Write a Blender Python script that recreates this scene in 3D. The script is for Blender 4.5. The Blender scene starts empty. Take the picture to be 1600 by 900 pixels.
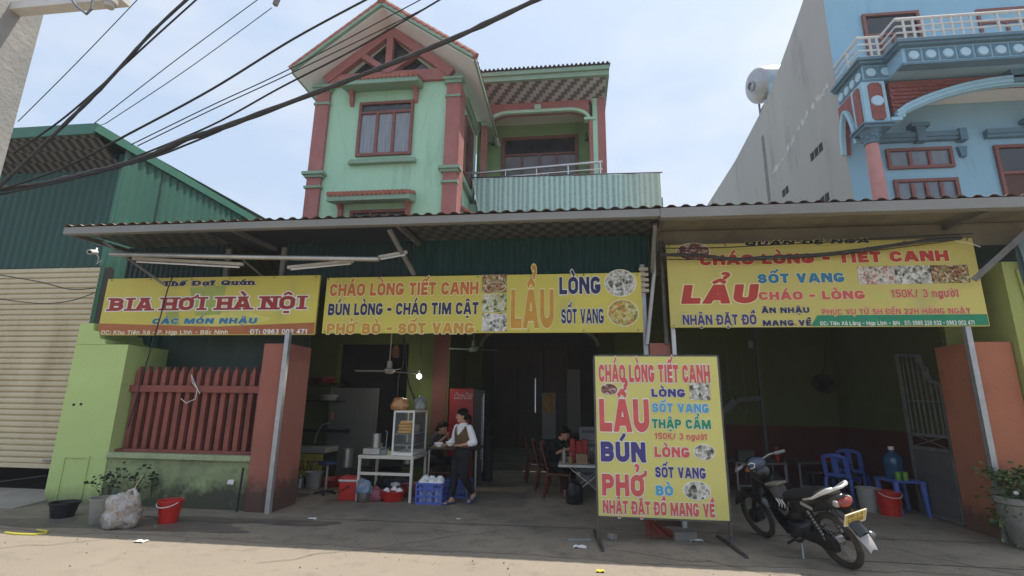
import bpy, bmesh, math, random, unicodedata
import numpy as np
from mathutils import Vector, Matrix, Euler, noise
R = math.radians
random.seed(7)
SC = bpy.context.scene
COL = SC.collection

# ---------------------------------------------------------------- camera, sky, sun, exposure
CF, CP, CR, CY, CH = 780.0, math.atan(182 / 780.0), R(0.8), R(7.0), 1.6
_f = Vector((-math.sin(CY) * math.cos(CP), math.cos(CY) * math.cos(CP), math.sin(CP)))
_r0 = Vector((math.cos(CY), math.sin(CY), 0)); _u0 = _r0.cross(_f)
_r = _r0 * math.cos(CR) + _u0 * math.sin(CR); _u = _u0 * math.cos(CR) - _r0 * math.sin(CR)
cam = bpy.data.cameras.new('camera'); camo = bpy.data.objects.new('camera', cam); COL.objects.link(camo)
cam.sensor_width = 36; cam.lens = 36 * CF / 1600; cam.clip_start = 0.05; cam.clip_end = 2000
camo.matrix_world = Matrix(((_r.x, _u.x, -_f.x, 0), (_r.y, _u.y, -_f.y, 0), (_r.z, _u.z, -_f.z, CH), (0, 0, 0, 1)))
SC.camera = camo

SUN_EL, SUN_AZ = 68.5, 60.0          # azimuth measured from +Y (behind the shops) towards +X
world = bpy.data.worlds.new('World'); SC.world = world; world.use_nodes = True
_nt = world.node_tree; _nt.nodes.clear()
_out = _nt.nodes.new('ShaderNodeOutputWorld'); _bg = _nt.nodes.new('ShaderNodeBackground')
_sky = _nt.nodes.new('ShaderNodeTexSky'); _sky.sky_type = 'NISHITA'; _sky.sun_disc = False
_sky.sun_elevation = R(SUN_EL); _sky.sun_rotation = R(SUN_AZ)
_sky.air_density = 1.0; _sky.dust_density = 6.0; _sky.ozone_density = 1.6; _sky.altitude = 10
# thin high cloud: noise by direction, mixed softly over the sky
_tc = _nt.nodes.new('ShaderNodeTexCoord')
_mp = _nt.nodes.new('ShaderNodeMapping'); _mp.inputs['Scale'].default_value = (1.6, 1.6, 4.0); _mp.inputs['Location'].default_value = (0.3, 0.1, 0.45)
_nz = _nt.nodes.new('ShaderNodeTexNoise'); _nz.inputs['Scale'].default_value = 1.7; _nz.inputs['Detail'].default_value = 7; _nz.inputs['Roughness'].default_value = .55
_cr = _nt.nodes.new('ShaderNodeValToRGB'); _cr.color_ramp.elements[0].position = .42; _cr.color_ramp.elements[1].position = .72
_cr.color_ramp.elements[0].color = (0, 0, 0, 1); _cr.color_ramp.elements[1].color = (1, 1, 1, 1)
_mx = _nt.nodes.new('ShaderNodeMixRGB'); _mx.inputs[0].default_value = .82
_hz = _nt.nodes.new('ShaderNodeMixRGB'); _hz.inputs[1].default_value = (2.50, 3.08, 3.95, 1); _hz.inputs[2].default_value = (3.45, 3.72, 4.15, 1)
L = _nt.links.new
L(_tc.outputs['Generated'], _mp.inputs[0]); L(_mp.outputs[0], _nz.inputs['Vector']); L(_nz.outputs['Fac'], _cr.inputs[0])
L(_cr.outputs[0], _hz.inputs[0]); L(_hz.outputs[0], _mx.inputs[2]); L(_sky.outputs[0], _mx.inputs[1]); L(_mx.outputs[0], _bg.inputs['Color'])
_bg.inputs['Strength'].default_value = 0.115
L(_bg.outputs[0], _out.inputs['Surface'])
sl = bpy.data.lights.new('sun', 'SUN'); sl.energy = 2.7; sl.angle = R(0.6); sl.color = (1.0, .94, .84)
so = bpy.data.objects.new('sun', sl); COL.objects.link(so)
_d = Vector((math.sin(R(SUN_AZ)) * math.cos(R(SUN_EL)), math.cos(R(SUN_AZ)) * math.cos(R(SUN_EL)), math.sin(R(SUN_EL))))
so.rotation_euler = _d.to_track_quat('Z', 'Y').to_euler(); so.location = (5, 5, 30)
vs = SC.view_settings; vs.view_transform = 'Standard'; vs.look = 'None'; vs.gamma = 1; vs.exposure = 1.08; vs.use_curve_mapping = False
SC.cycles.max_bounces = 7; SC.cycles.diffuse_bounces = 4; SC.cycles.use_denoising = True
SC.cycles.caustics_reflective = False; SC.cycles.caustics_refractive = False

# ---------------------------------------------------------------- placing helpers
def P(x, y, Y):
    d = _f * CF + _r * (x - 800) - _u * (y - 450); return Vector((0, 0, CH)) + d * (Y / d.y)
def G(x, y, Z=0.0):
    d = _f * CF + _r * (x - 800) - _u * (y - 450); return Vector((0, 0, CH)) + d * ((Z - CH) / d.z)

# ---------------------------------------------------------------- materials
MATS = {}
def mat(name, col, rough=.7, var=.12, scale=3.0, bump=.0, bscale=40, metal=0, col2=None, thr=(.35, .7), stain=None, stain_amt=.0,
        stain_scale=1.2, stretch=(1, 1, 1), alpha=1, trans=0, emit=None, spec=.4, coat=0, damp=None):
    """plain surface: base colour varied by two octaves of noise, optional second colour / stains, bump"""
    if name in MATS: return MATS[name]
    m = bpy.data.materials.new(name); MATS[name] = m; m.use_nodes = True
    nt = m.node_tree; b = nt.nodes['Principled BSDF']; l = nt.links.new
    b.inputs['Roughness'].default_value = rough; b.inputs['Metallic'].default_value = metal
    b.inputs['Specular IOR Level'].default_value = spec
    if coat: b.inputs['Coat Weight'].default_value = coat; b.inputs['Coat Roughness'].default_value = .1
    if alpha < 1: b.inputs['Alpha'].default_value = alpha
    if trans: b.inputs['Transmission Weight'].default_value = trans
    if emit: b.inputs['Emission Color'].default_value = (*emit[:3], 1); b.inputs['Emission Strength'].default_value = emit[3]
    tc = nt.nodes.new('ShaderNodeTexCoord'); mp = nt.nodes.new('ShaderNodeMapping'); mp.inputs['Scale'].default_value = stretch
    l(tc.outputs['Object'], mp.inputs[0]); V = mp.outputs[0]
    def nz(s, det=6, ro=.6):
        n = nt.nodes.new('ShaderNodeTexNoise'); n.inputs['Scale'].default_value = s; n.inputs['Detail'].default_value = det
        n.inputs['Roughness'].default_value = ro; l(V, n.inputs['Vector']); return n.outputs['Fac']
    def ramp(f, p0, p1, c0, c1):
        r = nt.nodes.new('ShaderNodeValToRGB'); e = r.color_ramp.elements; e[0].position = p0; e[1].position = p1
        e[0].color = (*c0, 1); e[1].color = (*c1, 1); l(f, r.inputs[0]); return r.outputs[0]
    def mix(f, a, c):
        x = nt.nodes.new('ShaderNodeMixRGB'); l(f, x.inputs[0])
        for k, q in ((1, a), (2, c)):
            if isinstance(q, tuple): x.inputs[k].default_value = (*q, 1)
            else: l(q, x.inputs[k])
        return x.outputs[0]
    lo = tuple(c * (1 - var) for c in col); hi = tuple(min(.95, c * (1 + var)) for c in col)
    if var > 0 or stain or col2 or damp:
        c = ramp(nz(scale), .3, .7, lo, hi)
        if col2: c = mix(ramp(nz(scale * .6, 8, .7), thr[0], thr[1], (0, 0, 0), (1, 1, 1)), c, col2)
        if stain: c = mix(ramp(nz(stain_scale, 9, .72), .62 - stain_amt * .3, .80 - stain_amt * .2, (0, 0, 0), (.85, .85, .85)), c, stain)
        if damp:        # (colour, height in the object's own z, raggedness): dirt splashed and risen from the ground
            sp_ = nt.nodes.new('ShaderNodeSeparateXYZ'); l(tc.outputs['Object'], sp_.inputs[0])
            ma = nt.nodes.new('ShaderNodeMath'); ma.operation = 'MULTIPLY_ADD'; l(nz(2.2, 8, .7), ma.inputs[0]); ma.inputs[1].default_value = -damp[2]; l(sp_.outputs[2], ma.inputs[2])
            m2 = nt.nodes.new('ShaderNodeMath'); m2.operation = 'MULTIPLY_ADD'; l(ma.outputs[0], m2.inputs[0]); m2.inputs[1].default_value = .5; m2.inputs[2].default_value = .5; ma = m2
            c = mix(ramp(ma.outputs[0], (damp[1] - damp[2] * .5 + .9) / 2, (damp[1] - damp[2] * .5 + 1.16) / 2, (.92, .92, .92), (0, 0, 0)), c, damp[0])
        l(c, b.inputs['Base Color'])
    else: b.inputs['Base Color'].default_value = (*col, 1)
    if bump:
        bn = nt.nodes.new('ShaderNodeBump'); bn.inputs['Strength'].default_value = bump; bn.inputs['Distance'].default_value = .02
        l(nz(bscale, 5), bn.inputs['Height']); l(bn.outputs[0], b.inputs['Normal'])
    return m

def pattern_mat(name, kind, c1, c2, u=1.0, v=1.0, axes='xz', rough=.6, noise_amt=.2):
    """surface patterns that belong to the thing: checks, stair-step checks, stripes, food photographs"""
    if name in MATS: return MATS[name]
    m = bpy.data.materials.new(name); MATS[name] = m; m.use_nodes = True
    nt = m.node_tree; b = nt.nodes['Principled BSDF']; l = nt.links.new; b.inputs['Roughness'].default_value = rough
    tc = nt.nodes.new('ShaderNodeTexCoord'); sp = nt.nodes.new('ShaderNodeSeparateXYZ'); l(tc.outputs['Object'], sp.inputs[0])
    ax = {'x': 0, 'y': 1, 'z': 2}
    def math_(op, a, c=None):
        n = nt.nodes.new('ShaderNodeMath'); n.operation = op
        for k, q in enumerate((a, c)):
            if q is None: continue
            if isinstance(q, (int, float)): n.inputs[k].default_value = q
            else: l(q, n.inputs[k])
        return n.outputs[0]
    U = math_('MULTIPLY', sp.outputs[ax[axes[0]]], u); W = math_('MULTIPLY', sp.outputs[ax[axes[1]]], v)
    row = math_('FLOOR', W)
    if kind == 'stair':
        s = math_('ADD', U, math_('MULTIPLY', row, .5)); k = math_('PINGPONG', math_('FLOOR', s), 1)
    elif kind == 'check':
        k = math_('PINGPONG', math_('ADD', math_('FLOOR', U), row), 1)
    elif kind == 'stripe':
        k = math_('PINGPONG', math_('FLOOR', U), 1)
    mx = nt.nodes.new('ShaderNodeMixRGB'); l(k, mx.inputs[0]); mx.inputs[1].default_value = (*c1, 1); mx.inputs[2].default_value = (*c2, 1)
    nzn = nt.nodes.new('ShaderNodeTexNoise'); nzn.inputs['Scale'].default_value = 5; nzn.inputs['Detail'].default_value = 6; l(tc.outputs['Object'], nzn.inputs['Vector'])
    hs = nt.nodes.new('ShaderNodeMixRGB'); hs.blend_type = 'MULTIPLY'; hs.inputs[0].default_value = noise_amt * 2
    l(mx.outputs[0], hs.inputs[1]); l(nzn.outputs['Fac'], hs.inputs[2]); l(hs.outputs[0], b.inputs['Base Color'])
    return m

def food_mat(name, cols, scale=14, seed=0.0):
    """a printed photograph of a dish: cells of chopped food in several colours"""
    if name in MATS: return MATS[name]
    m = bpy.data.materials.new(name); MATS[name] = m; m.use_nodes = True
    nt = m.node_tree; b = nt.nodes['Principled BSDF']; l = nt.links.new; b.inputs['Roughness'].default_value = .5
    tc = nt.nodes.new('ShaderNodeTexCoord'); mp = nt.nodes.new('ShaderNodeMapping'); mp.inputs['Location'].default_value = (seed, seed * 2.3, seed * .7)
    l(tc.outputs['Object'], mp.inputs[0])
    n = nt.nodes.new('ShaderNodeTexNoise'); n.inputs['Scale'].default_value = scale; n.inputs['Detail'].default_value = 3; l(mp.outputs[0], n.inputs['Vector'])
    wv = nt.nodes.new('ShaderNodeMixRGB'); wv.blend_type = 'LINEAR_LIGHT'; wv.inputs[0].default_value = .03; l(mp.outputs[0], wv.inputs[1]); l(n.outputs['Color'], wv.inputs[2])
    v = nt.nodes.new('ShaderNodeTexVoronoi'); v.inputs['Scale'].default_value = scale * 1.6; l(wv.outputs[0], v.inputs['Vector'])
    sx_ = nt.nodes.new('ShaderNodeSeparateColor'); l(v.outputs['Color'], sx_.inputs[0])
    vv = nt.nodes.new('ShaderNodeMixRGB'); vv.inputs[0].default_value = .30; l(sx_.outputs[0], vv.inputs[1]); l(v.outputs['Distance'], vv.inputs[2])
    r = nt.nodes.new('ShaderNodeValToRGB'); r.color_ramp.interpolation = 'LINEAR'
    e = r.color_ramp.elements; k = len(cols)
    pos = [.08 + .75 * i / (k - 1) for i in range(k)]
    e[0].position = pos[0]; e[0].color = (*cols[0], 1); e[1].position = pos[-1]; e[1].color = (*cols[-1], 1)
    for i in range(1, k - 1):
        q = e.new(pos[i]); q.color = (*cols[i], 1)
    l(vv.outputs[0], r.inputs[0]); l(r.outputs[0], b.inputs['Base Color'])
    return m

# ---------------------------------------------------------------- mesh building
class MB:
    def __init__(s): s.bm = bmesh.new()
    def box(s, c, d, rot=None, bev=0.0):
        M = Matrix.Translation(Vector(c)) @ ((rot.to_matrix().to_4x4() if isinstance(rot, Euler) else (rot or Matrix.Identity(4)))) @ Matrix.Diagonal((*d, 1))
        g = bmesh.ops.create_cube(s.bm, size=1, matrix=M)
        if bev: bmesh.ops.bevel(s.bm, geom=list({e for v in g['verts'] for e in v.link_edges}), offset=bev, segments=2, affect='EDGES', profile=.5)
        return s
    def bb(s, x0, x1, y0, y1, z0, z1, bev=0.0):
        return s.box(((x0 + x1) / 2, (y0 + y1) / 2, (z0 + z1) / 2), (abs(x1 - x0), abs(y1 - y0), abs(z1 - z0)), None, bev)
    def bar(s, a, b, w, h=None, up=(0, 0, 1)):
        a, b = Vector(a), Vector(b); h = h or w; d = b - a; n = d.normalized(); u = Vector(up)
        if abs(n.dot(u)) > .98: u = Vector((0, 1, 0))
        x = n.cross(u).normalized(); y = x.cross(n)
        M = Matrix(((x.x, n.x, y.x, (a.x + b.x) / 2), (x.y, n.y, y.y, (a.y + b.y) / 2), (x.z, n.z, y.z, (a.z + b.z) / 2), (0, 0, 0, 1)))
        bmesh.ops.create_cube(s.bm, size=1, matrix=M @ Matrix.Diagonal((w, d.length, h, 1))); return s
    def tube(s, pts, r, n=8, cap=True, ry=None):
        pts = [Vector(p) for p in pts]; k = len(pts)
        rr = r if isinstance(r, (list, tuple)) else [r] * k
        rings = []; px = None
        for i, p in enumerate(pts):
            t = (pts[min(i + 1, k - 1)] - pts[max(i - 1, 0)]).normalized()
            if px is None:
                u = Vector((0, 0, 1)) if abs(t.z) < .95 else Vector((1, 0, 0)); px = t.cross(u).normalized()
            px = (px - t * px.dot(t)).normalized(); py = t.cross(px)
            e = (ry[i] if ry else rr[i])
            rings.append([s.bm.verts.new(p + px * math.cos(2 * math.pi * j / n) * rr[i] + py * math.sin(2 * math.pi * j / n) * e) for j in range(n)])
        for a, b in zip(rings, rings[1:]):
            for j in range(n): s.bm.faces.new((a[j], a[(j + 1) % n], b[(j + 1) % n], b[j]))
        if cap: s.bm.faces.new(rings[0][::-1]); s.bm.faces.new(rings[-1])
        return s
    def lathe(s, prof, n=20, c=(0, 0, 0), M=None):
        M = M or Matrix.Translation(Vector(c)); rings = []
        for r, z in prof:
            if r < 1e-5: rings.append([s.bm.verts.new(M @ Vector((0, 0, z)))])
            else: rings.append([s.bm.verts.new(M @ Vector((r * math.cos(2 * math.pi * j / n), r * math.sin(2 * math.pi * j / n), z))) for j in range(n)])
        for a, b in zip(rings, rings[1:]):
            for j in range(n):
                k = (j + 1) % n
                if len(a) == 1 and len(b) > 1: s.bm.faces.new((a[0], b[k], b[j]))
                elif len(b) == 1 and len(a) > 1: s.bm.faces.new((a[j], a[k], b[0]))
                elif len(a) > 1: s.bm.faces.new((a[j], a[k], b[k], b[j]))
        return s
    def prism(s, poly, o, ux, uy, depth):
        """poly in (u,v) on plane o + u*ux + v*uy, extruded along ux x uy by depth"""
        o, ux, uy = Vector(o), Vector(ux), Vector(uy); n = ux.cross(uy).normalized() * depth
        a = [s.bm.verts.new(o + ux * u + uy * v) for u, v in poly]; b = [s.bm.verts.new(v.co + n) for v in a]; k = len(a)
        s.bm.faces.new(a[::-1]); s.bm.faces.new(b)
        for i in range(k): s.bm.faces.new((a[i], a[(i + 1) % k], b[(i + 1) % k], b[i]))
        return s
    def ball(s, c, r, seg=14, rot=None):
        r = (r, r, r) if not isinstance(r, (tuple, list)) else r
        M = Matrix.Translation(Vector(c)) @ (rot.to_matrix().to_4x4() if rot else Matrix.Identity(4)) @ Matrix.Diagonal((*r, 1))
        bmesh.ops.create_uvsphere(s.bm, u_segments=seg, v_segments=max(6, seg * 2 // 3), radius=1, matrix=M); return s
    def quad(s, *p): s.bm.faces.new([s.bm.verts.new(Vector(q)) for q in p]); return s
    def sheet(s, f, nu, nv):
        g = [[s.bm.verts.new(Vector(f(i / nu, j / nv))) for i in range(nu + 1)] for j in range(nv + 1)]
        for j in range(nv):
            for i in range(nu): s.bm.faces.new((g[j][i], g[j][i + 1], g[j + 1][i + 1], g[j + 1][i]))
        return s
    def corr(s, o, U, V, w, h, pitch, amp, thick=0):
        """corrugated sheet: ridges run along V, wave along U"""
        o, U, V = Vector(o), Vector(U), Vector(V); N = U.cross(V).normalized(); n = int(w / pitch * 8)
        prof = [0, .5, 1, 1, 1, .5, 0, 0]
        g = [[s.bm.verts.new(o + U * (w * i / n) + V * (h * j) + N * amp * (prof[i % 8] - .5)) for i in range(n + 1)] for j in (0, 1)]
        for i in range(n): s.bm.faces.new((g[0][i], g[0][i + 1], g[1][i + 1], g[1][i]))
        return s
    def jitter(s, a, sc=8.0):
        for v in s.bm.verts: v.co += Vector(noise.noise_vector(v.co * sc)) * a
        return s
    def xform(s, M): s.bm.transform(M); return s

WM = {}
def link(name, data, parent=None):
    o = bpy.data.objects.new(name, data); COL.objects.link(o)
    if parent is not None: o.parent = parent; WM[o] = WM[parent].copy()
    else: WM[o] = Matrix.Identity(4)
    return o
def tag(o, label=None, cat=None, group=None, kind=None):
    if label: o['label'] = label
    if cat: o['category'] = cat
    if group: o['group'] = group
    if kind: o['kind'] = kind
    return o
def thing(name, label, cat, loc=(0, 0, 0), rot=(0, 0, 0), group=None):
    o = link(name, None); o.empty_display_size = .1; o.location = loc; o.rotation_euler = rot
    WM[o] = Matrix.Translation(Vector(loc)) @ Euler(rot).to_matrix().to_4x4()
    return tag(o, label, cat, group)
def obj(name, mb, material, parent=None, local=False, smooth=False, voxel=0, sub=0):
    """link a builder as ONE mesh. World coordinates unless local (then the parent's own frame)."""
    bm = mb.bm
    bmesh.ops.recalc_face_normals(bm, faces=bm.faces) if not getattr(mb, 'flat', False) else None
    if parent is not None and not local: bm.transform(WM[parent].inverted())
    me = bpy.data.meshes.new(name); bm.to_mesh(me); bm.free()
    if voxel or sub:
        t = bpy.data.objects.new('tmp', me); COL.objects.link(t)
        if voxel:
            md = t.modifiers.new('r', 'REMESH'); md.mode = 'VOXEL'; md.voxel_size = voxel
            ms = t.modifiers.new('s', 'SMOOTH'); ms.iterations = 4; ms.factor = .5
        if sub: ms = t.modifiers.new('ss', 'SUBSURF'); ms.levels = sub; ms.render_levels = sub
        dg = bpy.context.evaluated_depsgraph_get(); dg.update()
        me2 = bpy.data.meshes.new_from_object(t.evaluated_get(dg)); bpy.data.objects.remove(t); bpy.data.meshes.remove(me); me = me2; me.name = name
    ms_ = material if isinstance(material, (list, tuple)) else [material]
    if len(me.materials): me.materials.clear()
    for q in ms_: me.materials.append(q)
    if smooth or voxel:
        me.polygons.foreach_set('use_smooth', [True] * len(me.polygons))
        if smooth == 'auto': me.set_sharp_from_angle(angle=R(40))
    return link(name, me, parent)
def dup(root, loc=None, rot=None, label=None, name=None):
    r = root.copy(); COL.objects.link(r)
    if loc is not None: r.location = loc
    if rot is not None: r.rotation_euler = rot
    WM[r] = Matrix.Translation(r.location) @ r.rotation_euler.to_matrix().to_4x4()
    if label: r['label'] = label
    for ch in [c for c in root.children]:
        c = ch.copy(); COL.objects.link(c); c.parent = r; WM[c] = WM[r]
        for g in [q for q in ch.children]:
            d = g.copy(); COL.objects.link(d); d.parent = c; WM[d] = WM[r]
    return r

# ---------------------------------------------------------------- sign lettering (stroke glyphs -> distance field -> outline mesh)
def arc(cx, cy, rx, ry, a0, a1, n=10):
    return [(cx + rx * math.cos(R(a0 + (a1 - a0) * i / n)), cy + ry * math.sin(R(a0 + (a1 - a0) * i / n))) for i in range(n + 1)]
def rr_(w0, w1, y0, y1, k=.42):    # rounded upright loop
    h = (y1 - y0); ry = min(h / 2, k)
    return arc(.5, y1 - ry, .5, ry, 0, 180, 10) + arc(.5, y0 + ry, .5, ry, 180, 360, 10)
def loop(y0=0., y1=1., k=.3):
    p = rr_(0, 1, y0, y1, k); return p + [p[0]]
GL = {}
def g(ch, w, *st): GL[ch] = (w, st)
g('A', .92, [(-.02, -.1), (.5, 1.12)], [(.5, 1.12), (1.02, -.1)], [(.2, .25), (.8, .25)])
g('B', .8, [(0, 0), (0, 1)], [(0, 1), (.55, 1)] + arc(.55, .76, .4, .24, 90, -90, 8) + [(0, .53)], [(0, .53), (.6, .53)] + arc(.6, .265, .4, .265, 90, -90, 8) + [(0, 0)])
g('C', .8, arc(.5, .7, .5, .3, 14, 180, 10) + arc(.5, .3, .5, .3, 180, 346, 10))
g('D', .82, [(0, 0), (0, 1)], [(0, 1), (.5, 1)] + arc(.5, .7, .5, .3, 90, 0, 6) + arc(.5, .3, .5, .3, 0, -90, 6) + [(0, 0)])
g('E', .68, [(0, 0), (0, 1)], [(0, 1), (1, 1)], [(0, .5), (.88, .5)], [(0, 0), (1, 0)])
g('F', .66, [(0, 0), (0, 1)], [(0, 1), (1, 1)], [(0, .5), (.88, .5)])
g('G', .84, arc(.5, .7, .5, .3, 24, 180, 10) + arc(.5, .3, .5, .3, 180, 360, 10) + [(1, .40)], [(.62, .40), (1, .40)])
g('H', .84, [(0, 0), (0, 1)], [(1, 0), (1, 1)], [(0, .5), (1, .5)])
g('I', .26, [(.5, 0), (.5, 1)])
g('K', .84, [(0, 0), (0, 1)], [(1, 1.06), (.02, .38)], [(.35, .6), (1.02, -.08)])
g('L', .66, [(0, 0), (0, 1)], [(0, 0), (1, 0)])
g('M', 1.08, [(0, 0), (0, 1)], [(1, 0), (1, 1)], [(.02, 1.06), (.5, 0)], [(.98, 1.06), (.5, 0)])
g('N', .86, [(0, 0), (0, 1)], [(1, 0), (1, 1)], [(0, 1.05), (1, -.05)])
g('O', .84, loop())
g('P', .78, [(0, 0), (0, 1)], [(0, 1), (.55, 1)] + arc(.55, .72, .45, .28, 90, -90, 10) + [(0, .44)])
g('Q', .84, loop(), [(.58, .3), (1.02, -.1)])
g('R', .82, [(0, 0), (0, 1)], [(0, 1), (.55, 1)] + arc(.55, .73, .43, .27, 90, -90, 10) + [(0, .46)], [(.5, .46), (1, -.06)])
g('S', .78, arc(.5, .74, .48, .26, 0, 180, 8) + arc(.5, .74, .48, .24, 180, 270, 5) + arc(.5, .26, .5, .24, 90, 0, 5) + arc(.5, .26, .5, .26, 0, -180, 8))
g('T', .72, [(.5, 0), (.5, 1)], [(0, 1), (1, 1)])
g('U', .82, [(0, 1), (0, .3)] + arc(.5, .3, .5, .3, 180, 360, 12) + [(1, 1)])
g('V', .86, [(-.02, 1.1), (.5, -.1)], [(.5, -.1), (1.02, 1.1)])
g('X', .84, [(-.02, 1.06), (1.02, -.06)], [(1.02, 1.06), (-.02, -.06)])
g('Y', .82, [(-.02, 1.08), (.5, .42)], [(1.02, 1.08), (.5, .42)], [(.5, .45), (.5, 0)])
g('Z', .74, [(0, 1), (1, 1)], [(.97, 1), (.03, 0)], [(0, 0), (1, 0)])
X = .72
g('a', .66, loop(0, X, .25)[0:0] + arc(.5, .36, .5, .36, 0, 360, 18), [(1, 0), (1, X)])
g('c', .62, arc(.5, .36, .5, .36, 45, 315, 14))
g('e', .66, [(.0, .36), (1, .36)] + arc(.5, .36, .5, .36, 0, 310, 16))
g('g', .66, arc(.5, .36, .5, .36, 0, 360, 18), [(1, X), (1, -.05)] + arc(.5, -.05, .5, .2, 0, -150, 8))
g('h', .64, [(0, 0), (0, 1)], arc(.5, .42, .5, .3, 180, 0, 10) + [(1, 0)])
g('i', .24, [(.5, 0), (.5, X)], [(.5, .86), (.5, 1.0)])
g('n', .64, [(0, 0), (0, X)], arc(.5, .42, .5, .3, 180, 0, 10) + [(1, 0)])
g('o', .66, arc(.5, .36, .5, .36, 0, 360, 20))
g('p', .66, [(0, -.27), (0, X)], arc(.5, .36, .5, .36, 0, 360, 18))
g('t', .44, [(.4, 1), (.4, 0)], [(0, X), (1, X)])
g('u', .64, [(0, X), (0, .3)] + arc(.5, .3, .5, .3, 180, 360, 10), [(1, 0), (1, X)])
g('l', .24, [(.5, 0), (.5, 1)])
g('0', .72, loop()); g('1', .5, [(.7, 0), (.7, 1)], [(.7, 1), (.1, .78)])
g('2', .72, arc(.5, .7, .48, .3, 170, -20, 10) + [(.02, 0)], [(0, 0), (1, 0)])
g('3', .72, arc(.48, .745, .45, .255, 160, -90, 10), arc(.48, .26, .5, .26, 90, -160, 10))
g('4', .76, [(.74, 0), (.74, 1)], [(.74, 1), (0, .28)], [(0, .28), (1.02, .28)])
g('5', .72, [(.95, 1), (.1, 1)], [(.1, 1), (.06, .52)], [(.06, .52)] + arc(.48, .31, .5, .31, 130, -160, 12))
g('6', .72, arc(.5, .3, .5, .3, 0, 360, 18), [(0, .3), (0, .55)] + arc(.5, .6, .5, .4, 170, 40, 10))
g('7', .68, [(0, 1), (1, 1)], [(.98, 1), (.3, -.05)])
g('8', .74, arc(.5, .74, .44, .26, 0, 360, 18), arc(.5, .26, .5, .26, 0, 360, 18))
g('9', .72, arc(.5, .7, .5, .3, 0, 360, 18), [(1, .7), (1, .45)] + arc(.5, .4, .5, .4, -10, -140, 10))
g('-', .5, [(0, .45), (1, .45)]); g('/', .5, [(0, -.05), (1, 1.05)]); g(':', .22, [(.5, 0), (.5, .14)], [(.5, .5), (.5, .64)])
g('.', .22, [(.5, 0), (.5, .12)]); g(' ', .42)
SLAB = set('ABDEFHIKLMNPQRTUXYVaehntuipKhnu')
def glyph_strokes(ch, t, sx, style):
    """strokes in cap-height units: list of (polyline, half thickness, clip?), advance"""
    base = [c for c in unicodedata.normalize('NFD', ch)]
    marks = [c for c in base[1:]]; b = base[0]; bar = False
    if b in 'Đđ': bar = True; b = 'D' if b == 'Đ' else 'd'
    w, st = GL[b]; W = w * sx
    if b == 'I' or b in 'il': W = max(W, t * 1.25) if b != 'I' or style != 'slab' else W * 2.0
    ht = t / 2; out = []
    low = b in 'aceghinoptu'
    def m(p): return (ht + p[0] * max(W - t, 0.001), ht + p[1] * (1 - t) if 0 <= p[1] <= 1 else (p[1] if p[1] > 1 else ht + p[1]))
    for s in st: out.append(([m(p) for p in s], ht, b in 'AVKMNXYQRZ/'))
    if style == 'slab' and b in SLAB:
        for s in st:
            for q in (s[0], s[-1]):
                mq = m(q); hor = abs(s[0][1] - s[1][1]) < .05
                if not hor and (q[1] <= .001 or q[1] >= .71) and len(s) <= 14:
                    y = .075 if q[1] <= .001 else (1 - .075 if q[1] >= .99 else mq[1] - .02)
                    x = min(max(mq[0], ht), W - ht); out.append(([(x - ht * 1.75, y), (x + ht * 1.75, y)], .075, False))
    if bar: out.append(([(-.12 * W, .5), (W * .42, .5)], ht * .62, False))
    top = X if low else 1.0; cx = W / 2; mt = min(ht * .62, .085); y0 = top + .10
    stacked = any(c in '\u0302\u0306' for c in marks)
    for c in marks:
        if c == '\u0302': out.append(([(cx - .2, y0), (cx, y0 + .15), (cx + .2, y0)], mt, False))
        elif c == '\u0306': out.append((arc(cx, y0 + .16, .19, .16, 190, 350, 8), mt, False))
        elif c == '\u0301':
            dx, dy = (.22, .1) if stacked else (-.04, .03); out.append(([(cx + dx, y0 + dy), (cx + dx + .16, y0 + dy + .2)], mt * 1.1, False))
        elif c == '\u0300':
            dx, dy = (.28, .1) if stacked else (.06, .03); out.append(([(cx + dx, y0 + dy), (cx + dx - .16, y0 + dy + .2)], mt * 1.1, False))
        elif c == '\u0309':
            dx, dy = (.16, .2) if stacked else (0, .03)
            out.append((arc(cx + dx, y0 + dy + .2, .11, .1, 150, -80, 8) + [(cx + dx + .01, y0 + dy)], mt * .9, False))
        elif c == '\u0303': out.append(([(cx - .2, y0 + .03), (cx - .1, y0 + .12), (cx + .08, y0 + .03), (cx + .2, y0 + .12)], mt, False))
        elif c == '\u0323': out.append(([(cx - .08, -.2), (cx + .08, -.2)], .085, False))
        elif c == '\u031b': out.append(([(W - ht * 1.1, top - .08), (W + .12, top + .02), (W + .13, top + .17)], mt * 1.05, False))
    return out, W + (.1 if '\u031b' in marks else 0), mt

def text_field(body, t, sx, style, shear, res):
    segs = []; x = 0.0; gap = .10
    for ch in body:
        st, W, mt = glyph_strokes(ch, t, sx, style)
        for pl, ht, clip in st:
            for k, (a, b) in enumerate(zip(pl, pl[1:])):
                segs.append((a[0] + x, a[1], b[0] + x, b[1], ht, clip, k > 0, k < len(pl) - 2))
        x += W + gap * (1 if ch != ' ' else .3)
    tot = x - gap
    return segs, tot

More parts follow.
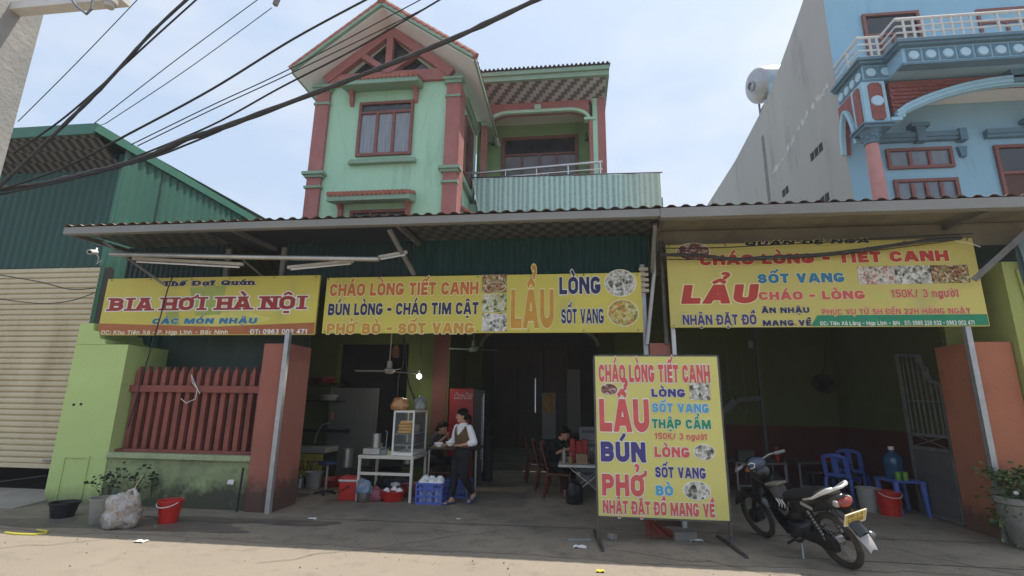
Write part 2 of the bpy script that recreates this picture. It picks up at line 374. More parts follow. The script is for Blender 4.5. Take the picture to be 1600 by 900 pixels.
def text_mesh(body, width, height, t=.22, style='sans', shear=0.0, grow=(0.0,), res=22):
    """returns for each grow value a list of polygons in metres; baseline-left origin, cap height = height"""
    segs, tot = text_field(body, t, 1.0, style, shear, res); fx = (width / height) / tot
    s = 1.0 / res; x0, y0 = -.3, -.42; nx = int((tot + .6) / s) + 2; ny = int(2.15 / s) + 2
    xs = x0 + s * np.arange(nx); ys = y0 + s * np.arange(ny)
    D = np.full((ny, nx), 9.0)
    for ax_, ay, bx, by, ht, clip, jin, jout in segs:
        lo = max(0, int((min(ax_, bx) - .45 - x0) / s)); hi = min(nx, int((max(ax_, bx) + .45 - x0) / s) + 1)
        if hi <= lo: continue
        Xg, Yg = np.meshgrid(xs[lo:hi], ys)
        dx, dy = bx - ax_, by - ay; Ln = math.hypot(dx, dy)
        if Ln < 1e-4: continue
        ux, uy = dx / Ln, dy / Ln
        al = (Xg - ax_) * ux + (Yg - ay) * uy; pe = np.abs((Xg - ax_) * -uy + (Yg - ay) * ux)
        ext = ht if (abs(ux) < .06 or abs(uy) < .06 or not (jin or jout)) else ht * .3
        e0 = 0 if jin else ext; e1 = 0 if jout else ext
        qx = np.maximum(-al - e0, al - Ln - e1); qy = pe - ht
        d = np.hypot(np.maximum(qx, 0), np.maximum(qy, 0)) + np.minimum(np.maximum(qx, qy), 0)
        if jin: d = np.minimum(d, np.hypot(Xg - ax_, Yg - ay) - ht)
        if jout: d = np.minimum(d, np.hypot(Xg - bx, Yg - by) - ht)
        if clip: d = np.maximum(d, np.maximum(-Yg, Yg - 1))
        D[:, lo:hi] = np.minimum(D[:, lo:hi], d)
    out = []
    for gv in grow:
        F = gv - D; polys = []; ins = F > 0
        full = ins[:-1, :-1] & ins[1:, :-1] & ins[:-1, 1:] & ins[1:, 1:]
        anyc = (ins[:-1, :-1] | ins[1:, :-1] | ins[:-1, 1:] | ins[1:, 1:]) & ~full
        def pt(px, py): return ((px * fx + shear * py) * height, py * height)
        for j in range(ny - 1):
            i = 0; row = full[j]
            idx = np.flatnonzero(row)
            if len(idx):
                br = np.flatnonzero(np.diff(idx) > 1); st_ = np.r_[idx[0], idx[br + 1]]; en = np.r_[idx[br], idx[-1]] + 1
                for a, b in zip(st_, en):
                    polys.append([pt(xs[a], ys[j]), pt(xs[b], ys[j]), pt(xs[b], ys[j + 1]), pt(xs[a], ys[j + 1])])
        for j, i in zip(*np.nonzero(anyc)):
            c = [(xs[i], ys[j], F[j, i]), (xs[i + 1], ys[j], F[j, i + 1]), (xs[i + 1], ys[j + 1], F[j + 1, i + 1]), (xs[i], ys[j + 1], F[j + 1, i])]
            pl = []
            for k in range(4):
                a, b = c[k], c[(k + 1) % 4]
                if a[2] > 0: pl.append(pt(a[0], a[1]))
                if (a[2] > 0) != (b[2] > 0):
                    f = a[2] / (a[2] - b[2]); pl.append(pt(a[0] + (b[0] - a[0]) * f, a[1] + (b[1] - a[1]) * f))
            if len(pl) >= 3: polys.append(pl)
        out.append(polys)
    return out
NL = [0]
def lettering(parent, body, o, ux, uy, width, height, m, outline=None, og=.05, t=.22, style='sans', shear=0.0, res=22, name='lettering', lift=.004):
    """one line of writing lying on a sign: o = baseline-left corner, ux / uy unit directions, lifted off along ux x uy"""
    o, ux, uy = Vector(o), Vector(ux), Vector(uy); n = ux.cross(uy).normalized()
    gs = (0.0, og) if outline else (0.0,)
    res_ = text_mesh(body, width, height, t, style, shear, gs, res)
    bm = bmesh.new(); NL[0] += 1; lift += (NL[0] % 7) * .0003
    for k, polys in enumerate(res_):
        l_ = n * (lift if k == 0 else lift * .5)
        for pl in polys:
            try:
                f = bm.faces.new([bm.verts.new(o + ux * a + uy * b + l_) for a, b in pl]); f.material_index = k
            except ValueError: pass
    bmesh.ops.remove_doubles(bm, verts=bm.verts, dist=1e-5)
    mb = MB.__new__(MB); mb.bm = bm; mb.flat = True
    return obj(name, mb, [m, outline] if outline else m, parent)
# ---------------------------------------------------------------- printed signs over the shop fronts
M_ = mat
YEL = mat('banner yellow', (.62, .54, .10), .5, .08, .9, .6, 5, stain=(.44, .40, .12), stain_amt=.16, stretch=(1, 1, .6))
YEL3 = mat('banner yellow pale', (.62, .54, .15), .5, .08, .8, .6, 5, stain=(.44, .40, .15), stain_amt=.2, stretch=(1, 1, .6))
YELB = mat('board yellow', (.66, .61, .19), .5, .06, .9, .4, 5, stain=(.52, .50, .2), stain_amt=.15)
INK = {k: mat('print ' + k, c, .55, .10, 5) for k, c in dict(
    navy=(.025, .03, .10), red=(.50, .055, .04), dark_red=(.33, .035, .025), orange=(.55, .15, .04), tan=(.58, .29, .045), blue=(.035, .20, .34),
    sky=(.10, .36, .56), green=(.02, .26, .13), violet=(.06, .05, .21), pink=(.62, .11, .10), white=(.80, .80, .76), cream=(.80, .72, .36), pale=(.80, .74, .52), black=(.012, .011, .012), brick=(.42, .14, .05)).items()}
SY = 7.5
FR = mat('sign frame steel', (.22, .21, .19), .5, .2, 12, metal=.6)
def line(parent, Y, body, x0, yb, x1, yt, ink, outline='cream', t=.24, **k):
    """a line of print between two pixels: left end of the baseline, right end of the cap line"""
    a, b = P(x0, yb, Y - .012), P(x1, yt, Y - .012)
    w = b.x - a.x; h = b.z - a.z
    return lettering(parent, body, (a.x, Y - .012, a.z), (1, 0, 0), (0, 0, 1), w, h, INK[ink], INK[outline] if outline else None, t=t, **k)
def photo(parent, Y, x0, y0, x1, y1, m, round_=False, rim=None, name='food_photo', corner=.15):
    a, b = P(x0, y1, Y), P(x1, y0, Y); cx, cz = (a.x + b.x) / 2, (a.z + b.z) / 2; rx, rz = (b.x - a.x) / 2, (b.z - a.z) / 2
    def poly(s):
        if round_: return [(rx * s * math.cos(2 * math.pi * i / 36), rz * s * math.sin(2 * math.pi * i / 36)) for i in range(36)]
        r = min(rx, rz) * corner + .001; pts = []
        for sx_, sz_, a0 in ((1, 1, 0), (-1, 1, 90), (-1, -1, 180), (1, -1, 270)):
            for i in range(5): pts.append((sx_ * (rx * s - r) + r * math.cos(R(a0 + 22.5 * i)), sz_ * (rz * s - r) + r * math.sin(R(a0 + 22.5 * i))))
        return pts
    o = (cx, Y - .0125, cz)
    ph = obj(name, MB().prism(poly(1.0), o, (1, 0, 0), (0, 0, 1), .003), m, parent)
    if rim: obj('plate_rim', MB().prism(poly(1.07), (cx, Y - .0105, cz), (1, 0, 0), (0, 0, 1), .0025), INK[rim], ph)
    return ph
F_stew = food_mat('photo stew', [(.05, .02, .01), (.22, .06, .02), (.45, .25, .10), (.12, .16, .03), (.7, .6, .4)], 16, 1)
F_veg = food_mat('photo greens', [(.03, .07, .02), (.16, .24, .05), (.62, .60, .50), (.40, .30, .10), (.75, .72, .62)], 11, 2)
F_tripe = food_mat('photo tripe', [(.03, .03, .025), (.16, .16, .13), (.42, .41, .36), (.72, .71, .65), (.30, .32, .24), (.78, .77, .72)], 13, 3)
F_soup = food_mat('photo soup', [(.30, .24, .04), (.55, .42, .08), (.70, .62, .30), (.13, .20, .03), (.6, .25, .05)], 13, 4)
F_blood = food_mat('photo blood dish', [(.10, .02, .02), (.20, .04, .035), (.13, .05, .03), (.26, .12, .09), (.6, .5, .45)], 16, 5)
F_plates = food_mat('photo small plates', [(.10, .12, .04), (.55, .5, .42), (.75, .7, .62), (.35, .08, .03), (.7, .7, .65)], 12, 6)
def sag(w, h, o, ux, uz, seed):
    """cloth skin of a banner: slightly slack between its ties"""
    mb = MB()
    def f(u, v):
        d = .006 * noise.noise(Vector((u * 7 + seed, v * 3, seed))) + .003 * math.sin(u * 40 + seed)
        return (o[0] + w * u, o[1], o[2] + h * v + .006 * math.sin(u * 23 + seed) * (1 if v > .5 else -.4))
    return mb.sheet(f, 40, 6)
def banner(name, label, x0, yt0, x1, yb1, Y, m, frame=True):
    a, b = P(x0, yb1, Y), P(x1, yt0, Y)
    t = thing(name, label, 'sign', ((a.x + b.x) / 2, Y, a.z))
    obj('panel', MB().bb(a.x, b.x, Y - .010, Y + .03, a.z, b.z, .004), m, t)
    f = MB()
    for k in range(6):
        x = a.x + (b.x - a.x) * (k + .5) / 6; f.bar((x, Y + .05, a.z + .02), (x, Y + .05, b.z - .02), .03)
    for z in (a.z + .05, (a.z + b.z) / 2, b.z - .05): f.bar((a.x + .02, Y + .085, z), (b.x - .02, Y + .085, z), .03)
    obj('frame', f, FR, t)
    rng = random.Random(int(x0)); n = int((b.x - a.x) / .75)
    for z in (b.z - .03, a.z + .03):
        for k in range(n + 1):
            x = a.x + .05 + (b.x - a.x - .10) * k / n + rng.uniform(-.03, .03)
            e_ = obj('eyelet', MB().lathe([(.006, 0), (.014, 0), (.014, .004), (.006, .004)], 12, M=Matrix.Translation((x, Y - .0105, z)) @ Euler((R(90), 0, 0)).to_matrix().to_4x4()), FR, t)
            if rng.random() < .6 and z > a.z + .1: obj('tie', MB().tube([(x, Y - .016, z), (x + rng.uniform(-.02, .02), Y - .02, z + .035), (x + rng.uniform(-.05, .05), Y + .03, z + .07)], .004, 5), INK['black'], e_)
    return t, a, b
# the beer sign on the left
s1, a, b = banner('shop_sign', 'yellow beer sign with red slab letters and an orange strip, over the picket railing', 152, 430, 501, 524, SY, YEL)
a0, b0 = a.copy(), b.copy()
zs = a.z + .165
obj('strip', MB().prism([(0, 0), (b.x - a.x - .02, 0), (b.x - a.x - .02, .185), ((b.x - a.x) * .55, .125), (0, .19)], (a.x + .01, SY - .0105, a.z + .012), (1, 0, 0), (0, 0, 1), .002), INK['brick'], s1)
GH = mat('faint green print', (.36, .42, .10), .55, .15, 4); GH2 = mat('faint pale print', (.66, .62, .16), .55, .12, 4)
def gl(x, y): p = P(x, y, SY); return (p.x, p.z)
obj('beer_glass_print', MB().prism([gl(297, 450), gl(355, 446), gl(345, 492), gl(306, 493)], (0, SY - .0105, 0), (1, 0, 0), (0, 0, 1), .0012), GH, s1)
obj('bottle_print', MB().prism([gl(261, 482), gl(280, 480), gl(281, 508), gl(260, 509)], (0, SY - .0105, 0), (1, 0, 0), (0, 0, 1), .0012), GH, s1)
obj('barley_print', MB().prism([gl(305, 496), gl(340, 490), gl(388, 487), gl(425, 498), gl(400, 507), gl(330, 509)], (0, SY - .0105, 0), (1, 0, 0), (0, 0, 1), .0011), GH2, s1)
line(s1, SY, 'Thế Đạt Quán', 254, 447.5, 399, 437, 'navy', 'cream', .27, style='slab')
line(s1, SY, 'BIA HƠI HÀ NỘI', 170, 486, 481, 462, 'dark_red', 'white', .25, style='slab', og=.07, res=26)
line(s1, SY, 'CÁC MÓN NHẬU', 237, 506.5, 402, 496.5, 'blue', 'cream', .30, shear=.12)
line(s1, SY, 'ĐC: Khu Tiên Xá - P. Hạp Lĩnh - Bắc Ninh', 158, 523, 357, 515.5, 'pale', None, .20, res=14)
line(s1, SY, 'ĐT: 0963 002 471', 391, 522, 481, 514, 'white', None, .22, res=14)
# the long middle banner
s2, a, b = banner('shop_sign', 'long middle yellow banner with orange and navy dish names and two round food photos', 503, 426, 1001, 521, SY, YEL)
a1, b1 = a.copy(), b.copy()
line(s2, SY, 'CHÁO LÒNG TIẾT CANH', 515, 463, 748, 440, 'orange', 'cream', .25, og=.06)
line(s2, SY, 'BÚN LÒNG - CHÁO TIM CẬT', 512, 493, 748, 472, 'navy', 'cream', .25, og=.06)
line(s2, SY, 'PHỞ BÒ - SỐT VANG', 510, 522, 741, 504, 'tan', 'cream', .27, og=.06)
line(s2, SY, 'LẨU', 798, 513, 865, 452, 'tan', 'cream', .25, og=.03, res=36)
line(s2, SY, 'LÒNG', 874, 460, 938, 432, 'navy', 'white', .25, og=.05)
line(s2, SY, 'SỐT VANG', 877, 506, 943, 482, 'navy', 'white', .22, og=.05)
photo(s2, SY, 753, 429, 792, 458, F_stew, corner=.03); photo(s2, SY, 753, 459.5, 792, 488, F_veg, corner=.03); photo(s2, SY, 753, 489.5, 792, 518, F_tripe, corner=.03)
photo(s2, SY, 759, 441, 790, 457, F_stew, True, 'white').location.y -= .004
photo(s2, SY, 946, 422, 992, 463, F_tripe, True, 'pale'); photo(s2, SY, 951, 469, 996, 509, F_soup, True, 'pale')
# the tall right-hand sign
s3, a, b = banner('shop_sign', 'tall yellow sign with a green address strip and three food photos, above the motorbike bay', 1048, 372, 1518, 512, SY, YEL3)
a2, b2 = a.copy(), b.copy()
obj('strip', MB().prism([(0, 0), (b.x - .012 - P(1267, 512, SY).x, 0), (b.x - .012 - P(1267, 512, SY).x, .155), (.10, .155)], (P(1267, 512, SY).x, SY - .0105, a.z + .012), (1, 0, 0), (0, 0, 1), .002), INK['green'], s3)
line(s3, SY, 'QUÁN ĐỆ NGÀ', 1163, 384, 1357, 373, 'black', 'cream', .27, shear=.35)
line(s3, SY, 'CHÁO LÒNG - TIẾT CANH', 1094, 415, 1480, 391, 'red', 'cream', .29, og=.05)
line(s3, SY, 'LẨU', 1064, 475, 1179, 444, 'red', 'cream', .31, shear=.22, res=30)
line(s3, SY, 'SỐT VANG', 1184, 443, 1318, 426, 'blue', 'cream', .28)
line(s3, SY, 'CHÁO - LÒNG', 1186, 469, 1350, 454, 'pink', 'cream', .28)
line(s3, SY, 'NHẬN ĐẶT ĐỒ', 1067, 508, 1181, 491, 'violet', 'cream', .24)
line(s3, SY, 'ĂN NHẬU', 1190, 489.5, 1264, 480, 'navy', 'cream', .28, res=18)
line(s3, SY, 'MANG VỀ', 1192, 509.5, 1267, 500, 'navy', 'cream', .28, res=18)
line(s3, SY, '150K/ 3 người', 1393, 465.5, 1496, 451, 'pink', 'cream', .20, res=18)
line(s3, SY, 'PHỤC VỤ TỪ 5H ĐẾN 22H HÀNG NGÀY', 1285, 492, 1516, 481, 'pink', 'cream', .22, res=18)
line(s3, SY, 'ĐC: Tiên Xá Làng - Hạp Lĩnh - BN', 1282, 508.5, 1405, 501.5, 'white', None, .19, res=14)
line(s3, SY, 'ĐT: 0985 228 632 - 0963 002 471', 1414, 508, 1522, 500.5, 'white', None, .19, res=14)
photo(s3, SY, 1058, 380, 1107, 407, F_blood, True, 'pale')
photo(s3, SY, 1342, 416, 1395, 445, F_plates); photo(s3, SY, 1400, 415, 1452, 444, F_tripe); photo(s3, SY, 1456, 414, 1510, 443, F_stew)
# the free-standing board
BY = 6.62
sb = thing('sign_board', 'free-standing yellow menu board on thin steel legs, in front of the shop', 'sign', (P(1030, 800, BY).x, BY, 0))
a, b = P(934, 807, BY), P(1121, 556, BY)
obj('panel', MB().bb(a.x, b.x, BY - .010, BY + .012, a.z, b.z, .003), YELB, sb)
e = MB()
for z in (a.z, b.z): e.bar((a.x, BY, z), (b.x, BY, z), .022)
for x in (a.x, b.x): e.bar((x, BY, a.z), (x, BY, b.z), .022)
DS = mat('dark steel tube', (.10, .10, .10), .5, .3, 12, metal=.5, stain=(.14, .07, .04), stain_amt=.3)
obj('edge_frame', e, DS, sb)
for x in (a.x + .0, b.x - .005):
    lg = MB(); lg.bar((x, BY + .026, .03), (x, BY + .026, b.z - .05), .028)
    leg = obj('leg', lg, DS, sb)
    obj('foot', MB().bar((x - .03, BY + .50, .016), (x + .03, BY - .42, .016), .035, .03), DS, leg)
k = (.05)
line(sb, BY, 'CHÁO LÒNG TIẾT CANH', 936, 597, 1108, 570, 'pink', 'white', .26, og=k)
line(sb, BY, 'LẨU', 937, 674, 1013, 624, 'pink', 'white', .27, og=.035, res=34)
line(sb, BY, 'LÒNG', 1018, 620, 1070, 608, 'violet', 'white', .28)
line(sb, BY, 'SỐT VANG', 1019, 644, 1107, 631, 'sky', 'white', .26)
line(sb, BY, 'THẬP CẨM', 1019, 669, 1110, 656, 'green', 'white', .26)
line(sb, BY, '150K/ 3 người', 1023, 686, 1104, 677.5, 'pink', 'cream', .20, res=16)
line(sb, BY, 'BÚN', 939, 721, 1008, 691, 'violet', 'white', .28, og=.04, res=30)
line(sb, BY, 'LÒNG', 1023, 714, 1077, 699, 'pink', 'white', .27)
line(sb, BY, 'PHỞ', 941, 774, 1008, 742, 'pink', 'white', .27, og=.04, res=30)
line(sb, BY, 'SỐT VANG', 1024, 746, 1102, 731, 'violet', 'white', .25)
line(sb, BY, 'BÒ', 1025, 774, 1051, 759, 'sky', 'white', .27)
line(sb, BY, 'NHẬT ĐẶT ĐỒ MANG VỀ', 942, 802, 1116, 787, 'pink', 'white', .25)
photo(sb, BY, 939, 600, 964, 617, F_blood, True, 'white'); photo(sb, BY, 1078, 598, 1108, 625, F_tripe, corner=.02)
photo(sb, BY, 1085, 695, 1115, 718, F_tripe, True, 'white'); photo(sb, BY, 1069, 753, 1108, 780, F_tripe, True, 'white')
# ---------------------------------------------------------------- ground
ROAD = mat('dusty concrete road', (.285, .243, .19), .9, .12, .6, .45, 50, col2=(.25, .215, .17), stain=(.17, .148, .12), stain_amt=.30, stain_scale=3.5)
APRON = mat('worn concrete forecourt', (.29, .248, .19), .8, .14, .8, .4, 45, col2=(.205, .178, .142), stain=(.115, .104, .092), stain_amt=.42, stain_scale=2.6)
tag(obj('road', MB().bb(-50, 50, -28, 60, -.30, 0), ROAD), 'pale dusty concrete road lit by the sun', kind='structure')
ap = MB()
ap.sheet(lambda u, v: (-14 + 24 * u, (5.95 + .14 * noise.noise(Vector((u * 22, 1.3, 0))) + .08 * noise.noise(Vector((u * 110, 4.3, 0)))) * (1 - v) + 7.6 * v, .004), 240, 1)
ap.quad((-14, 7.6, .004), (10, 7.6, .004), (10, 14, .004), (-14, 14, .004))
tag(obj('forecourt', ap, APRON), 'stained grey concrete forecourt under the awning', kind='structure')
JT = mat('concrete joint', (.10, .09, .08), .9, .2, 6)
jt = MB()
for (x0, y0, x1, y1) in ((-4.2, 7.15, 5.3, 7.42), (2.2, 6.35, 8, 6.2), (-14, 9.6, -9, 9.6)):
    n = 40
    pts = [(x0 + (x1 - x0) * i / n, y0 + (y1 - y0) * i / n + .015 * noise.noise(Vector((i * .7, y0, 0)))) for i in range(n + 1)]
    for p, q in zip(pts, pts[1:]): jt.quad((p[0], p[1] - .009, .008), (q[0], q[1] - .009, .008), (q[0], q[1] + .009, .008), (p[0], p[1] + .009, .008))
tag(obj('forecourt_joint', jt, JT), 'cracked joint lines in the forecourt slab', kind='structure')
WET = mat('wet dark patch', (.125, .112, .098), .5, .25, 3)
wp = MB()
for (cx, cy, rx, ry, sd) in ((-5.6, 6.45, 1.5, .28, 1), (-7.0, 6.3, 1.0, .22, 2), (-3.9, 6.9, .8, .16, 3), (-5.0, 6.85, .9, .12, 6)):
    pts = []
    for i in range(60):
        a_ = 2 * math.pi * i / 60; k = 1 + .35 * noise.noise(Vector((math.cos(a_) * 1.7 + sd, math.sin(a_) * 1.7, sd))) + .15 * noise.noise(Vector((math.cos(a_) * 6 + sd, math.sin(a_) * 6, sd)))
        pts.append((cx + rx * k * math.cos(a_), cy + ry * k * math.sin(a_), .0062 + .0008 * sd))
    wp.bm.faces.new([wp.bm.verts.new(q) for q in pts])
tag(obj('wet_patch', wp, WET), 'dark damp patches on the concrete by the low wall', kind='structure')
RAMP = mat('pale ramp concrete', (.30, .275, .24), .9, .15, 2, .4, 30, stain=(.17, .155, .14), stain_amt=.3)
rng = random.Random(77); gv = MB()
for k in range(900):
    x = rng.uniform(-8, 6); y = rng.choice((rng.gauss(5.9, .35), rng.uniform(4.6, 7.6), rng.gauss(7.2, .3))); s_ = rng.choice((.003, .004, .006, .010)) * rng.uniform(.7, 1.3)
    bmesh.ops.create_icosphere(gv.bm, subdivisions=1, radius=1, matrix=Matrix.Translation((x, y, .006 + s_ * .3)) @ Euler((rng.random(), rng.random(), rng.random() * 6)).to_matrix().to_4x4() @ Matrix.Diagonal((s_, s_ * .8, s_ * .5, 1)))
tag(obj('grit', gv, mat('grey grit', (.27, .24, .20), .9, .4, 40)), 'fine grit and small stones scattered over the road edge', kind='stuff')
CRK = MB()
for (x0, y0, x1, y1, sd) in ((-3.2, 5.2, -1.0, 6.9, 1), (.4, 6.3, 3.4, 5.3, 2), (-6.5, 5.0, -5.2, 5.9, 3), (3.6, 7.0, 5.0, 5.4, 5)):
    pts = []; n = 34
    for i in range(n + 1):
        t = i / n; pts.append(Vector((x0 + (x1 - x0) * t + .14 * noise.noise(Vector((t * 6, sd, 0))), y0 + (y1 - y0) * t + .14 * noise.noise(Vector((t * 7, sd, 5))), .0095)))
    for i, (p, q) in enumerate(zip(pts, pts[1:])):
        w_ = .004 + .005 * abs(noise.noise(Vector((i * .6, sd, 2)))); d_ = (q - p).normalized(); m_ = Vector((-d_.y, d_.x, 0)) * w_; CRK.quad(p - m_, q - m_, q + m_, p + m_)
tag(obj('slab_crack', CRK, JT), 'hairline cracks in the road and forecourt concrete', kind='structure')
tag(obj('shutter_ramp', MB().prism([(6.95, 0.0), (6.95, .012), (7.98, .10), (7.98, 0)], (-8.20, 0, 0), (0, 1, 0), (0, 0, 1), -6), RAMP), 'pale concrete ramp up to the roller shutter', kind='structure')

HZM = bpy.data.materials.new('thin air haze'); HZM.use_nodes = True; hn = HZM.node_tree; hn.nodes.clear()
ho_ = hn.nodes.new('ShaderNodeOutputMaterial'); hv_ = hn.nodes.new('ShaderNodeVolumePrincipled'); hn.links.new(hv_.outputs[0], ho_.inputs['Volume'])
hv_.inputs['Color'].default_value = (.93, .95, .98, 1); hv_.inputs['Density'].default_value = .0015; hv_.inputs['Anisotropy'].default_value = .2
tag(obj('haze', MB().bb(-52, 52, -30, 62, -1.35, 16), HZM), 'thin pale haze in the air', kind='stuff')
# ---------------------------------------------------------------- green sheet-metal warehouse (left)
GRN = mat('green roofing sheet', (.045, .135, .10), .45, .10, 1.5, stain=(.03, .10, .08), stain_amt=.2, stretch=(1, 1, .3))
GRND = mat('green trim', (.05, .165, .12), .5, .1, 3)
SOF = pattern_mat('foil check soffit', 'check', (.016, .016, .022), (.13, .13, .12), 11.0, 5.0, 'xy', .35)
wh = thing('warehouse', 'green sheet metal warehouse with a beige roller shutter, at the left edge', 'building', (-12, 8, 0))
WX, WY = -8.69, 8.0
obj('front_wall', MB().corr((-22, WY, 4.0), (1, 0, 0), (0, 0, 1), WX + 22, 2.3, .16, .025), mat('green sheet shade tone', (.022, .075, .062), .55, .12, 1.5, stain=(.02, .05, .045), stain_amt=.25, stretch=(1, 1, .3)), wh)  # darker than the side wall: the front's shade is put into the colour
obj('side_wall', MB().corr((WX, WY, 0), (0, 1, 0), (0, 0, 1), 17, 6.45, .20, .03), GRN, wh)
obj('soffit', MB().sheet(lambda u, v: (-22 + (WX + .02 + 22) * u, 7.32 + .70 * v, 6.36 - .40 * v), 1, 1), SOF, wh)
obj('fascia', MB().bb(-22, WX + .03, 7.28, 7.315, 6.33, 6.54).bb(WX + .032, WX + .065, 7.28, 25, 6.37, 6.54), GRND, wh)
obj('roof', MB().corr((-22, 7.29, 6.53), (1, 0, 0), Vector((0, 1, .03)).normalized(), WX + 22, 17, .2, .03), GRN, wh)
obj('corner_trim', MB().bb(WX - .03, WX + .03, WY - .03, WY - .012, 4.0, 5.97), GRND, wh)
obj('sheet_seam', MB().bb(WX + .03, WX + .045, 8.9, 8.93, 3.8, 6.36).bb(WX + .03, WX + .045, 11.6, 11.63, 3.8, 6.36), mat('dark seam', (.02, .06, .045), .6, .2, 5), wh)
SHUT = mat('beige roller shutter', (.58, .51, .35), .5, .06, 1.5, stain=(.38, .31, .18), stain_amt=.3, stretch=(1, 1, .2), bump=.25, bscale=3)
sh = MB(); z = .50
def slat(v, u): return (0, 0, 0)
prof = []
while z < 3.92:
    prof += [(WY + .03, z), (WY - .002, z + .018), (WY - .006, z + .05), (WY - .002, z + .082), (WY + .03, z + .099)]; z += .1
for a_, b_ in zip(prof, prof[1:]): sh.quad((-22, a_[0], a_[1]), (WX - .02, a_[0], a_[1]), (WX - .02, b_[0], b_[1]), (-22, b_[0], b_[1]))
shu = obj('roller_shutter', sh, SHUT, wh)
obj('bottom_rail', MB().bb(-22, WX - .02, WY - .02, WY + .04, .43, .505), SHUT, shu)
obj('handle', MB().box((WX - .25, WY - .03, .56), (.16, .03, .03), None, .006), mat('shutter handle', (.25, .26, .28), .4, metal=.6), shu)
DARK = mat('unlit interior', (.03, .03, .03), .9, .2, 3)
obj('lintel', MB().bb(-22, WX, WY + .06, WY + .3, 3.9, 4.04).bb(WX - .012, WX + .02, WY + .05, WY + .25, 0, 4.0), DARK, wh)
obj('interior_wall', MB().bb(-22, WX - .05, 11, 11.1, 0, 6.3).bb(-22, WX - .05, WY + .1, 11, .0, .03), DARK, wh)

# ---------------------------------------------------------------- street-side walls of the eatery
LIME = mat('lime green render', (.50, .64, .25), .85, .06, 1.2, .25, 25, col2=(.46, .59, .23), stain=(.22, .25, .13), stain_amt=.12, damp=((.16, .17, .10), .12, .5))
LIMED = mat('grimy green render', (.33, .40, .20), .9, .16, 1.6, .4, 20, col2=(.22, .25, .14), thr=(.42, .62), stain=(.07, .07, .05), stain_amt=.4, stain_scale=1.6, damp=((.065, .064, .048), .27, 1.3))
REDP = mat('red painted render', (.34, .125, .09), .8, .10, 1.5, .3, 22, stain=(.16, .065, .05), stain_amt=.25, damp=((.08, .05, .042), .35, 1.1))
ORNG = mat('orange painted render', (.41, .155, .085), .8, .10, 1.5, .3, 22, stain=(.20, .08, .05), stain_amt=.3, damp=((.12, .07, .05), .30, 1.0))
GALV = mat('galvanised steel', (.42, .43, .43), .45, .14, 9, metal=.55, stain=(.25, .23, .21), stain_amt=.2)
gp = thing('gate_pillar', 'broad lime green pillar between the roller shutter and the picket railing', 'pillar', (-7.8, 7.45, 0))
px0, px1 = -8.28, -7.30
b_ = MB().bb(px0, px1, 7.45, 8.3, 0, 2.48)
b_.prism([(px0, 2.475), (px1 - .42, 2.475), (px1 - .45, 2.56), (px1 - .55, 2.58), (px1 - .60, 2.70), (px1 - .7, 2.72), (px1 - .72, 2.84), (px0, 2.84)], (0, 7.45, 0), (1, 0, 0), (0, 0, 1), -.88)
b_.bb(px0 + .22, px1 - .30, 7.435, 7.45, .68, .72).bb(px0 + .22, px0 + .25, 7.435, 7.45, 0, .68).bb(px1 - .33, px1 - .30, 7.435, 7.45, 0, .68)
obj('shaft', b_, LIME, gp)
bh = MB()
for x, z in ((-8.08, 1.50), (-7.95, 1.51)): bh.lathe([(.02, 0), (.02, .012), (.009, .013), (0, .013)], 10, M=Matrix.Translation((x, 7.4495, z)) @ Euler((R(90), 0, 0)).to_matrix().to_4x4())
obj('bolt_hole', bh, INK['black'], gp)
lw = thing('low_wall', 'grimy green low wall with a flat ledge under the picket railing', 'wall', (-6.2, 7.5, 0))
obj('base', MB().bb(-7.298, -4.86, 7.47, 7.72, 0, .70), LIMED, lw)
obj('ledge', MB().bb(-7.296, -4.862, 7.41, 7.78, .702, .78, .008), mat('dusty ledge render', (.36, .42, .25), .9, .12, 3, .3, 20, stain=(.16, .17, .12), stain_amt=.4), lw)
rl = thing('picket_railing', 'dark red railing of pointed pickets on the low green wall', 'fence', (-6.2, 7.5, .78))
PICK = mat('dark red picket paint', (.27, .085, .065), .75, .18, 4, .3, 30, stain=(.07, .03, .028), stain_amt=.4, stretch=(1, 1, .4))
for i in range(15):
    x = -7.22 + i * .1585
    mb = MB(); mb.prism([(-.040, 0), (.040, 0), (.040, 1.25), (.018, 1.32), (-.040, 1.20)], (x, 7.66, .82), (1, 0, 0), (0, 0, 1), -.085)
    mb.jitter(.003, 3); obj('picket', mb, PICK, rl)
obj('rail', MB().bb(-7.45, -4.87, 7.615, 7.66, 1.72, 1.83, .006), PICK, rl)
obj('rail', MB().bb(-7.45, -4.87, 7.56, 7.74, .782, .825, .006), PICK, rl)
WHT = mat('white plastic', (.72, .72, .70), .45, .06, 6)
tag(obj('plastic_strip', MB().tube([(-6.32, 7.60, 1.62), (-6.20, 7.58, 1.55), (-6.05, 7.585, 1.62), (-6.06, 7.6, 1.78), (-6.16, 7.595, 1.88), (-6.2, 7.6, 2.0), (-6.1, 7.59, 1.85), (-6.0, 7.6, 1.7)], .007, 5), WHT), 'strip of white plastic snagged on the red pickets', 'litter')
bkw = thing('backing_wall', 'dark green metal sheet standing behind the picket railing', 'wall', (-6.2, 8.3, 0))
DKGR = mat('dark green sheet', (.022, .05, .042), .5, .3, 1.6, stain=(.09, .10, .08), stain_amt=.35, stretch=(1, 1, .3))
obj('sheet', MB().bb(-7.46, -4.6, 8.3, 8.33, .0, 3.4), DKGR, bkw)
rp = thing('gate_pillar', 'brick red square pillar right of the picket railing', 'pillar', (-4.64, 7.4, 0))
obj('shaft', MB().bb(-4.86, -4.43, 7.40, 8.08, 0, 2.49, .012), REDP, rp)
tag(obj('steel_post', MB().bb(-4.475, -4.405, 7.315, 7.385, 0, 2.66), GALV), 'galvanised steel post in front of the brick red pillar', 'post')
